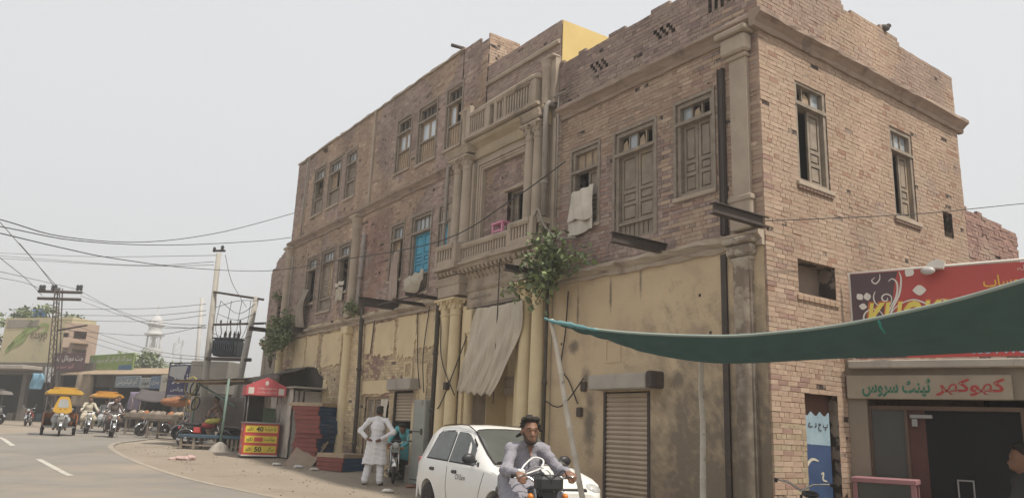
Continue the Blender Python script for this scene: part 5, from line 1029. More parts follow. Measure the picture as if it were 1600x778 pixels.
# ---- rickshaws
def rickshaw(label, loc, rz, body_c, loaded=True, tank=red_m, name='auto_rickshaw', roof=(.62, .36, .05)):
    t = thing(name, label, 'rickshaw', loc, rz); ym = flat('yellow paint %.2f' % roof[1], roof, .45); om = flat('panel paint %.2f' % body_c[1], body_c, .5)
    r = .28; wheel(t, (1.15, 0, r), r, .08, n=20); 
    for s in (-1, 1): wheel(t, (-.55, s * .58, .27), .27, .12, n=20, spokes=False, rim=steel_m)
    for s in (-.09, .09): MB().tube([(1.15, s, r), (1.0, s, .66), (.92, s, .92)], .026, 8).build('fork_leg', steel_m, t)
    MB().sheet(10, 4, lambda u, v: (1.15 + (r + .035) * cos(.35 + 2. * u), -.06 + .12 * v, r + (r + .035) * sin(.35 + 2. * u))).build('front_fender', chrome_m, t, .006)
    MB().lathe((.98, 0, .84), [(.02, -.06), (.08, -.02), (.09, .05)], 12, 'x').build('headlamp', blackp_m, t); MB().lathe((1.03, 0, .84), [(.075, 0), (.0, .03)], 12, 'x').build('headlamp_lens', flat('lamp lens', ()), t)
    MB().bbox(1.03, 1.045, -.12, .12, .66, .76, .004).build('number_plate', flat('plate', (.3, .3, .28)), t)
    MB().tube([(.86, .36, 1.02), (.9, .2, 1.02), (.92, 0, .96), (.9, -.2, 1.02), (.86, -.36, 1.02)], .013, 6).build('handlebar', chrome_m, t)
    S = [[(x, hw * cos(a), zc + h * sin(a)) for a in [2 * pi * k / 12 for k in range(12)]] for x, hw, zc, h in ((.84, .05, .76, .06), (.7, .12, .76, .1), (.5, .11, .75, .09), (.42, .06, .74, .06))]; MB().loft(S).build('tank', tank, t)
    MB().bbox(.02, .44, -.14, .14, .70, .78, .03).build('driver_seat', blackp_m, t); MB().bbox(.4, .8, -.11, .11, .24, .46, .03).build('engine', steel_m, t)
    MB().tube([(.9, 0, .8), (.5, 0, .5), (.0, 0, .35)], .03, 7).build('frame', blackp_m, t); MB().box(-1.1, .35, -.56, .56, .34, .40).build('floor', steel_m, t)
    for s in (-1, 1):
        MB().prism([(-1.1, .40), (.16, .40), (.22, .55), (.16, .86), (-1.1, .92)], s * .60 - .02, s * .60 + .02).build('side_panel', om, t)
        for x in (-1.08, .2): MB().tube([(x, s * .58, .86), (x, s * .58, 1.70)], .016, 6).build('canopy_post', steel_m, t)
    MB().bbox(-1.12, -1.08, -.6, .6, .4, .92, .01).build('back_panel', om, t); MB().bbox(-.95, -.55, -.55, .55, .6, .72, .03).build('passenger_seat', blackp_m, t); MB().bbox(-.5, -.1, -.55, .55, .6, .72, .03).build('passenger_seat', blackp_m, t)
    S = [[(x, y, z) for y, z in ((-.68 * k, z0), (-.70 * k, z0 + .05), (-.55 * k, z0 + .17), (0, z0 + .21), (.55 * k, z0 + .17), (.70 * k, z0 + .05), (.68 * k, z0))] for x, k, z0 in ((-1.2, .93, 1.66), (-1.1, 1, 1.65), (.75, 1, 1.66), (.95, .9, 1.67))]
    MB().loft(S).build('canopy', ym, t)
    MB().tube([(-.9, -.4, 1.86), (-.9, -.4, 1.93), (.5, -.4, 1.93), (.5, -.4, 1.86)], .015, 6).tube([(-.9, .4, 1.86), (-.9, .4, 1.93), (.5, .4, 1.93), (.5, .4, 1.86)], .015, 6).tube([(.5, -.4, 1.93), (.5, .4, 1.93)], .015, 6).tube([(-.9, -.4, 1.93), (-.9, .4, 1.93)], .015, 6).build('roof_rack', ym, t)
    if loaded:                                             # fairing in front of the driver
        P = [(-.34, .98), (-.30, 1.2), (-.2, 1.5), (-.13, 1.57), (.13, 1.57), (.2, 1.5), (.30, 1.2), (.34, .98), (.2, .9), (-.2, .9)]
        MB().prism([(y, z) for y, z in P], .97, 1.0, 'yz').build('fairing', ym, t)
        MB().prism([(-.2, 1.18), (-.15, 1.42), (-.1, 1.46), (.1, 1.46), (.15, 1.42), (.2, 1.18), (.14, 1.13), (-.14, 1.13)], 1.0, 1.008, 'yz').build('fairing_window', flat('pale pane', (.42, .43, .42), .15, 0, .6), t)
        for y, z in ((-.12, 1.06), (.04, 1.06)): MB().box(1.0, 1.006, y, y + .08, z, z + .015).build('fairing_slot', black_m, t)
    return t
# ------------------------------------------------------------------ people: smooth body surfaces grown round a skeleton
def polygonise(prims, h, k=.03, wr=0.):
    prims = [p for p in prims]; los, his = [], []
    for p in prims:
        if p[0] == 'c': a, b, r = np.array(p[1]), np.array(p[2]), max(p[3], p[4]); los.append(np.minimum(a, b) - r); his.append(np.maximum(a, b) + r)
        else: c, r = np.array(p[1]), np.array(p[2]).max(); los.append(c - r); his.append(c + r)
    lo, hi = np.min(los, 0) - 4 * h - k, np.max(his, 0) + 4 * h + k; n = np.ceil((hi - lo) / h).astype(int) + 1
    f = np.full(n, 1., np.float32)
    for p, l_, h_ in zip(prims, los, his):
        i0 = np.maximum(((l_ - lo - k - 3 * h) / h).astype(int), 0); i1 = np.minimum(np.ceil((h_ - lo + k + 3 * h) / h).astype(int) + 1, n)
        g = np.stack(np.meshgrid(*[lo[d] + h * np.arange(i0[d], i1[d]) for d in range(3)], indexing='ij'), -1).astype(np.float32)
        if p[0] == 'c':
            a, b = np.array(p[1], np.float32), np.array(p[2], np.float32); ab = b - a; t = np.clip(((g - a) @ ab) / max(ab @ ab, 1e-9), 0, 1); d = np.linalg.norm(g - a - t[..., None] * ab, axis=-1) - (p[3] + (p[4] - p[3]) * t)
        else:
            r = np.array(p[2], np.float32); q = (g - np.array(p[1], np.float32))
            if len(p) > 3 and p[3] is not None: q = q @ np.array(p[3], np.float32)
            q = q / r; m = np.linalg.norm(q, axis=-1); d = (m - 1) * m / np.maximum(np.linalg.norm(q / r, axis=-1), 1e-6)
        sl = tuple(slice(i0[d_], i1[d_]) for d_ in range(3)); o = f[sl]; hh = np.maximum(k - np.abs(o - d), 0) / k; f[sl] = np.minimum(o, d) - hh * hh * k * .25
    if wr:
        X, Y, Z = [lo[d] + h * np.arange(n[d]) for d in range(3)]; X, Y, Z = X[:, None, None], Y[None, :, None], Z[None, None, :]
        f = f + wr * (np.sin(38 * X + 22 * Z + 5 * np.sin(9 * Y)) * np.sin(31 * Y - 26 * Z + 4 * np.sin(11 * X)) + .6 * np.sin(61 * Z + 17 * X - 23 * Y)).astype(np.float32)
    s = f < 0; c = sum(s[i:n[0] - 1 + i, j:n[1] - 1 + j, l:n[2] - 1 + l].astype(np.int8) for i in (0, 1) for j in (0, 1) for l in (0, 1)); act = (c > 0) & (c < 8); idx = np.full(act.shape, -1); I = np.argwhere(act); idx[tuple(I.T)] = np.arange(len(I))
    acc = np.zeros((len(I), 3)); cnt = np.zeros(len(I))
    for i, j, l in [(i, j, l) for i in (0, 1) for j in (0, 1) for l in (0, 1)]:
        for d in range(3):
            o = [i, j, l]
            if o[d]: continue
            e = list(o); e[d] = 1; A, B = I + o, I + e; fa, fb = f[tuple(A.T)], f[tuple(B.T)]; m = (fa < 0) != (fb < 0); t = np.where(m, fa / np.where(m, fa - fb, 1), 0); P = np.array(o) + t[:, None] * (np.array(e) - o); acc[m] += P[m]; cnt[m] += 1
    V = lo + h * (I + acc / cnt[:, None]); F = []
    for d in range(3):
        e = [0, 0, 0]; e[d] = 1; a, b = [q for q in range(3) if q != d]; S0_ = s[tuple(slice(0, n[q] - e[q]) for q in range(3))]; S1_ = s[tuple(slice(e[q], n[q]) for q in range(3))]
        X = np.argwhere(S0_ != S1_); X = X[(X[:, a] > 0) & (X[:, b] > 0)]; u, w_ = np.zeros(3, int), np.zeros(3, int); u[a] = 1; w_[b] = 1
        Q = np.stack([idx[tuple(np.minimum(X - p, np.array(idx.shape) - 1).T)] for p in (0 * u, u, u + w_, w_)], 1); fl = S0_[tuple(X.T)] ^ (d == 1); Q[~fl] = Q[~fl][:, ::-1]; F.append(Q)
    F = np.concatenate(F); F = F[(F >= 0).all(1)]; return V, F
def grow(name, prims, h, m, parent, k=.03, wr=0., hem=None):
    V, F = polygonise(prims, h, k, wr)
    if hem is not None:
        keep = ~(V[F][:, :, 2] < hem).all(1); F = F[keep]; V[:, 2] = np.maximum(V[:, 2], hem + .012 * np.sin(V[:, 0] * 23))
    me = bpy.data.meshes.new(name); me.from_pydata(V.tolist(), [], F.tolist()); me.polygons.foreach_set('use_smooth', [True] * len(me.polygons)); me.update(); return link(name, me, m, parent)
def V3(*a): return Vector(a)
def person(label, J, loc, rz, shirt, trousers, skin=skin_m, h=.016, hair=hair_m, beard=True, skirt=True, shoe=None, face=(0, 1, 0), up=(0, 0, 1), fine=False, vest=None, wr=.004, hands='relax', scarf=None):
    # J: joint -> point; x to the figure's right, y forward, z up
    t = thing('person', label, 'person', loc, rz); J = {k: Vector(v) for k, v in J.items()}; c = lambda a, b, r0, r1: ('c', tuple(J[a] if isinstance(a, str) else a), tuple(J[b] if isinstance(b, str) else b), r0, r1)
    H = J['head']; fw = Vector(face).normalized(); up = Vector(up).normalized(); rt = fw.cross(up).normalized(); up = rt.cross(fw); R = np.array([rt[:], fw[:], up[:]]).T
    L = lambda x, y, z: tuple(H + rt * x + fw * y + up * z)
    P = [('e', tuple(H + up * .015), (.072, .09, .104), R), ('e', L(0, .02, -.055), (.054, .07, .07), R), ('c', L(0, .085, -.015), L(0, .108, -.038), .010, .015), ('e', L(0, .082, -.085), (.03, .022, .018), R), ('e', L(0, .078, .02), (.055, .02, .014), R),
         ('e', L(.078, -.01, -.01), (.012, .022, .034), R), ('e', L(-.078, -.01, -.01), (.012, .022, .034), R), ('e', L(0, .088, -.064), (.024, .014, .006), R)]
    P += [c('head', 'neck', .05, .052), c('neck', 'chest', .05, .10), c('chest', 'pelvis', .11, .11)]
    for s in 'LR':
        P += [c('neck', 'sh' + s, .04, .045), c('sh' + s, 'el' + s, .045, .036), c('el' + s, 'wr' + s, .037, .026), c('hip' + s, 'kn' + s, .085, .058), c('kn' + s, 'an' + s, .055, .038), c('an' + s, 'toe' + s, .04, .028), ('e', tuple(J['hip' + s]), (.1, .1, .11))]
        w_, hd = J['wr' + s], J['ha' + s]; d = (hd - w_).normalized(); cu_ = Vector(J.get('cu' + s, (0, 0, -1))).normalized(); lat = d.cross(cu_).normalized() * (1 if s == 'R' else -1); pm = w_ + d * .085
        P += [('c', tuple(w_), tuple(pm), .026, .03), ('c', tuple(w_ + d * .05 + lat * .022), tuple(pm + lat * .028), .016, .013), ('c', tuple(w_ + d * .05 - lat * .022), tuple(pm - lat * .028), .016, .013)]
        for i, (q, ln) in enumerate(((.033, .07), (.012, .08), (-.011, .075), (-.032, .058))):
            a = pm + lat * q; b = a + (d * .75 + cu_ * .65).normalized() * ln * .5; e = b + (d * -.1 + cu_).normalized() * ln * .55; P += [('c', tuple(a), tuple(b), .0115, .0105), ('c', tuple(b), tuple(e), .0105, .009)]
        a = w_ + d * .03 + lat * .03; b = a + (d * .6 + lat * .6 + cu_ * .3).normalized() * .045; P += [('c', tuple(a), tuple(b), .014, .012), ('c', tuple(b), tuple(b + (d * .8 + cu_ * .6).normalized() * .035), .012, .01)]
    grow('body', P, h * .6 if fine else h, skin, t, .022)
    if fine:
        for s in (-1, 1):
            MB().sphere(L(s * .032, .0845, .004), (.010, .004, .0045), 8, 6).build('eye', flat('eye white', (.4, .36, .33), .3), t); MB().sphere(L(s * .032, .0895, .004), (.0045, .003, .0045), 8, 6).build('iris', black_m, t)
            MB().tube([L(s * .012, .094, .024), L(s * .032, .096, .03), L(s * .055, .083, .022)], [.003, .004, .002], 6).build('eyebrow', hair, t)
        MB().tube([L(-.024, .096, -.062), L(0, .103, -.063), L(.024, .096, -.062)], [.002, .004, .002], 6).build('lips', flat('lips', (.2, .09, .07), .6), t)
    hp = [('e', L(0, -.024, .055), (.081, .088, .084), R), ('e', L(0, -.048, .005), (.076, .06, .08), R), ('e', L(.0, .04, .108), (.062, .045, .03), R)]
    if fine:
        hp += [('e', L(.03, .06, .115), (.05, .035, .028), R), ('e', L(-.05, .02, .11), (.04, .05, .03), R), ('e', L(.055, -.01, .1), (.035, .05, .035), R), ('e', L(-.068, -.01, .045), (.022, .03, .05), R), ('e', L(.068, -.01, .045), (.022, .03, .05), R), ('c', L(-.06, -.06, .1), L(-.12, -.09, .05), .035, .018), ('c', L(-.05, -.08, .06), L(-.15, -.1, .0), .03, .012), ('c', L(.05, -.07, -.02), L(.11, -.08, -.06), .02, .012)]
    if fine:
        Rh = random.Random(4)
        for k_ in range(90):
            a_, b_ = Rh.uniform(0, 2 * pi), Rh.uniform(-.1, 1.0); x_, y_, z_ = cos(a_) * cos(b_ * 1.5), sin(a_) * cos(b_ * 1.5), sin(b_ * 1.5)
            if y_ > .45 and z_ < .55: continue
            hp.append(('c', L(x_ * .078, -.022 + y_ * .086, .052 + z_ * .078), L(x_ * .086 + Rh.uniform(-.02, .02), -.022 + y_ * .096 + Rh.uniform(-.015, .02), .055 + z_ * .092 + Rh.uniform(-.012, .006)), .011, .006))
    grow('hair', hp, .0065 if fine else h, hair, t, .008 if fine else .02, .002 if fine else 0)
    if beard: grow('beard', [('e', L(0, .048, -.105), (.052, .052, .03), R), ('c', L(.062, .01, -.02), L(.05, .045, -.09), .016, .018), ('c', L(-.062, .01, -.02), L(-.05, .045, -.09), .016, .018), ('c', L(-.028, .092, -.05), L(.028, .092, -.05), .007, .007)] , .007 if fine else h * .7, mat('dark stubble', (.045, .032, .026), (.07, .048, .038), 60, .8, .3, 150), t, .015)
    S = [c('neck', 'chest', .055, .125), ('e', tuple(J['chest'] + V3(0, 0, .02)), (.165, .11, .14), None), c('chest', 'pelvis', .132, .145)]
    for s in 'LR': S += [c('neck', 'sh' + s, .052, .058), c('sh' + s, 'el' + s, .061, .052), c('el' + s, 'wr' + s, .055, .045)]
    if skirt:
        for s in 'LR': a, b = J['hip' + s], J['kn' + s]; S += [('c', tuple(a + V3(0, 0, .05)), tuple(a.lerp(b, .95)), .14, .155)]
        for y_ in (-.05, .05): S += [('c', tuple(J['pelvis'] + V3(0, y_, 0)), tuple((J['knL'] + J['knR']) * .5 + V3(0, y_, 0) + (J['hipL'] + J['hipR'] - J['knL'] - J['knR']) * .04), .13, .12)]
    st_ = J['anL'].z < .12 and J['knL'].z > .46
    if skirt and st_:
        for s in 'LR': S += [('c', tuple(J['kn' + s] + V3(0, 0, .05)), tuple(J['kn' + s].lerp(J['an' + s], .3)), .15, .15)]
    grow('shirt', S, h * .8 if fine else h, shirt, t, .04, wr, .47 if skirt and st_ else None)
    T = [('e', tuple(J['pelvis']), (.16, .14, .12), None)]
    for s in 'LR': T += [c('hip' + s, 'kn' + s, .108, .09), ('c', tuple(J['kn' + s]), tuple(J['kn' + s].lerp(J['an' + s], .93)), .09, .078)]
    grow('trousers', T, h, trousers, t, .03, wr)
    if fine:
        nk = J['neck']; fwb = (J['shR'] - J['shL']).normalized(); f2 = Vector((0, 0, 1)).cross(fwb); f2 = fw if f2.dot(fw) > 0 and False else fw
        cb_ = J['chest'] + fw * .125
        MB().tube([tuple(nk + fw * .075 + V3(0, 0, -.03)), tuple(nk.lerp(J['chest'], .45) + fw * .125), tuple(J['chest'] + fw * .135 + V3(0, 0, -.02))], [.004, .006, .004], 6).build('placket', mat('grey lilac shade seam', (.17, .165, .19), None, 5, .9), t)
        MB().prism([(-.03, .0), (.03, .0), (.004, -.12)], 0, .004, 'xz').build('neck_opening', skin, t).matrix_local = Matrix.Translation(nk + fw * .078 + V3(0, 0, .0)) @ Matrix.Rotation(.35, 4, 'X')
        mb = MB(); mb.tube([tuple(nk + fwb * (.062 * cos(a)) + fw * (.06 * sin(a) + .008) + V3(0, 0, .018 - .022 * max(sin(a), 0))) for a in [pi * 2 * k / 24 + 1.9 for k in range(22)]], .014, 7); mb.build('collar', shirt, t)
    for s in 'LR':
        a, b = J['an' + s], J['toe' + s]; grow('shoe', [('c', tuple(a + V3(0, 0, -.045)), tuple(b + V3(0, 0, -.008)), .036, .036), ('e', tuple(a.lerp(b, .55) + V3(0, 0, -.025)), (.048, .07, .03), None)], h * .8, shoe or mat('brown leather', (.09, .06, .045), (.07, .045, .035), 6, .6, .2), t, .02)
    return t
def standing(w_=.0): return dict(head=(0, .02, 1.60), neck=(0, 0, 1.45), chest=(0, 0, 1.25), pelvis=(0, 0, .95), shL=(-.18, 0, 1.40), shR=(.18, 0, 1.40), elL=(-.24, -.02, 1.12), elR=(.24, -.02, 1.12), wrL=(-.24, .06, .88), wrR=(.24, .06, .88), haL=(-.24, .09, .78), haR=(.24, .09, .78), hipL=(-.09, 0, .9), hipR=(.09, 0, .9), knL=(-.1, .02, .49), knR=(.1, .02, .49), anL=(-.1, 0, .085), anR=(.1, 0, .085), toeL=(-.12, .17, .035), toeR=(.12, .17, .035))
def riding(lean=.12, z=0., reach=.62, hb=.33, hz=.97): return dict(head=(0, lean + .05, 1.50 + z), neck=(0, lean, 1.355 + z), chest=(0, lean * .7, 1.15 + z), pelvis=(0, 0, .88 + z), shL=(-.185, lean, 1.30 + z), shR=(.185, lean, 1.30 + z), elL=(-.30, lean + .22, 1.08 + z), elR=(.30, lean + .22, 1.08 + z), wrL=(-hb - .02, reach - .08, hz + .04), wrR=(hb + .02, reach - .08, hz + .04), haL=(-hb, reach + .02, hz + .01), haR=(hb, reach + .02, hz + .01), hipL=(-.11, 0, .85 + z), hipR=(.11, 0, .85 + z), knL=(-.2, .44, .66 + z * .5), knR=(.2, .44, .66 + z * .5), anL=(-.2, .28, .34), anR=(.2, .28, .34), toeL=(-.22, .42, .27), toeR=(.22, .42, .27))
def on_bike(loc, rz, dx):                 # a rider sits on his machine: x forward of the bike is the rider's y
    c, s = cos(rz), sin(rz); return (loc[0] + dx * c, loc[1] + dx * s, loc[2] if len(loc) > 2 else 0), rz - pi / 2
lilac = mat('grey lilac cotton', (.30, .29, .32), (.255, .245, .275), 5, .9, .9, 16, bdist=.03); whitec = mat('white cotton', (.76, .75, .76), (.68, .67, .69), 5, .9, .8, 15, bdist=.03); turq = mat('turquoise cotton', (.13, .44, .46), (.11, .37, .39), 5, .9, .3, 70)
cream = mat('cream cotton', (.50, .46, .36), (.42, .38, .3), 5, .9, .3, 70); brownc = mat('grey brown cotton', (.115, .09, .082), (.09, .072, .066), 5, .9, .3, 70); paleb = mat('pale grey blue cotton', (.42, .44, .44), (.35, .37, .37), 5, .9, .3, 70); tanc = mat('tan pink cotton', (.36, .24, .19), (.3, .2, .16), 5, .9, .3, 70); charc = mat('charcoal cotton', (.075, .07, .07), (.06, .056, .056), 5, .9, .3, 70)
# ---- rider in the foreground
RB = Vector((.27, 7.75)); rzb = atan2(-.94, .34)
motorcycle('motorcycle', 'black motorcycle with chrome handlebar ridden by the man in grey lilac', flat('black tank', (.03, .03, .032), .3), (RB.x, RB.y, 0), rzb, mirrors=False, cowl=True).children
for o in bpy.data.objects:
    if o.name in ('handlebar', 'grip', 'grip.001', 'lever', 'lever.001'): o.scale.y = .84
loc, rz = on_bike((RB.x, RB.y, 0), rzb, -.24)
J = riding(.10, -.015, .57, .30, .975); J.update(head=(.01, .20, 1.375), neck=(0, .13, 1.235), chest=(0, .07, 1.05), pelvis=(0, -.03, .83), shL=(-.165, .12, 1.195), shR=(.165, .12, 1.195), elL=(-.27, .27, 1.02), elR=(.26, .25, 1.0), wrL=(-.265, .49, 1.0), wrR=(.24, .49, .985), haL=(-.265, .59, .985), haR=(.235, .59, .975), cuL=(0, .3, -1), cuR=(0, .3, -1))
person('bearded young man in grey lilac shirt riding the black motorcycle toward the viewer', J, loc, rz, lilac, lilac, fine=True, h=.013, face=(.1, 1, -.02), wr=.006)
cb = thing('white_cable', 'loop of white cable held over the motorcycle handlebar', 'cable', (RB.x, RB.y, 0), rzb)
MB().tube(smooth_line([(.28, -.22, 1.0), (.22, -.16, 1.06), (.2, -.06, 1.13), (.24, .02, 1.11), (.28, -.02, 1.04), (.28, -.12, 1.0), (.3, -.2, .98), (.34, -.3, .95)], 5), .009, 6).build('cord', white_m, cb); MB().bbox(.24, .31, -.25, -.18, .98, 1.03, .012).build('plug', white_m, cb)
# ---- man in white with hands on his back
J = standing(); J.update(head=(.02, .05, 1.655), neck=(0, 0, 1.50), chest=(0, -.01, 1.28), shL=(-.2, 0, 1.45), shR=(.2, 0, 1.45), elL=(-.38, -.10, 1.21), elR=(.40, -.10, 1.20), wrL=(-.21, -.19, 1.06), wrR=(.16, -.19, 1.05), haL=(-.12, -.21, 1.01), haR=(.08, -.21, 1.0), cuL=(1, 0, -.2), cuR=(-1, 0, -.2), knL=(-.15, .05, .49), knR=(.12, .03, .49), anL=(-.22, .0, .085), anR=(.13, 0, .085), toeL=(-.26, .17, .035), toeR=(.15, .17, .035))
person('man in white shalwar kameez seen from behind with hands on his hips', J, G(-2.95, 18.55), radians(-4), whitec, whitec, skin=skind_m, h=.016, beard=False, face=(.2, 1, 0), wr=.005)
motorcycle('motorcycle', 'small motorcycle parked by the half shuttered doorway facing the street', flat('grey tank', (.06, .06, .065), .4), G(-2.62, 19.35), radians(-82), plate=(.3, .3, .28))
J = standing(); J.update(head=(-.06, .42, 1.22), neck=(0, .34, 1.17), chest=(0, .22, 1.08), pelvis=(0, 0, .92), shL=(-.18, .32, 1.15), shR=(.2, .26, 1.22), elL=(-.24, .38, .9), elR=(.34, .34, .98), wrL=(-.14, .5, .78), wrR=(.28, .5, .86), haL=(-.1, .57, .74), haR=(.24, .58, .82))
person('man in turquoise kameez bending over the parked motorcycle', J, G(-2.35, 20.0), radians(150), turq, charc, skin=skin_m, h=.018, beard=False, face=(0, .8, -.6), up=(0, .6, .8))
# ---- figure at the right edge
J = standing(); dz = -.30; J = {k: (v[0], v[1], max(v[2] + dz, .05) if k[:3] not in ('kn', 'an', 'toe') else v[2]) for k, v in J.items()}; J.update(knL=(-.1, .3, .45), knR=(.1, .3, .45), anL=(-.1, .1, .085), anR=(.1, .1, .085))
person('dark haired person in charcoal shirt at the right edge before the tent shop', J, (4.62, 7.1, 0), radians(75), charc, charc, h=.018, beard=False, face=(0, 1, 0))
bicycle('black bicycle standing below the tarpaulin left of the blue panel', (2.86, 7.75, 0), radians(78), .06)
# ------------------------------------------------------------------ street stalls in front of the left wing
def rot(v, a): return Vector((v[0] * cos(a) - v[1] * sin(a), v[0] * sin(a) + v[1] * cos(a)))
ki = thing('red_kiosk', 'red shawarma kiosk with peaked canopy and yellow price strips', 'kiosk', G(-7.40, 24.2), radians(24)); ki.scale = (.74, .95, 1.0); kr = mat('kiosk red', (.52, .075, .06), (.44, .06, .05), 1.5, .5, .1, 20, .4); krd = mat('kiosk awning red', (.52, .11, .12), (.42, .085, .095), 1.5, .7, .2, 30)
ky = flat('kiosk yellow', (.72, .55, .06), .5); kw = flat('kiosk white', (.62, .56, .5), .5)
MB().box(-.68, .68, -.45, .45, .06, .98).build('counter', kr, ki); MB().box(-.72, .72, -.5, .5, .98, 1.02).build('counter_top', steel_m, ki); MB().box(-.69, .69, -.46, .46, .04, .08).build('skirting', kw, ki)
for x in (-.64, .64):
    for y in (-.42, .42): MB().bar((x, y, 1.02), (x, y, 1.82), .022).build('post', steel_m, ki); MB().bar((x, y, 0), (x, y, .06), .03).build('foot', black_m, ki)
MB().add([(-.78, -.55, 1.80), (.78, -.55, 1.80), (.78, .55, 1.80), (-.78, .55, 1.80), (-.78, -.55, 2.08), (.78, -.55, 2.08), (.78, .55, 2.08), (-.78, .55, 2.08), (0, -.55, 2.34), (0, .55, 2.34)], [(0, 1, 5, 8, 4), (3, 2, 6, 9, 7), (0, 3, 7, 4), (1, 2, 6, 5), (4, 8, 9, 7), (5, 8, 9, 6), (0, 1, 2, 3)]).build('canopy', krd, ki)
MB().box(-.55, .62, -.38, .38, 1.02, 1.03).build('shelf', dark_m, ki); MB().box(-.62, .1, .36, .40, 1.02, 1.8).build('back_sheet', dark_m, ki); MB().box(.1, .6, .36, .40, 1.02, 1.45).build('back_sheet', mat('dull green sheet', (.12, .17, .1), None, 3), ki)
kx, kz = Vector((1, 0, 0)), Vector((0, 0, 1)); blk = flat('black print', (.02, .02, .02), .6); ryel = flat('kiosk text yellow', (.7, .5, .05), .6)
for i, (z, t1, t2) in enumerate(((.72, 'بڑا شوارما', '40'), (.42, 'چھوٹا شوارما', None), (.14, 'برگر', '50'))):
    st_ = MB().bbox(-.62, .62, -.456, -.45, z, z + .20, .003).build('price_strip', ky, ki)
    text(t1, .44 if i < 2 else .28, .13, (.12 if i < 2 else .26, -.459, z + .035), kx, kz, blk, st_, bold=.006); text('روپے', .24, .12, (-.56, -.459, z + .04), kx, kz, blk, st_, bold=.006)
    if t2: text(t2, .28, .14, (-.22, -.459, z + .03), kx, kz, blk, st_, arabic=False, bold=.03)
    else: MB().box(-.26, .08, -.4585, -.457, z + .04, z + .16).build('red_patch', kr, st_)
sx_ = Vector((0, -1, 0)); text('شوارما', .62, .24, (-.684, .33, .22), sx_, kz, kw, ki, bold=.02); text('مکہ', .4, .2, (-.684, .3, .52), sx_, kz, ryel, ki, bold=.02); text('پوائنٹ', .5, .2, (-.684, .35, .72), sx_, kz, kw, ki, bold=.02)
text('مکہ شوارما پوائنٹ', .75, .09, (-.35, -.554, 1.96), kx, kz, kw, ki, bold=.008); text('اینڈ برگر پوائنٹ', .75, .08, (-.35, -.554, 1.85), kx, kz, kw, ki, bold=.008)
for x in (-.70, .48): MB().bbox(x, x + .22, -.556, -.55, 1.83, 2.02, .003).build('printed_patch', kw, ki)
MB().lathe((0, -.553, 2.16), [(.07, 0), (.05, -.004), (.0, -.005)], 14, 'y').build('round_emblem', kw, ki)
# white plastered box stall
wb = thing('white_plaster_booth', 'whitewashed rough plaster booth between the kiosk and the stacked platforms', 'booth', (OX - .57215 * 17.2 - .82015 * .45, OY + .82015 * 17.2 - .57215 * .45, gz(24.8)), TH + pi)
MB().sheet(26, 20, lambda u, v: (-.95 + 1.9 * u, -.5 + .05 * mnoise.noise(Vector((u * 5, v * 4, 1))) + .02 * mnoise.noise(Vector((u * 17, v * 15, 1))), 2.12 * v - .12 * u * v)).build('front_face', mat('lumpy whitewash', (.52, .48, .43), (.4, .365, .325), 3, .95, .8, 14, c3=(.3, .265, .23), s3=2, t3=.56, bdist=.03), wb)
MB().box(-.93, .93, -.42, .4, 0, 1.96).build('block', mat('lumpy whitewash', ()), wb); MB().bbox(-1.0, 1.3, -.6, .42, 2.02, 2.07, .01).build('roof_slab', concrete_m, wb)
MB().tube([(1.2, -.4, 1.95), (1.2, -.4, 1.5), (1.6, -.4, 1.5), (1.6, -.4, 1.95), (1.9, -.4, 1.95)], .03, 6).build('pipe_frame', rust_m, wb)
# stacked wooden platforms, red on one side and blue on the other
redw = mat('faded red wood', (.24, .075, .062), (.19, .06, .05), 3, .8, .3, 40, c3=(.16, .1, .085), s3=4, t3=.6); bluew = mat('faded blue wood', (.03, .075, .155), (.024, .06, .125), 3, .8, .3, 40, c3=(.07, .085, .11), s3=4, t3=.6)
def platform(loc, rz, tone, label, group=None, L_=1.85, W=1.05, th=.115, tilt=(0, 0)):
    o = thing('wooden_platform', label, 'platform', loc, rz, group); o.rotation_euler = (tilt[0], tilt[1], rz); t_ = th
    MB().bbox(-W / 2, W / 2, -L_ / 2, -L_ / 2 + .05, 0, t_, .006).build('end_rail', redw if tone else palewood_m, o); MB().bbox(-W / 2, W / 2, L_ / 2 - .05, L_ / 2, 0, t_, .006).build('end_rail', redw if tone else palewood_m, o)
    for s in (-1, 1): MB().bbox(s * W / 2 - .025 - .025 * s, s * W / 2 + .025 - .025 * s, -L_ / 2 + .05, L_ / 2 - .05, 0, t_, .006).build('side_rail', bluew if tone else palewood_m, o)
    for k in range(6): MB().bbox(-W / 2 + .052 + k * (W - .104) / 6, -W / 2 + .046 + (k + 1) * (W - .104) / 6, -L_ / 2 + .052, L_ / 2 - .052, t_ - .03, t_ - .004, .004).build('plank', palewood_m, o)
    return o
sb = Vector((-5.38, 22.85)); srz = radians(-25)
off = [0, .06, .02, .10, .13, .20, .16, .10, .02, -.06, -.14]; z = .22
for i in range(11):
    d = rot((off[i] * .9, -off[i] * .5), srz); nm = ['lowest', 'second lowest', 'third', 'fourth', 'fifth', 'sixth', 'seventh', 'eighth', 'ninth', 'tenth', 'topmost painted'][i]
    platform((sb.x + d.x, sb.y + d.y, gz(sb.y) + z), srz + rng.uniform(-.09, .09), 1, f'{nm} red and blue platform of the tall stack by the booth' if i < 10 else 'topmost red and blue platform of the tall stack by the booth', 'platforms in the tall stack', L_=1.0 + rng.uniform(-.06, .06), W=.86 + rng.uniform(-.08, .08), th=.118); z += .124
MB().bbox(-.4, .4, -.45, .45, 0, .215, .01).build('trestle', bluew); o = bpy.data.objects['trestle']; o.location = (sb.x, sb.y, gz(sb.y)); o.rotation_euler = (0, 0, srz); tag(o, 'blue painted block base beneath the tall platform stack', 'trestle')
platform((sb.x - .15, sb.y + .1, gz(sb.y) + z), srz + .1, 0, 'bare wood platform lying on top of the tall stack', L_=.9, W=1.1, th=.10)
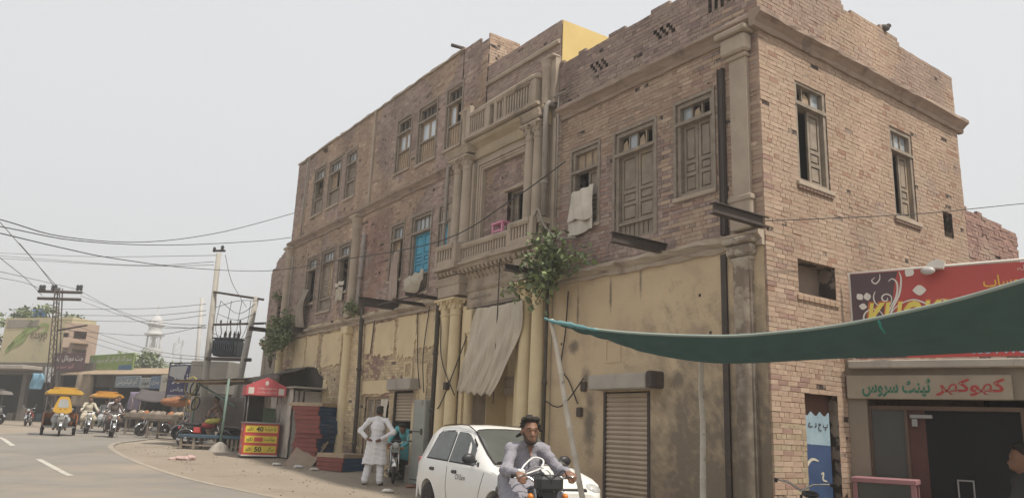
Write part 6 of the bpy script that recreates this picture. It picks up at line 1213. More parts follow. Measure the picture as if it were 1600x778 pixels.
lbp = Vector((-4.33, 21.5)); z = 0
for i in range(4): platform((lbp.x, lbp.y, gz(lbp.y) + z), radians(-34) + rng.uniform(-.05, .05), 1 if i < 3 else 0, ['bottom red and blue platform of the low stack behind the man in white', 'second platform up in the low stack behind the man in white', 'third platform up in the low stack behind the man in white', 'bare topped platform on top of the low stack behind the man in white'][i], 'platforms in the low stack', L_=.86, W=.95, th=.105); z += .11
for i, dx in enumerate((0, .42)):
    o = thing('leaning_board', ['left plank board leaning on the tall platform stack', 'right plank board leaning on the tall platform stack'][i], 'board', G(-6.02 + dx * .9, 22.15 - dx * .08), radians(-8)); o.rotation_euler = (radians(-36), radians(16), radians(-14))
    MB().bbox(0, .40, -.025, .0, 0, .98, .005).build('board', mat('grey brown plank', (.33, .255, .19), (.25, .19, .145), 4, .9, .4, 50, stretch=(1, 1, .2)), o)
# bench platforms, posts of the awning
benchblue = mat('dull blue wood', (.06, .10, .135), (.05, .08, .11), 3, .8, .3, 40, c3=(.17, .14, .115), s3=3, t3=.57)
def takht(label, c, rz, L_=1.9, W=1.0):
    o = thing('bench_platform', label, 'bench', G(*c), rz); MB().bbox(-L_ / 2, L_ / 2, -W / 2, W / 2, .36, .46, .01).build('seat', benchblue, o)
    for x in (-L_ / 2 + .1, -.35, .35, L_ / 2 - .1):
        for y in (-W / 2 + .08, W / 2 - .08): MB().bbox(x - .04, x + .04, y - .04, y + .04, 0, .36, .006).build('leg', wood_m, o)
    MB().box(-L_ / 2 + .1, L_ / 2 - .1, -W / 2 + .06, -W / 2 + .1, .1, .15).build('stretcher', wood_m, o); return o
takht('low blue painted wooden bench platform left of the red kiosk', (-9.75, 26.45), radians(-2), 1.75, .7); takht('low blue painted wooden bench platform half hidden behind the red kiosk', (-8.3, 26.3), radians(-6), 1.2, .7)
greenp = flat('pale green paint', (.17, .25, .21), .6)
for p, h_, lb_ in (((-9.2, 26.05), 2.3, 'pale green awning post standing in a rubble heap by the bench'), ((-11.32, 28.87), 2.25, 'pale green awning post at the left end of the bench')):
    o = thing('awning_post', lb_, 'post', G(*p)); MB().tube([(0, 0, 0), (.03, 0, h_)], .04, 8).build('shaft', greenp, o)
    MB().lathe((0, 0, -.02), [(.36, 0), (.25, .15), (.12, .26), (.05, .3)], 9, smooth=False).build('rubble_base', concrete_m, o)
for i, (a, b) in enumerate((((-11.7, 27.9, 2.18), (-8.7, 26.2, 2.22)), ((-11.6, 29.6, 2.2), (-9.4, 29.2, 2.3)), ((-11.2, 28.6, 2.2), (-9.3, 27.4, 1.4)))):
    o = thing('awning_rail', ['front wooden rail of the stall roof left of the kiosk', 'rear wooden rail of the stall roof left of the kiosk', 'sloping brace of the stall roof left of the kiosk'][i], 'rail'); MB().tube([(a[0], a[1], a[2] + .46), (b[0], b[1], b[2] + .46)], .04, 7).build('rail', palewood_m if i < 2 else greenp, o)
o = thing('stall_awning', 'flat dark sheet awning over the bench platform left of the kiosk', 'awning'); MB().sheet(16, 6, lambda u, v: Vector((-8.6, 26.0, 2.76)).lerp(Vector((-11.9, 27.7, 2.70)), u).lerp(Vector((-9.2, 29.4, 2.86)).lerp(Vector((-12.0, 29.8, 2.74)), u), v) + Vector((0, 0, .012 * sin(u * 60) - .03 * sin(pi * u)))).build('sheet', mat('dark sheet', ()), o, .02)
o = thing('stall_screen', 'grey brown backcloth screen behind the bench platform', 'screen'); MB().sheet(12, 6, lambda u, v: (-12.0 + 2.5 * u, 30.3 + .05 * sin(u * 20), .95 + 1.3 * v)).build('cloth', mat('dusty mauve cloth', (.22, .185, .17), (.17, .145, .13), 2, .95, .3), o, .01)
for i, (x, y, z_, r_) in enumerate(((-11.45, 28.7, 2.2, .26), (-11.3, 28.7, 2.12, .2), (-11.35, 28.7, 1.6, .22), (-11.2, 28.7, 1.58, .18))):
    o = thing('hanging_tube', ['upper large yellow rubber tube hanging at the stall corner', 'upper inner grey rubber tube hanging at the stall corner', 'lower yellow rubber tube hanging at the stall corner', 'lower small grey rubber tube hanging at the stall corner'][i], 'tube', (x, y, z_ + .35)); MB().tube([(r_ * .75 * cos(a), .1 * sin(a), r_ * 1.25 * sin(a)) for a in [2 * pi * k / 24 for k in range(24)]], .022, 7, closed=True).build('ring', flat('yellow rubber', (.42, .34, .09), .6) if i % 2 == 0 else black_m, o)
motorcycle('motorcycle', 'red motorcycle with yellow bundle parked beside the bench platform', red_m, G(-10.17, 27.15), radians(12), lean=-.12)
o = thing('yellow_bundle', 'yellow plastic bundle lying on the red motorcycle', 'bundle', (-9.95, 27.15, gz(27.15) + .86)); grow('bag', [('e', (0, 0, .02), (.22, .14, .09)), ('e', (.15, 0, .06), (.14, .1, .08)), ('e', (-.14, .02, .0), (.12, .1, .07))], .02, flat('yellow plastic', (.52, .45, .1), .5), o, .04, .01)
bicycle('bicycle ridden by the man in tan pink behind the awning post', G(-10.45, 28.7), radians(200))
loc, rz = on_bike(G(-10.45, 28.7), radians(200), -.2); person('man in tan pink kameez sitting on a bicycle under the stall roof', riding(.16, .12, .5, .25, 1.0), loc, rz, tanc, tanc, skin=skind_m, h=.024, beard=False)
bicycle('bicycle parked beside the booth behind the kiosk', G(-8.9, 28.0), radians(15))
o = thing('litter', 'crumpled pinkish rag lying on the dusty shoulder', 'litter', G(-8.95, 22.5)); grow('rag', [('e', (0, 0, .04), (.26, .14, .06)), ('e', (.2, .05, .06), (.16, .1, .07)), ('e', (-.2, -.04, .02), (.16, .1, .04))], .022, flat('pink rag', (.5, .36, .33), .9), o, .04, .016)
for i, (x, y, c, lb_) in enumerate(((-5.5, 21.6, (.6, .6, .6), 'crumpled white bag before the leaning boards'), (-4.95, 21.1, (.5, .47, .42), 'crumpled grey paper before the low platform stack'), (-6.2, 22.0, (.55, .52, .48), 'white scrap at the foot of the leaning boards'), (-2.1, 18.35, (.25, .13, .09), 'broken brick lying by the motorcycle wheel'), (-2.45, 17.2, (.6, .58, .54), 'white paper scrap on the ground before the man in white'))):
    o = thing('litter', lb_, 'litter', G(x, y)); grow('scrap', [('e', (0, 0, .03), (.11, .07, .04)), ('e', (.07, .03, .02), (.08, .05, .04))], .014, flat('scrap %d' % i, c, .8), o, .03, .012)
mb = MB(); R_ = random.Random(5)                         # gravel and crumbs along the shoulder
for i in range(420):
    t_ = R_.uniform(0, 1); x = -2.0 - 11 * t_ + R_.gauss(0, .9); y = 15.5 + 13 * t_ + R_.gauss(0, .9)
    if -14 < x < 3: s_ = R_.choice((.006, .008, .01, .012, .02)); mb.sphere((x, y, gz(y) + s_ * .3 + .01), (s_ * R_.uniform(.8, 1.5), s_, s_ * .6), 5, 3)
tag(mb.build('gravel', dirt_m), 'loose grit and crumbs scattered along the dusty shoulder', 'gravel', kind='stuff')
# ------------------------------------------------------------------ traffic
vz = radians(-63)
def heading(x, y): return atan2(-y, -x)                     # towards the viewer
x, y = -18.3, 32.9; hz_ = heading(x, y) + .03
rickshaw('yellow topped motor rickshaw with fairing driving toward the viewer, leftmost on the road', G(x, y), hz_, (.36, .13, .04))
loc, rz = on_bike(G(x, y), hz_, .22); J = riding(.1, -.05, .55, .33, 1.04); person('rickshaw driver in pale clothes behind the yellow fairing', J, loc, rz, paleb, paleb, skin=skind_m, h=.024)
x2, y2 = -19.6, 39.0; rickshaw('yellow topped motor rickshaw driving behind the two motorcycles', G(x2, y2), heading(x2, y2) + .1, (.3, .28, .24), False, roof=(.62, .30, .05))
loc, rz = on_bike(G(x2, y2), heading(x2, y2) + .1, .22); person('rickshaw driver in white behind the two motorcyclists', riding(.1, -.05, .55, .33, 1.04), loc, rz, paleb, paleb, skin=skind_m, h=.028)
for x, y, sh_, lb1, lb2, hr in ((-19.0, 36.4, cream, 'dark motorcycle ridden by the man in cream', 'motorcyclist in cream shalwar kameez riding toward the viewer', hair_m), (-16.37, 33.4, brownc, 'red trimmed motorcycle ridden by the man in brown', 'motorcyclist in grey brown kameez riding toward the viewer', hair_m)):
    a = heading(x, y) + .08; motorcycle('motorcycle', lb1, red_m if sh_ is brownc else flat('black tank', ()), G(x, y), a, plate=(.3, .3, .28), cowl=False)
    loc, rz = on_bike(G(x, y), a, -.2); person(lb2, riding(.1, .02, .55), loc, rz, sh_, sh_ if sh_ is cream else brownc, skin=skind_m, h=.022, hair=hr)
loc, rz = on_bike(G(-16.37, 33.4), heading(-16.37, 33.4) + .08, -.55); J = riding(.05, .06, .3); J.update(head=(-.14, .05, 1.58), elL=(-.26, .1, 1.1), elR=(.26, .1, 1.1)); person('passenger in white sitting behind the man in brown', J, loc, rz, whitec, whitec, skin=skind_m, h=.026)
rickshaw('grey canopied rickshaw trailer parked at the far left kerb', G(-29.5, 45.5), radians(-20), (.09, .07, .06), False, roof=(.30, .27, .25))
motorcycle('motorcycle', 'red motorcycle parked beside the grey rickshaw at far left', red_m, G(-26.5, 44.5), radians(-70))
# ------------------------------------------------------------------ far street
class Front:                                # noqa                                # a street frontage: survey points along it and heights
    def __init__(s, px0, D0, px1, D1):
        a, b = at(px0, 655, D0), at(px1, 655, D1); s.o = Vector((a.x, a.y, 0)); s.e = Vector((b.x - a.x, b.y - a.y, 0)).normalized(); s.n = Vector((s.e.y, -s.e.x, 0)); s.rz = atan2(s.e.y, s.e.x); s.zb = gz(s.o.y) - .05
    def fr(s, a, b, z): return tuple(s.o + s.e * a + s.n * b + Vector((0, 0, z)))
    def az(s, px, py, b=0.):
        c = Vector((0, 0, EYE)); d = at(px, py, 1.) - c; p = s.o + s.n * b; t = (p - c).dot(s.n) / d.dot(s.n); q = c + d * t; return (q - s.o).dot(s.e), q.z
    def rect(s, x0, y0, x1, y1, b=0.): a0, z1 = s.az(x0, y0, b); a1, z0 = s.az(x1, y1, b); return min(a0, a1), max(a0, a1), min(z0, z1), max(z0, z1)
F1 = Front(-60, 55, 145, 51); F2 = Front(132, 52, 275, 45)
fy = mat('faded yellow wall', (.50, .44, .28), (.42, .37, .24), .5, .9, .2, 10, c3=(.33, .30, .22), s3=.5, t3=.57, w3=.15); fpink = mat('pinkish plaster', (.42, .32, .25), (.35, .265, .21), .5, .9, .2, 10); fdark = mat('dim shop interior', (.06, .055, .055), (.04, .04, .045), .6, .95, .1); ftan = mat('tan fascia', (.36, .27, .18), (.28, .21, .145), .8, .9, .2, 10); fgrey = mat('grey shop wall', (.17, .15, .132), (.115, .10, .09), .6, .9, .2, 10)
yb = thing('yellow_building', 'far yellow walled building with green painted swirls and lettering', 'building')
r = F1.rect(10, 497, 99, 565, -2.5); r2 = F1.rect(8, 500, 82, 565, -2.5)
MB(F1.fr).box(r[0], r[1] + .2, -4.6, -2.5, F1.zb, r[3]).build('wall', fy, yb); MB(F1.fr).bbox(r[0] + .2, r[0] + 3.5, -2.5, -2.46, r[3] - .75, r[3] - .12, .02).build('stain_panel', mat('grey brown stain', (.30, .27, .22), None, 1), yb)
fg = flat('green swirl paint', (.27, .33, .12), .8)
def sw(pts, w_): 
    mb = MB(); stroke(mb, [F1.az(x, y, -2.46) for x, y in pts], w_, F1.fr, -2.46); mb.build('painted_swirl', fg, yb)
for p, w_ in (([(12, 545), (28, 528), (48, 516), (62, 510)], .22), ([(20, 542), (36, 530), (40, 522)], .2), ([(8, 550), (22, 534)], .2), ([(58, 513), (66, 507), (74, 509), (70, 518), (60, 522)], .14), ([(34, 520), (44, 512), (52, 512)], .14)): sw(p, w_)
a, z_ = F1.az(46, 533, -2.46); a1, _ = F1.az(72, 533, -2.46); text('easyp', a1 - a, .62, F1.fr(a, -2.455, z_), F1.e, (0, 0, 1), flat('brown lettering', (.16, .11, .08), .8), yb, arabic=False, bold=.0)
P0_ = at(142, 655, 53); F3 = Front(60, 50, 142, 53); F3.o = Vector((P0_.x, P0_.y, 0)); _d = Vector((P0_.x, P0_.y, 0)).normalized(); F3.e = Vector((_d.y, -_d.x, 0)); F3.n = Vector((F3.e.y, -F3.e.x, 0))
pb = thing('pink_building', 'far pinkish plastered building with balcony openings behind the lattice pole', 'building')
r = F3.rect(97, 503, 141, 600, -2.0); ops = [F3.rect(116, 517, 134, 530, -2.), F3.rect(97, 519, 107, 527, -2.), F3.rect(113, 545, 133, 560, -2.), F3.rect(96, 542, 105, 556, -2.)]; mb = MB(); wall_body(mb, F3.fr, r[0] + .25, r[1], F3.zb, r[3], ops, -2., -2.4); mb.box(r[0] + .25, r[1], -3.9, -3.4, F3.zb, r[3], F3.fr); mb.box(r[1] - .2, r[1], -3.4, -2.4, F3.zb, r[3], F3.fr); mb.box(r[0] + .25, r[1] - .2, -3.4, -2.4, r[3] - .15, r[3] - .02, F3.fr); mb.build('wall', fpink, pb)
q = F3.rect(110, 534, 138, 538, -1.5); MB(F3.fr).box(q[0], q[1], -2, -1.2, q[2], q[3]).build('balcony_slab', ftan, pb)
for o_ in ops: MB(F3.fr).box(o_[0] + .1, o_[1] - .1, -2.36, -2.3, o_[2], o_[2] + .3).build('window_rail', rust_m, pb)
tk = thing('water_tank', 'blue plastic water tank on the roof of the yellow building', 'tank', F1.fr(*[F1.az(60, 498, -4)[0], -4, F1.az(60, 499, -4)[1]])); tb = flat('blue plastic', (.04, .13, .36), .4)
MB().lathe((0, 0, 0), [(.48, 0), (.5, .05), (.5, .3), (.47, .33), (.5, .36), (.5, .62), (.42, .72), (.2, .78), (.2, .84)], 18).build('shell', tb, tk); MB().bar((-.62, 0, 0), (-.62, 0, 1.2), .03).build('vent_pipe', steel_m, tk)
def shoprow(F, name, label, x0, x1, ytop, nb, depth, wm, seed=0):
    o = thing(name, label, 'building'); a0, _ = F.az(x0, 600); a1, _ = F.az(x1, 600); zt = F.az((x0 + x1) / 2, ytop)[1]; W = (a1 - a0) / nb; ops = [(a0 + i * W + .22, a0 + (i + 1) * W - .22, F.zb + .02, zt - .85) for i in range(nb)]
    mb = MB(); wall_body(mb, F.fr, a0, a1, F.zb, zt, ops, 0, -.3); mb.box(a0, a1, -depth, -.3, zt - .2, zt - .02, F.fr); mb.build('wall', wm, o); MB(F.fr).box(a0 + .02, a1 - .02, -depth, -depth + .2, F.zb, zt - .2).build('back_wall', fdark, o)
    for i in range(nb + 1): MB(F.fr).box(a0 + i * W - .08 if i else a0 + .02, a0 + i * W + .08 if i < nb else a1 - .02, -depth + .2, -.32, F.zb, zt - .25).build('party_wall', fdark, o)
    R_ = random.Random(seed)
    for i, p in enumerate(ops):
        for k in range(5):
            x = R_.uniform(p[0], p[1] - .5); MB(F.fr).bbox(x, x + R_.uniform(.3, .6), -2 + R_.uniform(0, .8), -1, F.zb, F.zb + R_.uniform(.4, 1.6), .03).build('shop_goods', R_.choice([fgrey, ftan, wood_m, mat('dull teal', (.08, .13, .14), None, 2), mat('dull plum', (.12, .07, .08), None, 2)]), o)
    return o, a0, a1, zt
sr1, a0, a1, zt = shoprow(F1, 'shop_row', 'row of dark open fronted shops below the far yellow building', -60, 142, 566, 4, 4, fgrey, 1)
MB(F1.fr).bbox(a0, F1.az(70, 560)[0], 0, 1.5, zt - .55, zt - .30, .03).build('canopy_slab', concrete_m, sr1)
sr2, b0, b1, zt2 = shoprow(F2, 'shop_row', 'row of low dark shops under the green signboard', 132, 275, 583, 3, 5, fgrey, 2)
MB(F2.fr).add([(b0 - .3, -.5, zt2 + .45), (b1 + 3, -.5, zt2 + .2), (b1 + 3, 1.5, zt2 - .3), (b0 - .3, 1.5, zt2 - .1)], [(0, 1, 2, 3)]).build('tin_roof', ftan, sr2, .05)
def board(F, x0, y0, x1, y1, b, m, label, name='signboard', cat='sign', txt=(), tilt=0.):
    o = thing(name, label, cat); r = F.rect(x0, y0, x1, y1, b); MB(F.fr).bbox(r[0], r[1], b - .08, b, r[2], r[3], .02).build('panel', m, o)
    for s_, u0, u1, v0, v1, m2 in txt: W, H = r[1] - r[0], r[3] - r[2]; text(s_, W * (u1 - u0), H * (v1 - v0), F.fr(r[0] + W * u0, b + .012, r[2] + H * v0), F.e, (0, 0, 1), m2, o, bold=.01)
    return o, r
wht = flat('white lettering', (.6, .58, .54), .7); org = flat('orange lettering', (.5, .28, .08), .7)
board(F1, 85, 551, 129, 580, .5, mat('dark maroon sign', (.10, .055, .06), (.075, .045, .05), .8, .7, .1), 'dark maroon shop sign with white Urdu lettering beside the lattice pole', txt=(('جٹ موبائل اینڈ', .04, .96, .5, .9, wht), ('آٹوز سروس', .1, .7, .12, .4, flat('pink lettering', (.5, .25, .25), .7))))
o, r = board(F2, 141, 555, 206, 580, .2, mat('green sign', (.22, .30, .10), (.17, .25, .08), .5, .7, .1), 'long green signboard with white Urdu lettering over the low shops', txt=(('بسم اللہ اللہ اکبر آٹو سروس والا', .03, .97, .42, .92, wht), ('پروپرائٹر محمد اکرم', .05, .55, .1, .35, flat('pale lettering', (.5, .5, .3), .7))))
W_ = r[1] - r[0]; MB(F2.fr).box(r[0] + W_ * .7, r[1] - .15, .2, .205, r[2] + .12, r[2] + .42).build('blue_strip', flat('blue strip', (.06, .14, .26), .7), o)
board(F2, 181, 588, 217, 605, 1.6, mat('grey blue sign', (.20, .24, .27), (.16, .19, .22), .8, .7, .1), 'grey blue shop sign hanging under the tin roof', txt=(('آٹو الیکٹریشن', .08, .92, .2, .85, wht),))
board(F2, 219, 590, 234, 606, 1.6, mat('pale grey sign', (.34, .35, .34), (.28, .29, .28), .8, .7, .1), 'small pale sign right of the grey blue shop sign', txt=(('موٹر', .15, .85, .2, .8, flat('black print', ())),))
board(F2, 236, 588, 250, 607, 1.7, mat('dull blue sign', (.14, .19, .27), (.11, .15, .22), .8, .7, .1), 'small dull blue sign between the pale sign and the cream banner', txt=(('بیٹری', .15, .85, .3, .8, wht),))
board(F2, 252, 586, 268, 615, 1.7, mat('cream banner', (.50, .46, .38), (.42, .385, .32), .8, .8, .1), 'cream banner hanging left of the blue framed sign', txt=(('دکان', .2, .8, .6, .85, flat('black print', ())),))
o, r = board(F1, 71, 573, 79, 597, 1.6, flat('white board', (.5, .5, .5), .7), 'white board leaning under the shop canopy', 'white_board', 'board')
def rag(F, x0, y0, x1, y1, b, m, label, sw_=.1):
    o = thing('hanging_cloth', label, 'cloth'); r = F.rect(x0, y0, x1, y1, b); MB(F.fr).sheet(8, 12, lambda u, v: (r[0] + (r[1] - r[0]) * (u + sw_ * sin(v * 5)), b + .12 * sin(u * 9 + v * 3), r[3] - (r[3] - r[2]) * v)).build('cloth', m, o, .02); return o
rag(F1, 52, 583, 64, 608, 1.8, flat('pale blue cloth', (.2, .38, .5), .9), 'pale blue cloth hanging from the far shop canopy'); rag(F1, 121, 582, 137, 635, 1.5, mat('straw sacking', (.33, .27, .2), (.26, .21, .155), 1, .95), 'long straw coloured sacking hanging beside the maroon sign'); rag(F2, 205, 612, 214, 640, 2.4, flat('mauve cloth', (.26, .22, .3), .9), 'mauve cloth hanging over the fruit stalls')
# stalls and carts before the far shops
for i, (px, py, D, lb_) in enumerate(((222, 682, 36.3, 'low wooden trestle table stall left of the loaded handcart'), (258, 688, 33.3, 'wooden handcart loaded with heaped goods behind the red motorcycle'))):
    p = at(px, py, D); o = thing('street_stall', lb_, 'stall', G(p.x, p.y), radians(-10)); MB().bbox(-.75, .75, -.45, .45, .72, .82, .01).build('table_top', wood_m, o)
    for x in (-.65, .65):
        for y in (-.38, .38): MB().bbox(x - .04, x + .04, y - .04, y + .04, 0, .72, .006).build('leg', wood_m, o)
    MB().box(-.65, .65, -.4, -.36, .2, .25).build('stretcher', wood_m, o); MB().bbox(-.8, .8, -.5, -.46, .8, 1.0, .01).build('side_board', wood_m, o)
    for k in range(5):
        g_ = thing('goods_sack', 'bulging sack among the goods heaped on the far stalls', 'sack', (p.x - .5 + .25 * k, p.y + rng.uniform(-.2, .2), gz(p.y) + .82), group='sacks heaped on the far stalls'); grow('sack', [('e', (0, 0, .14), (.17, .15, .15)), ('e', (.05, 0, .26), (.09, .08, .07))], .04, [oldcloth_m, wood_m, flat('orange cloth', (.34, .15, .07), .9), oldcloth_m, palewood_m][k], g_, .05, .015)
def tent(pts, m, label):
    o = thing('stall_canopy', label, 'canopy'); P = [at(*p) for p in pts]; MB().sheet(10, 6, lambda u, v: (P[0].lerp(P[1], u)).lerp(P[3].lerp(P[2], u), v) - Vector((0, 0, .25 * sin(pi * u) * (1 - .3 * v)))).build('cloth', m, o, .02)
    for p in P: MB().bar((p.x, p.y, gz(p.y)), tuple(p), .03).build('pole', wood_m, o)
tent(((208, 622, 40), (300, 618, 36), (292, 605, 40), (222, 607, 44)), mat('dark tent cloth', (.10, .085, .085), (.075, .065, .065), 1, .95), 'dark cloth canopy stretched over the far fruit stalls')
o = thing('orange_bundle', 'orange and white cloth bundle slung under the dark stall canopy', 'bundle', at(275, 628, 37)); grow('bundle', [('e', (0, 0, 0), (.75, .3, .22)), ('e', (.2, 0, .1), (.4, .25, .2))], .06, flat('orange cloth', ()), o, .08, .03)
for i, (px, py, D, c, lb_) in enumerate(((197, 668, 47, charc, 'person in dark clothes standing before the low shops'), (355, 668, 33, whitec, 'person in white standing behind the stall posts'))):
    p = at(px, py, D); J = standing(); person(lb_, J, G(p.x, p.y), radians(170), c, c, skin=skind_m, h=.035, beard=False)
motorcycle('motorcycle', 'dark motorcycle parked at the left end of the far stalls', flat('black tank', ()), G(at(236, 690, 35).x, at(236, 690, 35).y), radians(-120)); motorcycle('motorcycle', 'maroon motorcycle parked between the far stall table and the handcart', flat('maroon paint', (.2, .03, .035), .4), G(at(300, 690, 33).x, at(300, 690, 33).y), radians(-150))
# blue framed sign
bs = thing('blue_framed_sign', 'tall dark blue sign with white Urdu script in a pipe frame', 'sign'); FB = Front(262, 37, 322, 35.5); r = FB.rect(266, 570, 318, 617); MB(FB.fr).box(r[0], r[1], -.04, 0, r[2], r[3]).build('panel', mat('deep blue sign', (.035, .035, .11), (.03, .03, .09), 1, .6, .1), bs)
MB(FB.fr).prism([(r[0] + .1, r[3] - .08), (r[1] * .5 + r[0] * .5, r[3] - .05), (r[0] * .6 + r[1] * .4, r[3] - .75), (r[0] + .05, r[3] - .5)], .0, .02).build('torn_flap', flat('grey flap', (.4, .4, .4), .8), bs)
W_, H_ = r[1] - r[0], r[3] - r[2]; text('جہانگیر', W_ * .78, H_ * .42, FB.fr(r[0] + W_ * .12, .01, r[2] + H_ * .34), FB.e, (0, 0, 1), wht, bs, bold=.02); text('سائیکل ورکس', W_ * .8, H_ * .16, FB.fr(r[0] + W_ * .1, .01, r[2] + H_ * .1), FB.e, (0, 0, 1), wht, bs)
for a in (r[0] - .08, r[1] + .1): MB(FB.fr).tube([(a, -.05, gz(36)), (a, -.05, r[3] + .12)], .035, 7).build('frame_post', rust_m, bs)
MB(FB.fr).tube([(r[0] - .12, -.05, r[3] + .1), (r[1] + .16, -.05, r[3] + .06)], .035, 7).build('frame_bar', rust_m, bs)
# low grey box hut under the transformer
hp = at(337, 585, 32.5); hut = thing('grey_cabin', 'weathered grey board cabin beneath the transformer', 'cabin', G(hp.x, hp.y), radians(-15)); MB().bbox(-.9, .9, -.5, .5, 1.9, 3.25, .03).build('box', mat('weathered grey board', (.24, .225, .2), (.18, .17, .15), 1.5, .9, .3), hut); MB().bar((-.8, 0, 0), (-.8, 0, 1.95), .05).build('leg', wood_m, hut); MB().bar((.8, 0, 0), (.8, 0, 1.95), .05).build('leg', wood_m, hut)
# ------------------------------------------------------------------ poles, transformer
def pole_pts(p, q): return Vector(p), Vector(q)
P1t = Vector((-12.02, 31.2, 8.03)); P1b = Vector((-11.86, 31.2, gz(31.2))); P2t = Vector((-10.07, 30.6, 6.19)); P2b = Vector((-10.57, 30.6, gz(30.6)))
cpm = mat('pale concrete pole', (.40, .375, .335), (.33, .31, .275), 2, .9, .3, 30, c3=(.25, .23, .2), s3=3, t3=.6)
def spole(P, Q, r0, r1, label, m=cpm, name='utility_pole'):
    o = thing(name, label, 'pole'); MB().tube([tuple(Q), tuple(P)], [r0, r1], 10).build('shaft', m, o); return o
up1 = spole(P1t, P1b, .16, .1, 'tall leaning concrete utility pole left of the transformer'); up2 = spole(P2t, P2b, .15, .1, 'shorter leaning concrete utility pole right of the transformer'); P3t = Vector((-14.38, 36, 6.91)); spole(P3t, (-14.06, 36.0, gz(36)), .11, .085, 'slender white utility pole behind the blue framed sign', flat('white steel pole', (.45, .44, .42), .6))
lerp = lambda a, b, t: Vector(a).lerp(Vector(b), t)
def insul(p, par, s_=1.): MB().lathe(tuple(p), [(.02 * s_, 0), (.05 * s_, .04 * s_), (.03 * s_, .07 * s_), (.05 * s_, .1 * s_), (.02 * s_, .15 * s_)], 8).build('insulator', blackp_m, par)
MB().bar(P1t + Vector((-.25, 0, .1)), P1t + Vector((.25, 0, .12)), .05).build('cap_arm', rust_m, up1); insul(P1t + Vector((.12, 0, .1)), up1, 1.6); insul(P1t + Vector((-.2, 0, .05)), up1, 1.4)
for y0, y1 in ((456, 468), (507, 505)):
    MB().bar(aty(334, y0, 31.1), aty(412, y1, 30.5), .045).build('cross_arm', rust_m, up1)
for x in (345, 360, 375, 390): insul(aty(x, 505, 30.8), up1, .9); MB().tube([aty(x, 508, 30.8), aty(x + 1, 520, 30.8), aty(x - 2, 530, 30.8)], .02, 5).build('fuse_lead', rust_m, up1)
tf_ = thing('transformer', 'dark blue grey oil transformer on a platform between the concrete poles', 'transformer', aty(355, 557, 31.0), radians(-8)); tfm = mat('dark transformer paint', (.045, .055, .07), (.035, .043, .055), 2, .5, .1)
MB().bbox(-.5, .5, -.3, .3, 0, .66, .04).build('tank', tfm, tf_); MB().bbox(-.56, .56, -.34, .34, .66, .72, .01).build('lid', tfm, tf_)
for k in range(12): MB().box(-.46 + k * .083, -.43 + k * .083, -.42, -.3, .08, .6).build('cooling_fin', tfm, tf_)
for x in (-.2, 0, .2, .36): MB().lathe((x, 0, .72), [(.045, 0), (.06, .06), (.04, .1), (.06, .15), (.03, .24), (.015, .3)], 8).build('bushing', rust_m, tf_)
pl = thing('transformer_platform', 'steel channel platform carrying the transformer between the poles', 'platform'); MB().bar(aty(322, 560, 30.9), aty(392, 562, 30.5), .07).build('channel', rust_m, pl); MB().bar(aty(322, 560, 31.4), aty(392, 562, 31.0), .07).build('channel', rust_m, pl)
# lattice pole at left
lt = thing('lattice_pole', 'dark lattice steel pole with double cross arms in front of the yellow building', 'pole'); T_, B_ = Vector((-25.22, 43, 8.22)), Vector((-24.4, 43, gz(43)))
wd = lambda t: .26 * (1 - t) + .13 * t
for sx_, sy_ in ((-1, -1), (1, -1), (1, 1), (-1, 1)): MB().tube([tuple(B_ + Vector((sx_ * wd(0), sy_ * wd(0), 0))), tuple(T_ + Vector((sx_ * wd(1), sy_ * wd(1), 0)))], .035, 5).build('corner_angle', rust_m, lt)
for k in range(15):
    t0, t1 = k / 15, (k + 1) / 15
    for s_ in (-1, 1): MB().bar(tuple(lerp(B_, T_, t0) + Vector((-s_ * wd(t0), -wd(t0), 0))), tuple(lerp(B_, T_, t1) + Vector((s_ * wd(t1), -wd(t1), 0))), .018, n=5).build('lattice_bar', rust_m, lt)
for y0, D in ((455, 42.8), (466, 42.8)): MB().bar(aty(60 if y0 == 455 else 59, y0, 43), aty(128 if y0 == 455 else 126, y0 + 2, 43), .085).build('cross_arm', rust_m, lt)
for x in (63, 68, 82, 86, 121, 126): insul(aty(x, 454, 43), lt, 2.2)
MB().bar(aty(90, 516, 43), aty(136, 508, 42.5), .05).build('bracket_arm', rust_m, lt)
# wires
def wirep(pts, r=.012, label='thin black overhead wire strung across the street', group='overhead wires'):
    if pts[0][0] < 0: a_, b_ = aty(*pts[0]), aty(*pts[1]); ext = [tuple(a_ + (a_ - b_) * 2.2)]
    elif pts[-1][0] > 1600: a_, b_ = aty(*pts[-1]), aty(*pts[-2]); ext = [tuple(a_ + (a_ - b_) * 4)]
    else: ext = []
    W_ = [tuple(aty(*p)) for p in pts]; W_ = ext + W_ if pts[0][0] < 0 else W_ + ext
    o = thing('overhead_wire', label, 'wire', group=group); MB().tube(smooth_line(W_, 5), r, 4, False).build('strand', wire_m, o)
LL = 'thin wire running from the lattice pole toward the transformer poles'; LU = 'wire slanting down from the upper left sky to the lattice pole'; LT = 'thin wire reaching left from the top of the tall concrete pole'
for y0, y1, y2 in ((455, 507, 511), (470, 505, 513), (462, 500, 508), (500, 545, 558), (510, 552, 562), (520, 560, 572), (483, 482, 475), (492, 493, 485), (500, 502, 492), (515, 524, 508)): wirep(((126 if y0 < 480 else 92, y0, 42.8), (230, y1, 38), (322, y2, 31.2)), .012, LL, 'wires from the lattice pole to the transformer poles')
for p in (((-10, 336, 30), (60, 415, 38), (92, 451, 42.8)), ((-10, 395, 30), (40, 435, 38), (66, 462, 42.8)), ((30, 380, 30), (60, 415, 37), (88, 452, 42.8)), ((-10, 422, 30), (60, 438, 38), (121, 452, 42.8)), ((-10, 432, 30), (40, 442, 38), (64, 452, 42.8))): wirep(p, .014, LU, 'wires from the upper left to the lattice pole')
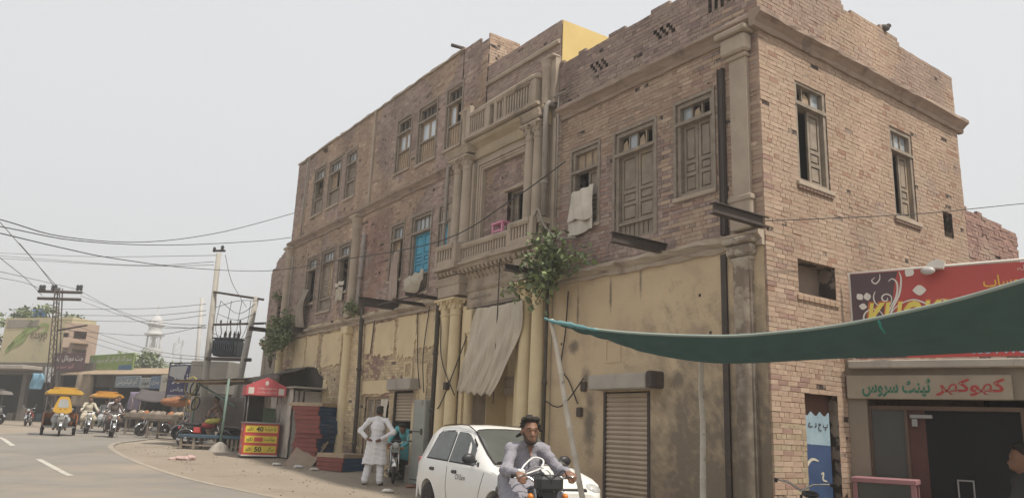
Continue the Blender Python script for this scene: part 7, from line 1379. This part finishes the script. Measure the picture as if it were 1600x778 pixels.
for p in (((-10, 395, 45), (150, 401, 40), (338, 399, 31)), ((-10, 399, 45), (200, 414, 38), (334, 409, 31)), ((-10, 403, 45), (200, 415, 38), (334, 414, 31))): wirep(p, .012, LT, 'wires from the top of the tall pole')
wirep(((-10, 340, 16), (100, 370, 18), (230, 378, 21), (350, 362, 25), (463, 332, 28.5)), .013, 'uppermost wire sagging from the left edge to the building parapet', None)
wirep(((-10, 352, 16), (120, 376, 18), (260, 383, 21), (400, 377, 25), (455, 371, 28)), .013, 'second wire sagging from the left edge to the building cornice', None)
wirep(((-10, 362, 14), (100, 388, 16), (180, 404, 18), (300, 419, 22), (420, 423, 26), (540, 405, 22), (690, 376, 17.5), (800, 312, 15.2), (884, 252, 13.9)), .012, 'long cable running from the street along the old facade to the window', None)
wirep(((1196, 345, 10.3), (1300, 341, 11.2), (1450, 333, 12.6), (1620, 316, 14)), .008, 'single wire crossing the side wall and the sky at right', None)
for i, (x0, x1) in enumerate(((345, 350), (362, 358), (378, 371), (392, 366))): wirep(((x0, 470, 30.4), (x0 - 8, 515, 30.4), (x1, 545, 30.5)), .012, 'looping lead between the cross arms and the transformer', 'transformer leads')
for p in (((352, 398, 31), (362, 440, 30.6), (385, 480, 30.3)), ((345, 470, 31), (372, 490, 30.6), (399, 475, 30.2)), ((340, 490, 31), (370, 500, 30.5), (398, 490, 30.2)), ((338, 480, 31), (372, 470, 30.6), (402, 470, 30.2)), ((332, 520, 31), (362, 532, 30.6), (392, 525, 30.3))): wirep(p, .012, 'slack wire looping between the two concrete poles', 'slack wires between the concrete poles')
for pts in (((7.9, .12, 3.4), (8.1, .3, 2.6), (8.6, .3, 1.9), (9.1, .25, 1.7)), ((8.9, .22, 4.4), (8.6, .35, 3.0), (8.0, .3, 2.1)), ((10.4, .06, 4.3), (10.2, .08, 3.0), (10.0, .08, 2.3)), ((9.8, .06, 4.3), (9.9, .1, 3.1), (9.75, .1, 2.2)), ((4.45, .05, 4.0), (4.5, .06, 3.2), (4.6, .06, 2.6), (4.35, .06, 2.3), (4.1, .06, 1.9)), ((12.9, .05, 4.25), (13.0, .06, 3.3)), ((5.05, .12, 2.0), (4.4, .2, 1.85), (3.9, .1, 2.35))):
    MB().tube(smooth_line(list(pts), 6), .013, 5, False).build('wall_cable', wire_m, bld)
o = MB().tube(smooth_line([(5.3, .3, 5.5), (4.95, .45, 5.65), (4.8, .4, 5.3), (4.55, .25, 5.05), (4.2, .1, 5.0)], 6), .022, 6).build('wall_hose', flat('grey hose', (.3, .27, .23), .7), bld)
for u, z_ in ((3.95, 2.2), (4.05, 1.75), (8.33, 2.3)): MB().bbox(u - .06, u + .06, .02, .09 if u < 8 else .38, z_ - .08, z_ + .09, .012).build('meter_box', rust_m, bld)
# ------------------------------------------------------------------ minaret, mast, trees
mn = thing('minaret', 'white minaret with round gallery and dome rising in the hazy distance', 'minaret', (-74.9, 165, 0)); mn.scale = (.66, .66, .965); mw = mat('minaret white', (.55, .55, .54), (.47, .47, .46), .3, .8, .05)
MB().lathe((0, 0, 0), [(2.0, 0), (1.75, 13.5), (1.8, 13.8), (2.1, 14.2), (2.9, 15.0), (3.0, 15.2), (3.0, 15.35), (2.3, 15.4)], 12, smooth=False).build('shaft', mw, mn)
MB().lathe((0, 0, 15.4), [(2.9, 0), (2.9, .9), (2.75, .9), (2.75, 0)], 12, smooth=False).build('gallery_parapet', mw, mn)
for k in range(8): a = 2 * pi * k / 8; MB().bar((2.1 * cos(a), 2.1 * sin(a), 15.4), (2.1 * cos(a), 2.1 * sin(a), 18.9), .28).build('column', mw, mn)
MB().lathe((0, 0, 15.4), [(1.1, 0), (1.1, 3.6)], 10).build('core', mw, mn)
MB().lathe((0, 0, 18.9), [(2.5, 0), (3.1, .3), (3.1, .5), (2.2, .6), (2.0, 1.2), (2.0, 2.2), (2.4, 2.4), (2.3, 2.7), (1.9, 3.5), (1.2, 4.2), (.5, 4.7), (.15, 5.1), (.12, 6.3), (.02, 7.4)], 14).build('dome', mw, mn)
for k in range(10): a = 2 * pi * k / 10; MB().sphere((2.3 * cos(a), 2.3 * sin(a), 21.5), (.3, .3, .5), 6, 4).build('crenel', mw, mn)
mt = thing('telecom_mast', 'thin lattice telecom mast in the hazy distance right of the minaret', 'mast', (-109.5, 261, 0)); mm = flat('pale steel', (.4, .4, .4), .6)
for sx_, sy_ in ((-1, -1), (1, -1), (0, 1)): MB().tube([(sx_ * 2.2, sy_ * 2.2, 0), (sx_ * 1.0, sy_ * 1.0, 27)], .13, 5).build('leg', mm, mt)
for k in range(14): z_ = k * 1.93; q = 2.2 - 1.2 * z_ / 27; MB().bar((-q, -q, z_), (q, -q, z_ + 1.93), .07, n=4).build('brace', mm, mt)
for z_, dx in ((25, 1.5), (22, -1.5), (24, -1.4), (20, 1.6), (26, 0)): MB().bbox(dx - .2, dx + .2, -1.6, -1.3, z_, z_ + 2.0, .05).build('antenna', mm, mt)
def tree(px, py, D, hgt, rad, label, n=900, leaf=.32):
    p = at(px, py, D); zb = gz(p.y); o = thing('tree', label, 'tree', (p.x, p.y, 0)); MB().tube([(0, 0, zb), (.1, 0, (zb + p.z) / 2), (0, .1, p.z)], [.25, .18, .08], 7).build('trunk', stem_m, o)
    br = MB(); lf = [MB(), MB()]; R_ = random.Random(int(px))
    for k in range(9):
        a = R_.uniform(0, 2 * pi); c = (rad * R_.uniform(.3, .8) * cos(a), rad * R_.uniform(.3, .8) * sin(a), p.z + hgt * R_.uniform(-.5, .5)); br.tube([(0, 0, p.z - hgt * .6), c], [.08, .02], 5); leaves(lf[k % 2], c, (rad * .45, rad * .45, hgt * .3), n // 9, leaf, .1, k + int(px))
    br.build('branches', stem_m, o)['kind'] = 'stuff'
    for q, m in zip(lf, (leaf_m, leafd_m)): q.build('crown', m, o)['kind'] = 'stuff'
tree(84, 494, 60, 1.1, 2.0, 'green tree crown showing behind the blue water tank', 700, .26); tree(12, 510, 62, 2.6, 2.6, 'dense green tree at the left edge behind the yellow building', 1400, .32); tree(218, 572, 70, 2.6, 2.8, 'grey green tree behind the low shops left of the minaret', 1200, .35); tree(252, 578, 75, 1.9, 2.6, 'grey green tree behind the low shops right of the minaret', 900, .35); tree(40, 500, 64, 1.2, 2.0, 'small tree top between the left edge tree and the water tank', 600, .3)
tree(190, 585, 80, 2.2, 4, 'distant tree half hidden behind the green signboard', 900, .4); tree(300, 590, 90, 2.0, 5, 'distant tree behind the blue framed sign', 900, .4)
fb = thing('distant_building', 'pale distant flat roofed building behind the concrete poles', 'building'); FD = Front(280, 95, 420, 85); r = FD.rect(330, 600, 412, 660); wops = [(r[0] + .6 + k * 1.5, r[0] + 1.3 + k * 1.5, r[2] + 2.2, r[2] + 3.4) for k in range(4)]; mb = MB(); wall_body(mb, FD.fr, r[0], r[1], 0, r[3], wops, 0, -.3); mb.box(r[0], r[1], -8, -3, 0, r[3], FD.fr); mb.box(r[0], r[1], -3, -.3, r[3] - .2, r[3] - .01, FD.fr); mb.build('wall', ftan, fb)
for k, (px0, px1, D, yt, c) in enumerate(((205, 262, 100, 600, ftan), (-40, 20, 75, 560, fgrey))):
    o = thing('distant_building', ['low distant tan building behind the fruit stalls', 'low distant grey building at the left edge'][k], 'building'); Fk = Front(px0, D, px1, D); r = Fk.rect(px0, yt, px1, 660); mb = MB(); wall_body(mb, Fk.fr, r[0], r[1], 0, r[3], [(r[0] + 1, r[0] + 2, 2.2, 3.2)], 0, -.3); mb.box(r[0], r[1], -6, -1, 0, r[3], Fk.fr); mb.box(r[0], r[1], -1, -.3, r[3] - .2, r[3] - .01, Fk.fr); mb.build('wall', c, o)
# awning shade, with some soot, painted on the wall as a dark patch
for i, (a, z_, ra, rz_) in enumerate([(18.6, 1.9, 2.3, 1.25)]): mb = MB(); mb.prism([(a + ra * (abs(cos(t)) ** .5) * (1 if cos(t) > 0 else -1) * (1 + .12 * mnoise.noise(Vector((t * 3, 4.4, 0)))), z_ + rz_ * (abs(sin(t)) ** .5) * (1 if sin(t) > 0 else -1) * (1 + .06 * mnoise.noise(Vector((t * 4, 9.4, 0))))) for t in [2 * pi * k / 60 for k in range(60)]], .0, .034); mb.build('shade_soot_patch', mat('painted shade and soot', (.045, .04, .036), (.065, .055, .048), 2, .95, .4, 20), bld)
# ------------------------------------------------------------------ dusty air
hz = MB().box(-330, 330, -40, 430, -1.6, 29).build('haze', None); hm = bpy.data.materials.new('haze'); hm.use_nodes = True; nn = hm.node_tree; nn.nodes.remove(nn.nodes['Principled BSDF']); pv = nn.nodes.new('ShaderNodeVolumePrincipled'); pv.inputs['Color'].default_value = (.93, .92, .90, 1); pv.inputs['Density'].default_value = .0028; pv.inputs['Anisotropy'].default_value = .2; nn.links.new(pv.outputs[0], nn.nodes['Material Output'].inputs['Volume'])
hz.data.materials.append(hm); hz['kind'] = 'stuff'; hz['label'] = 'pale dusty haze in the air'; hz['category'] = 'haze'
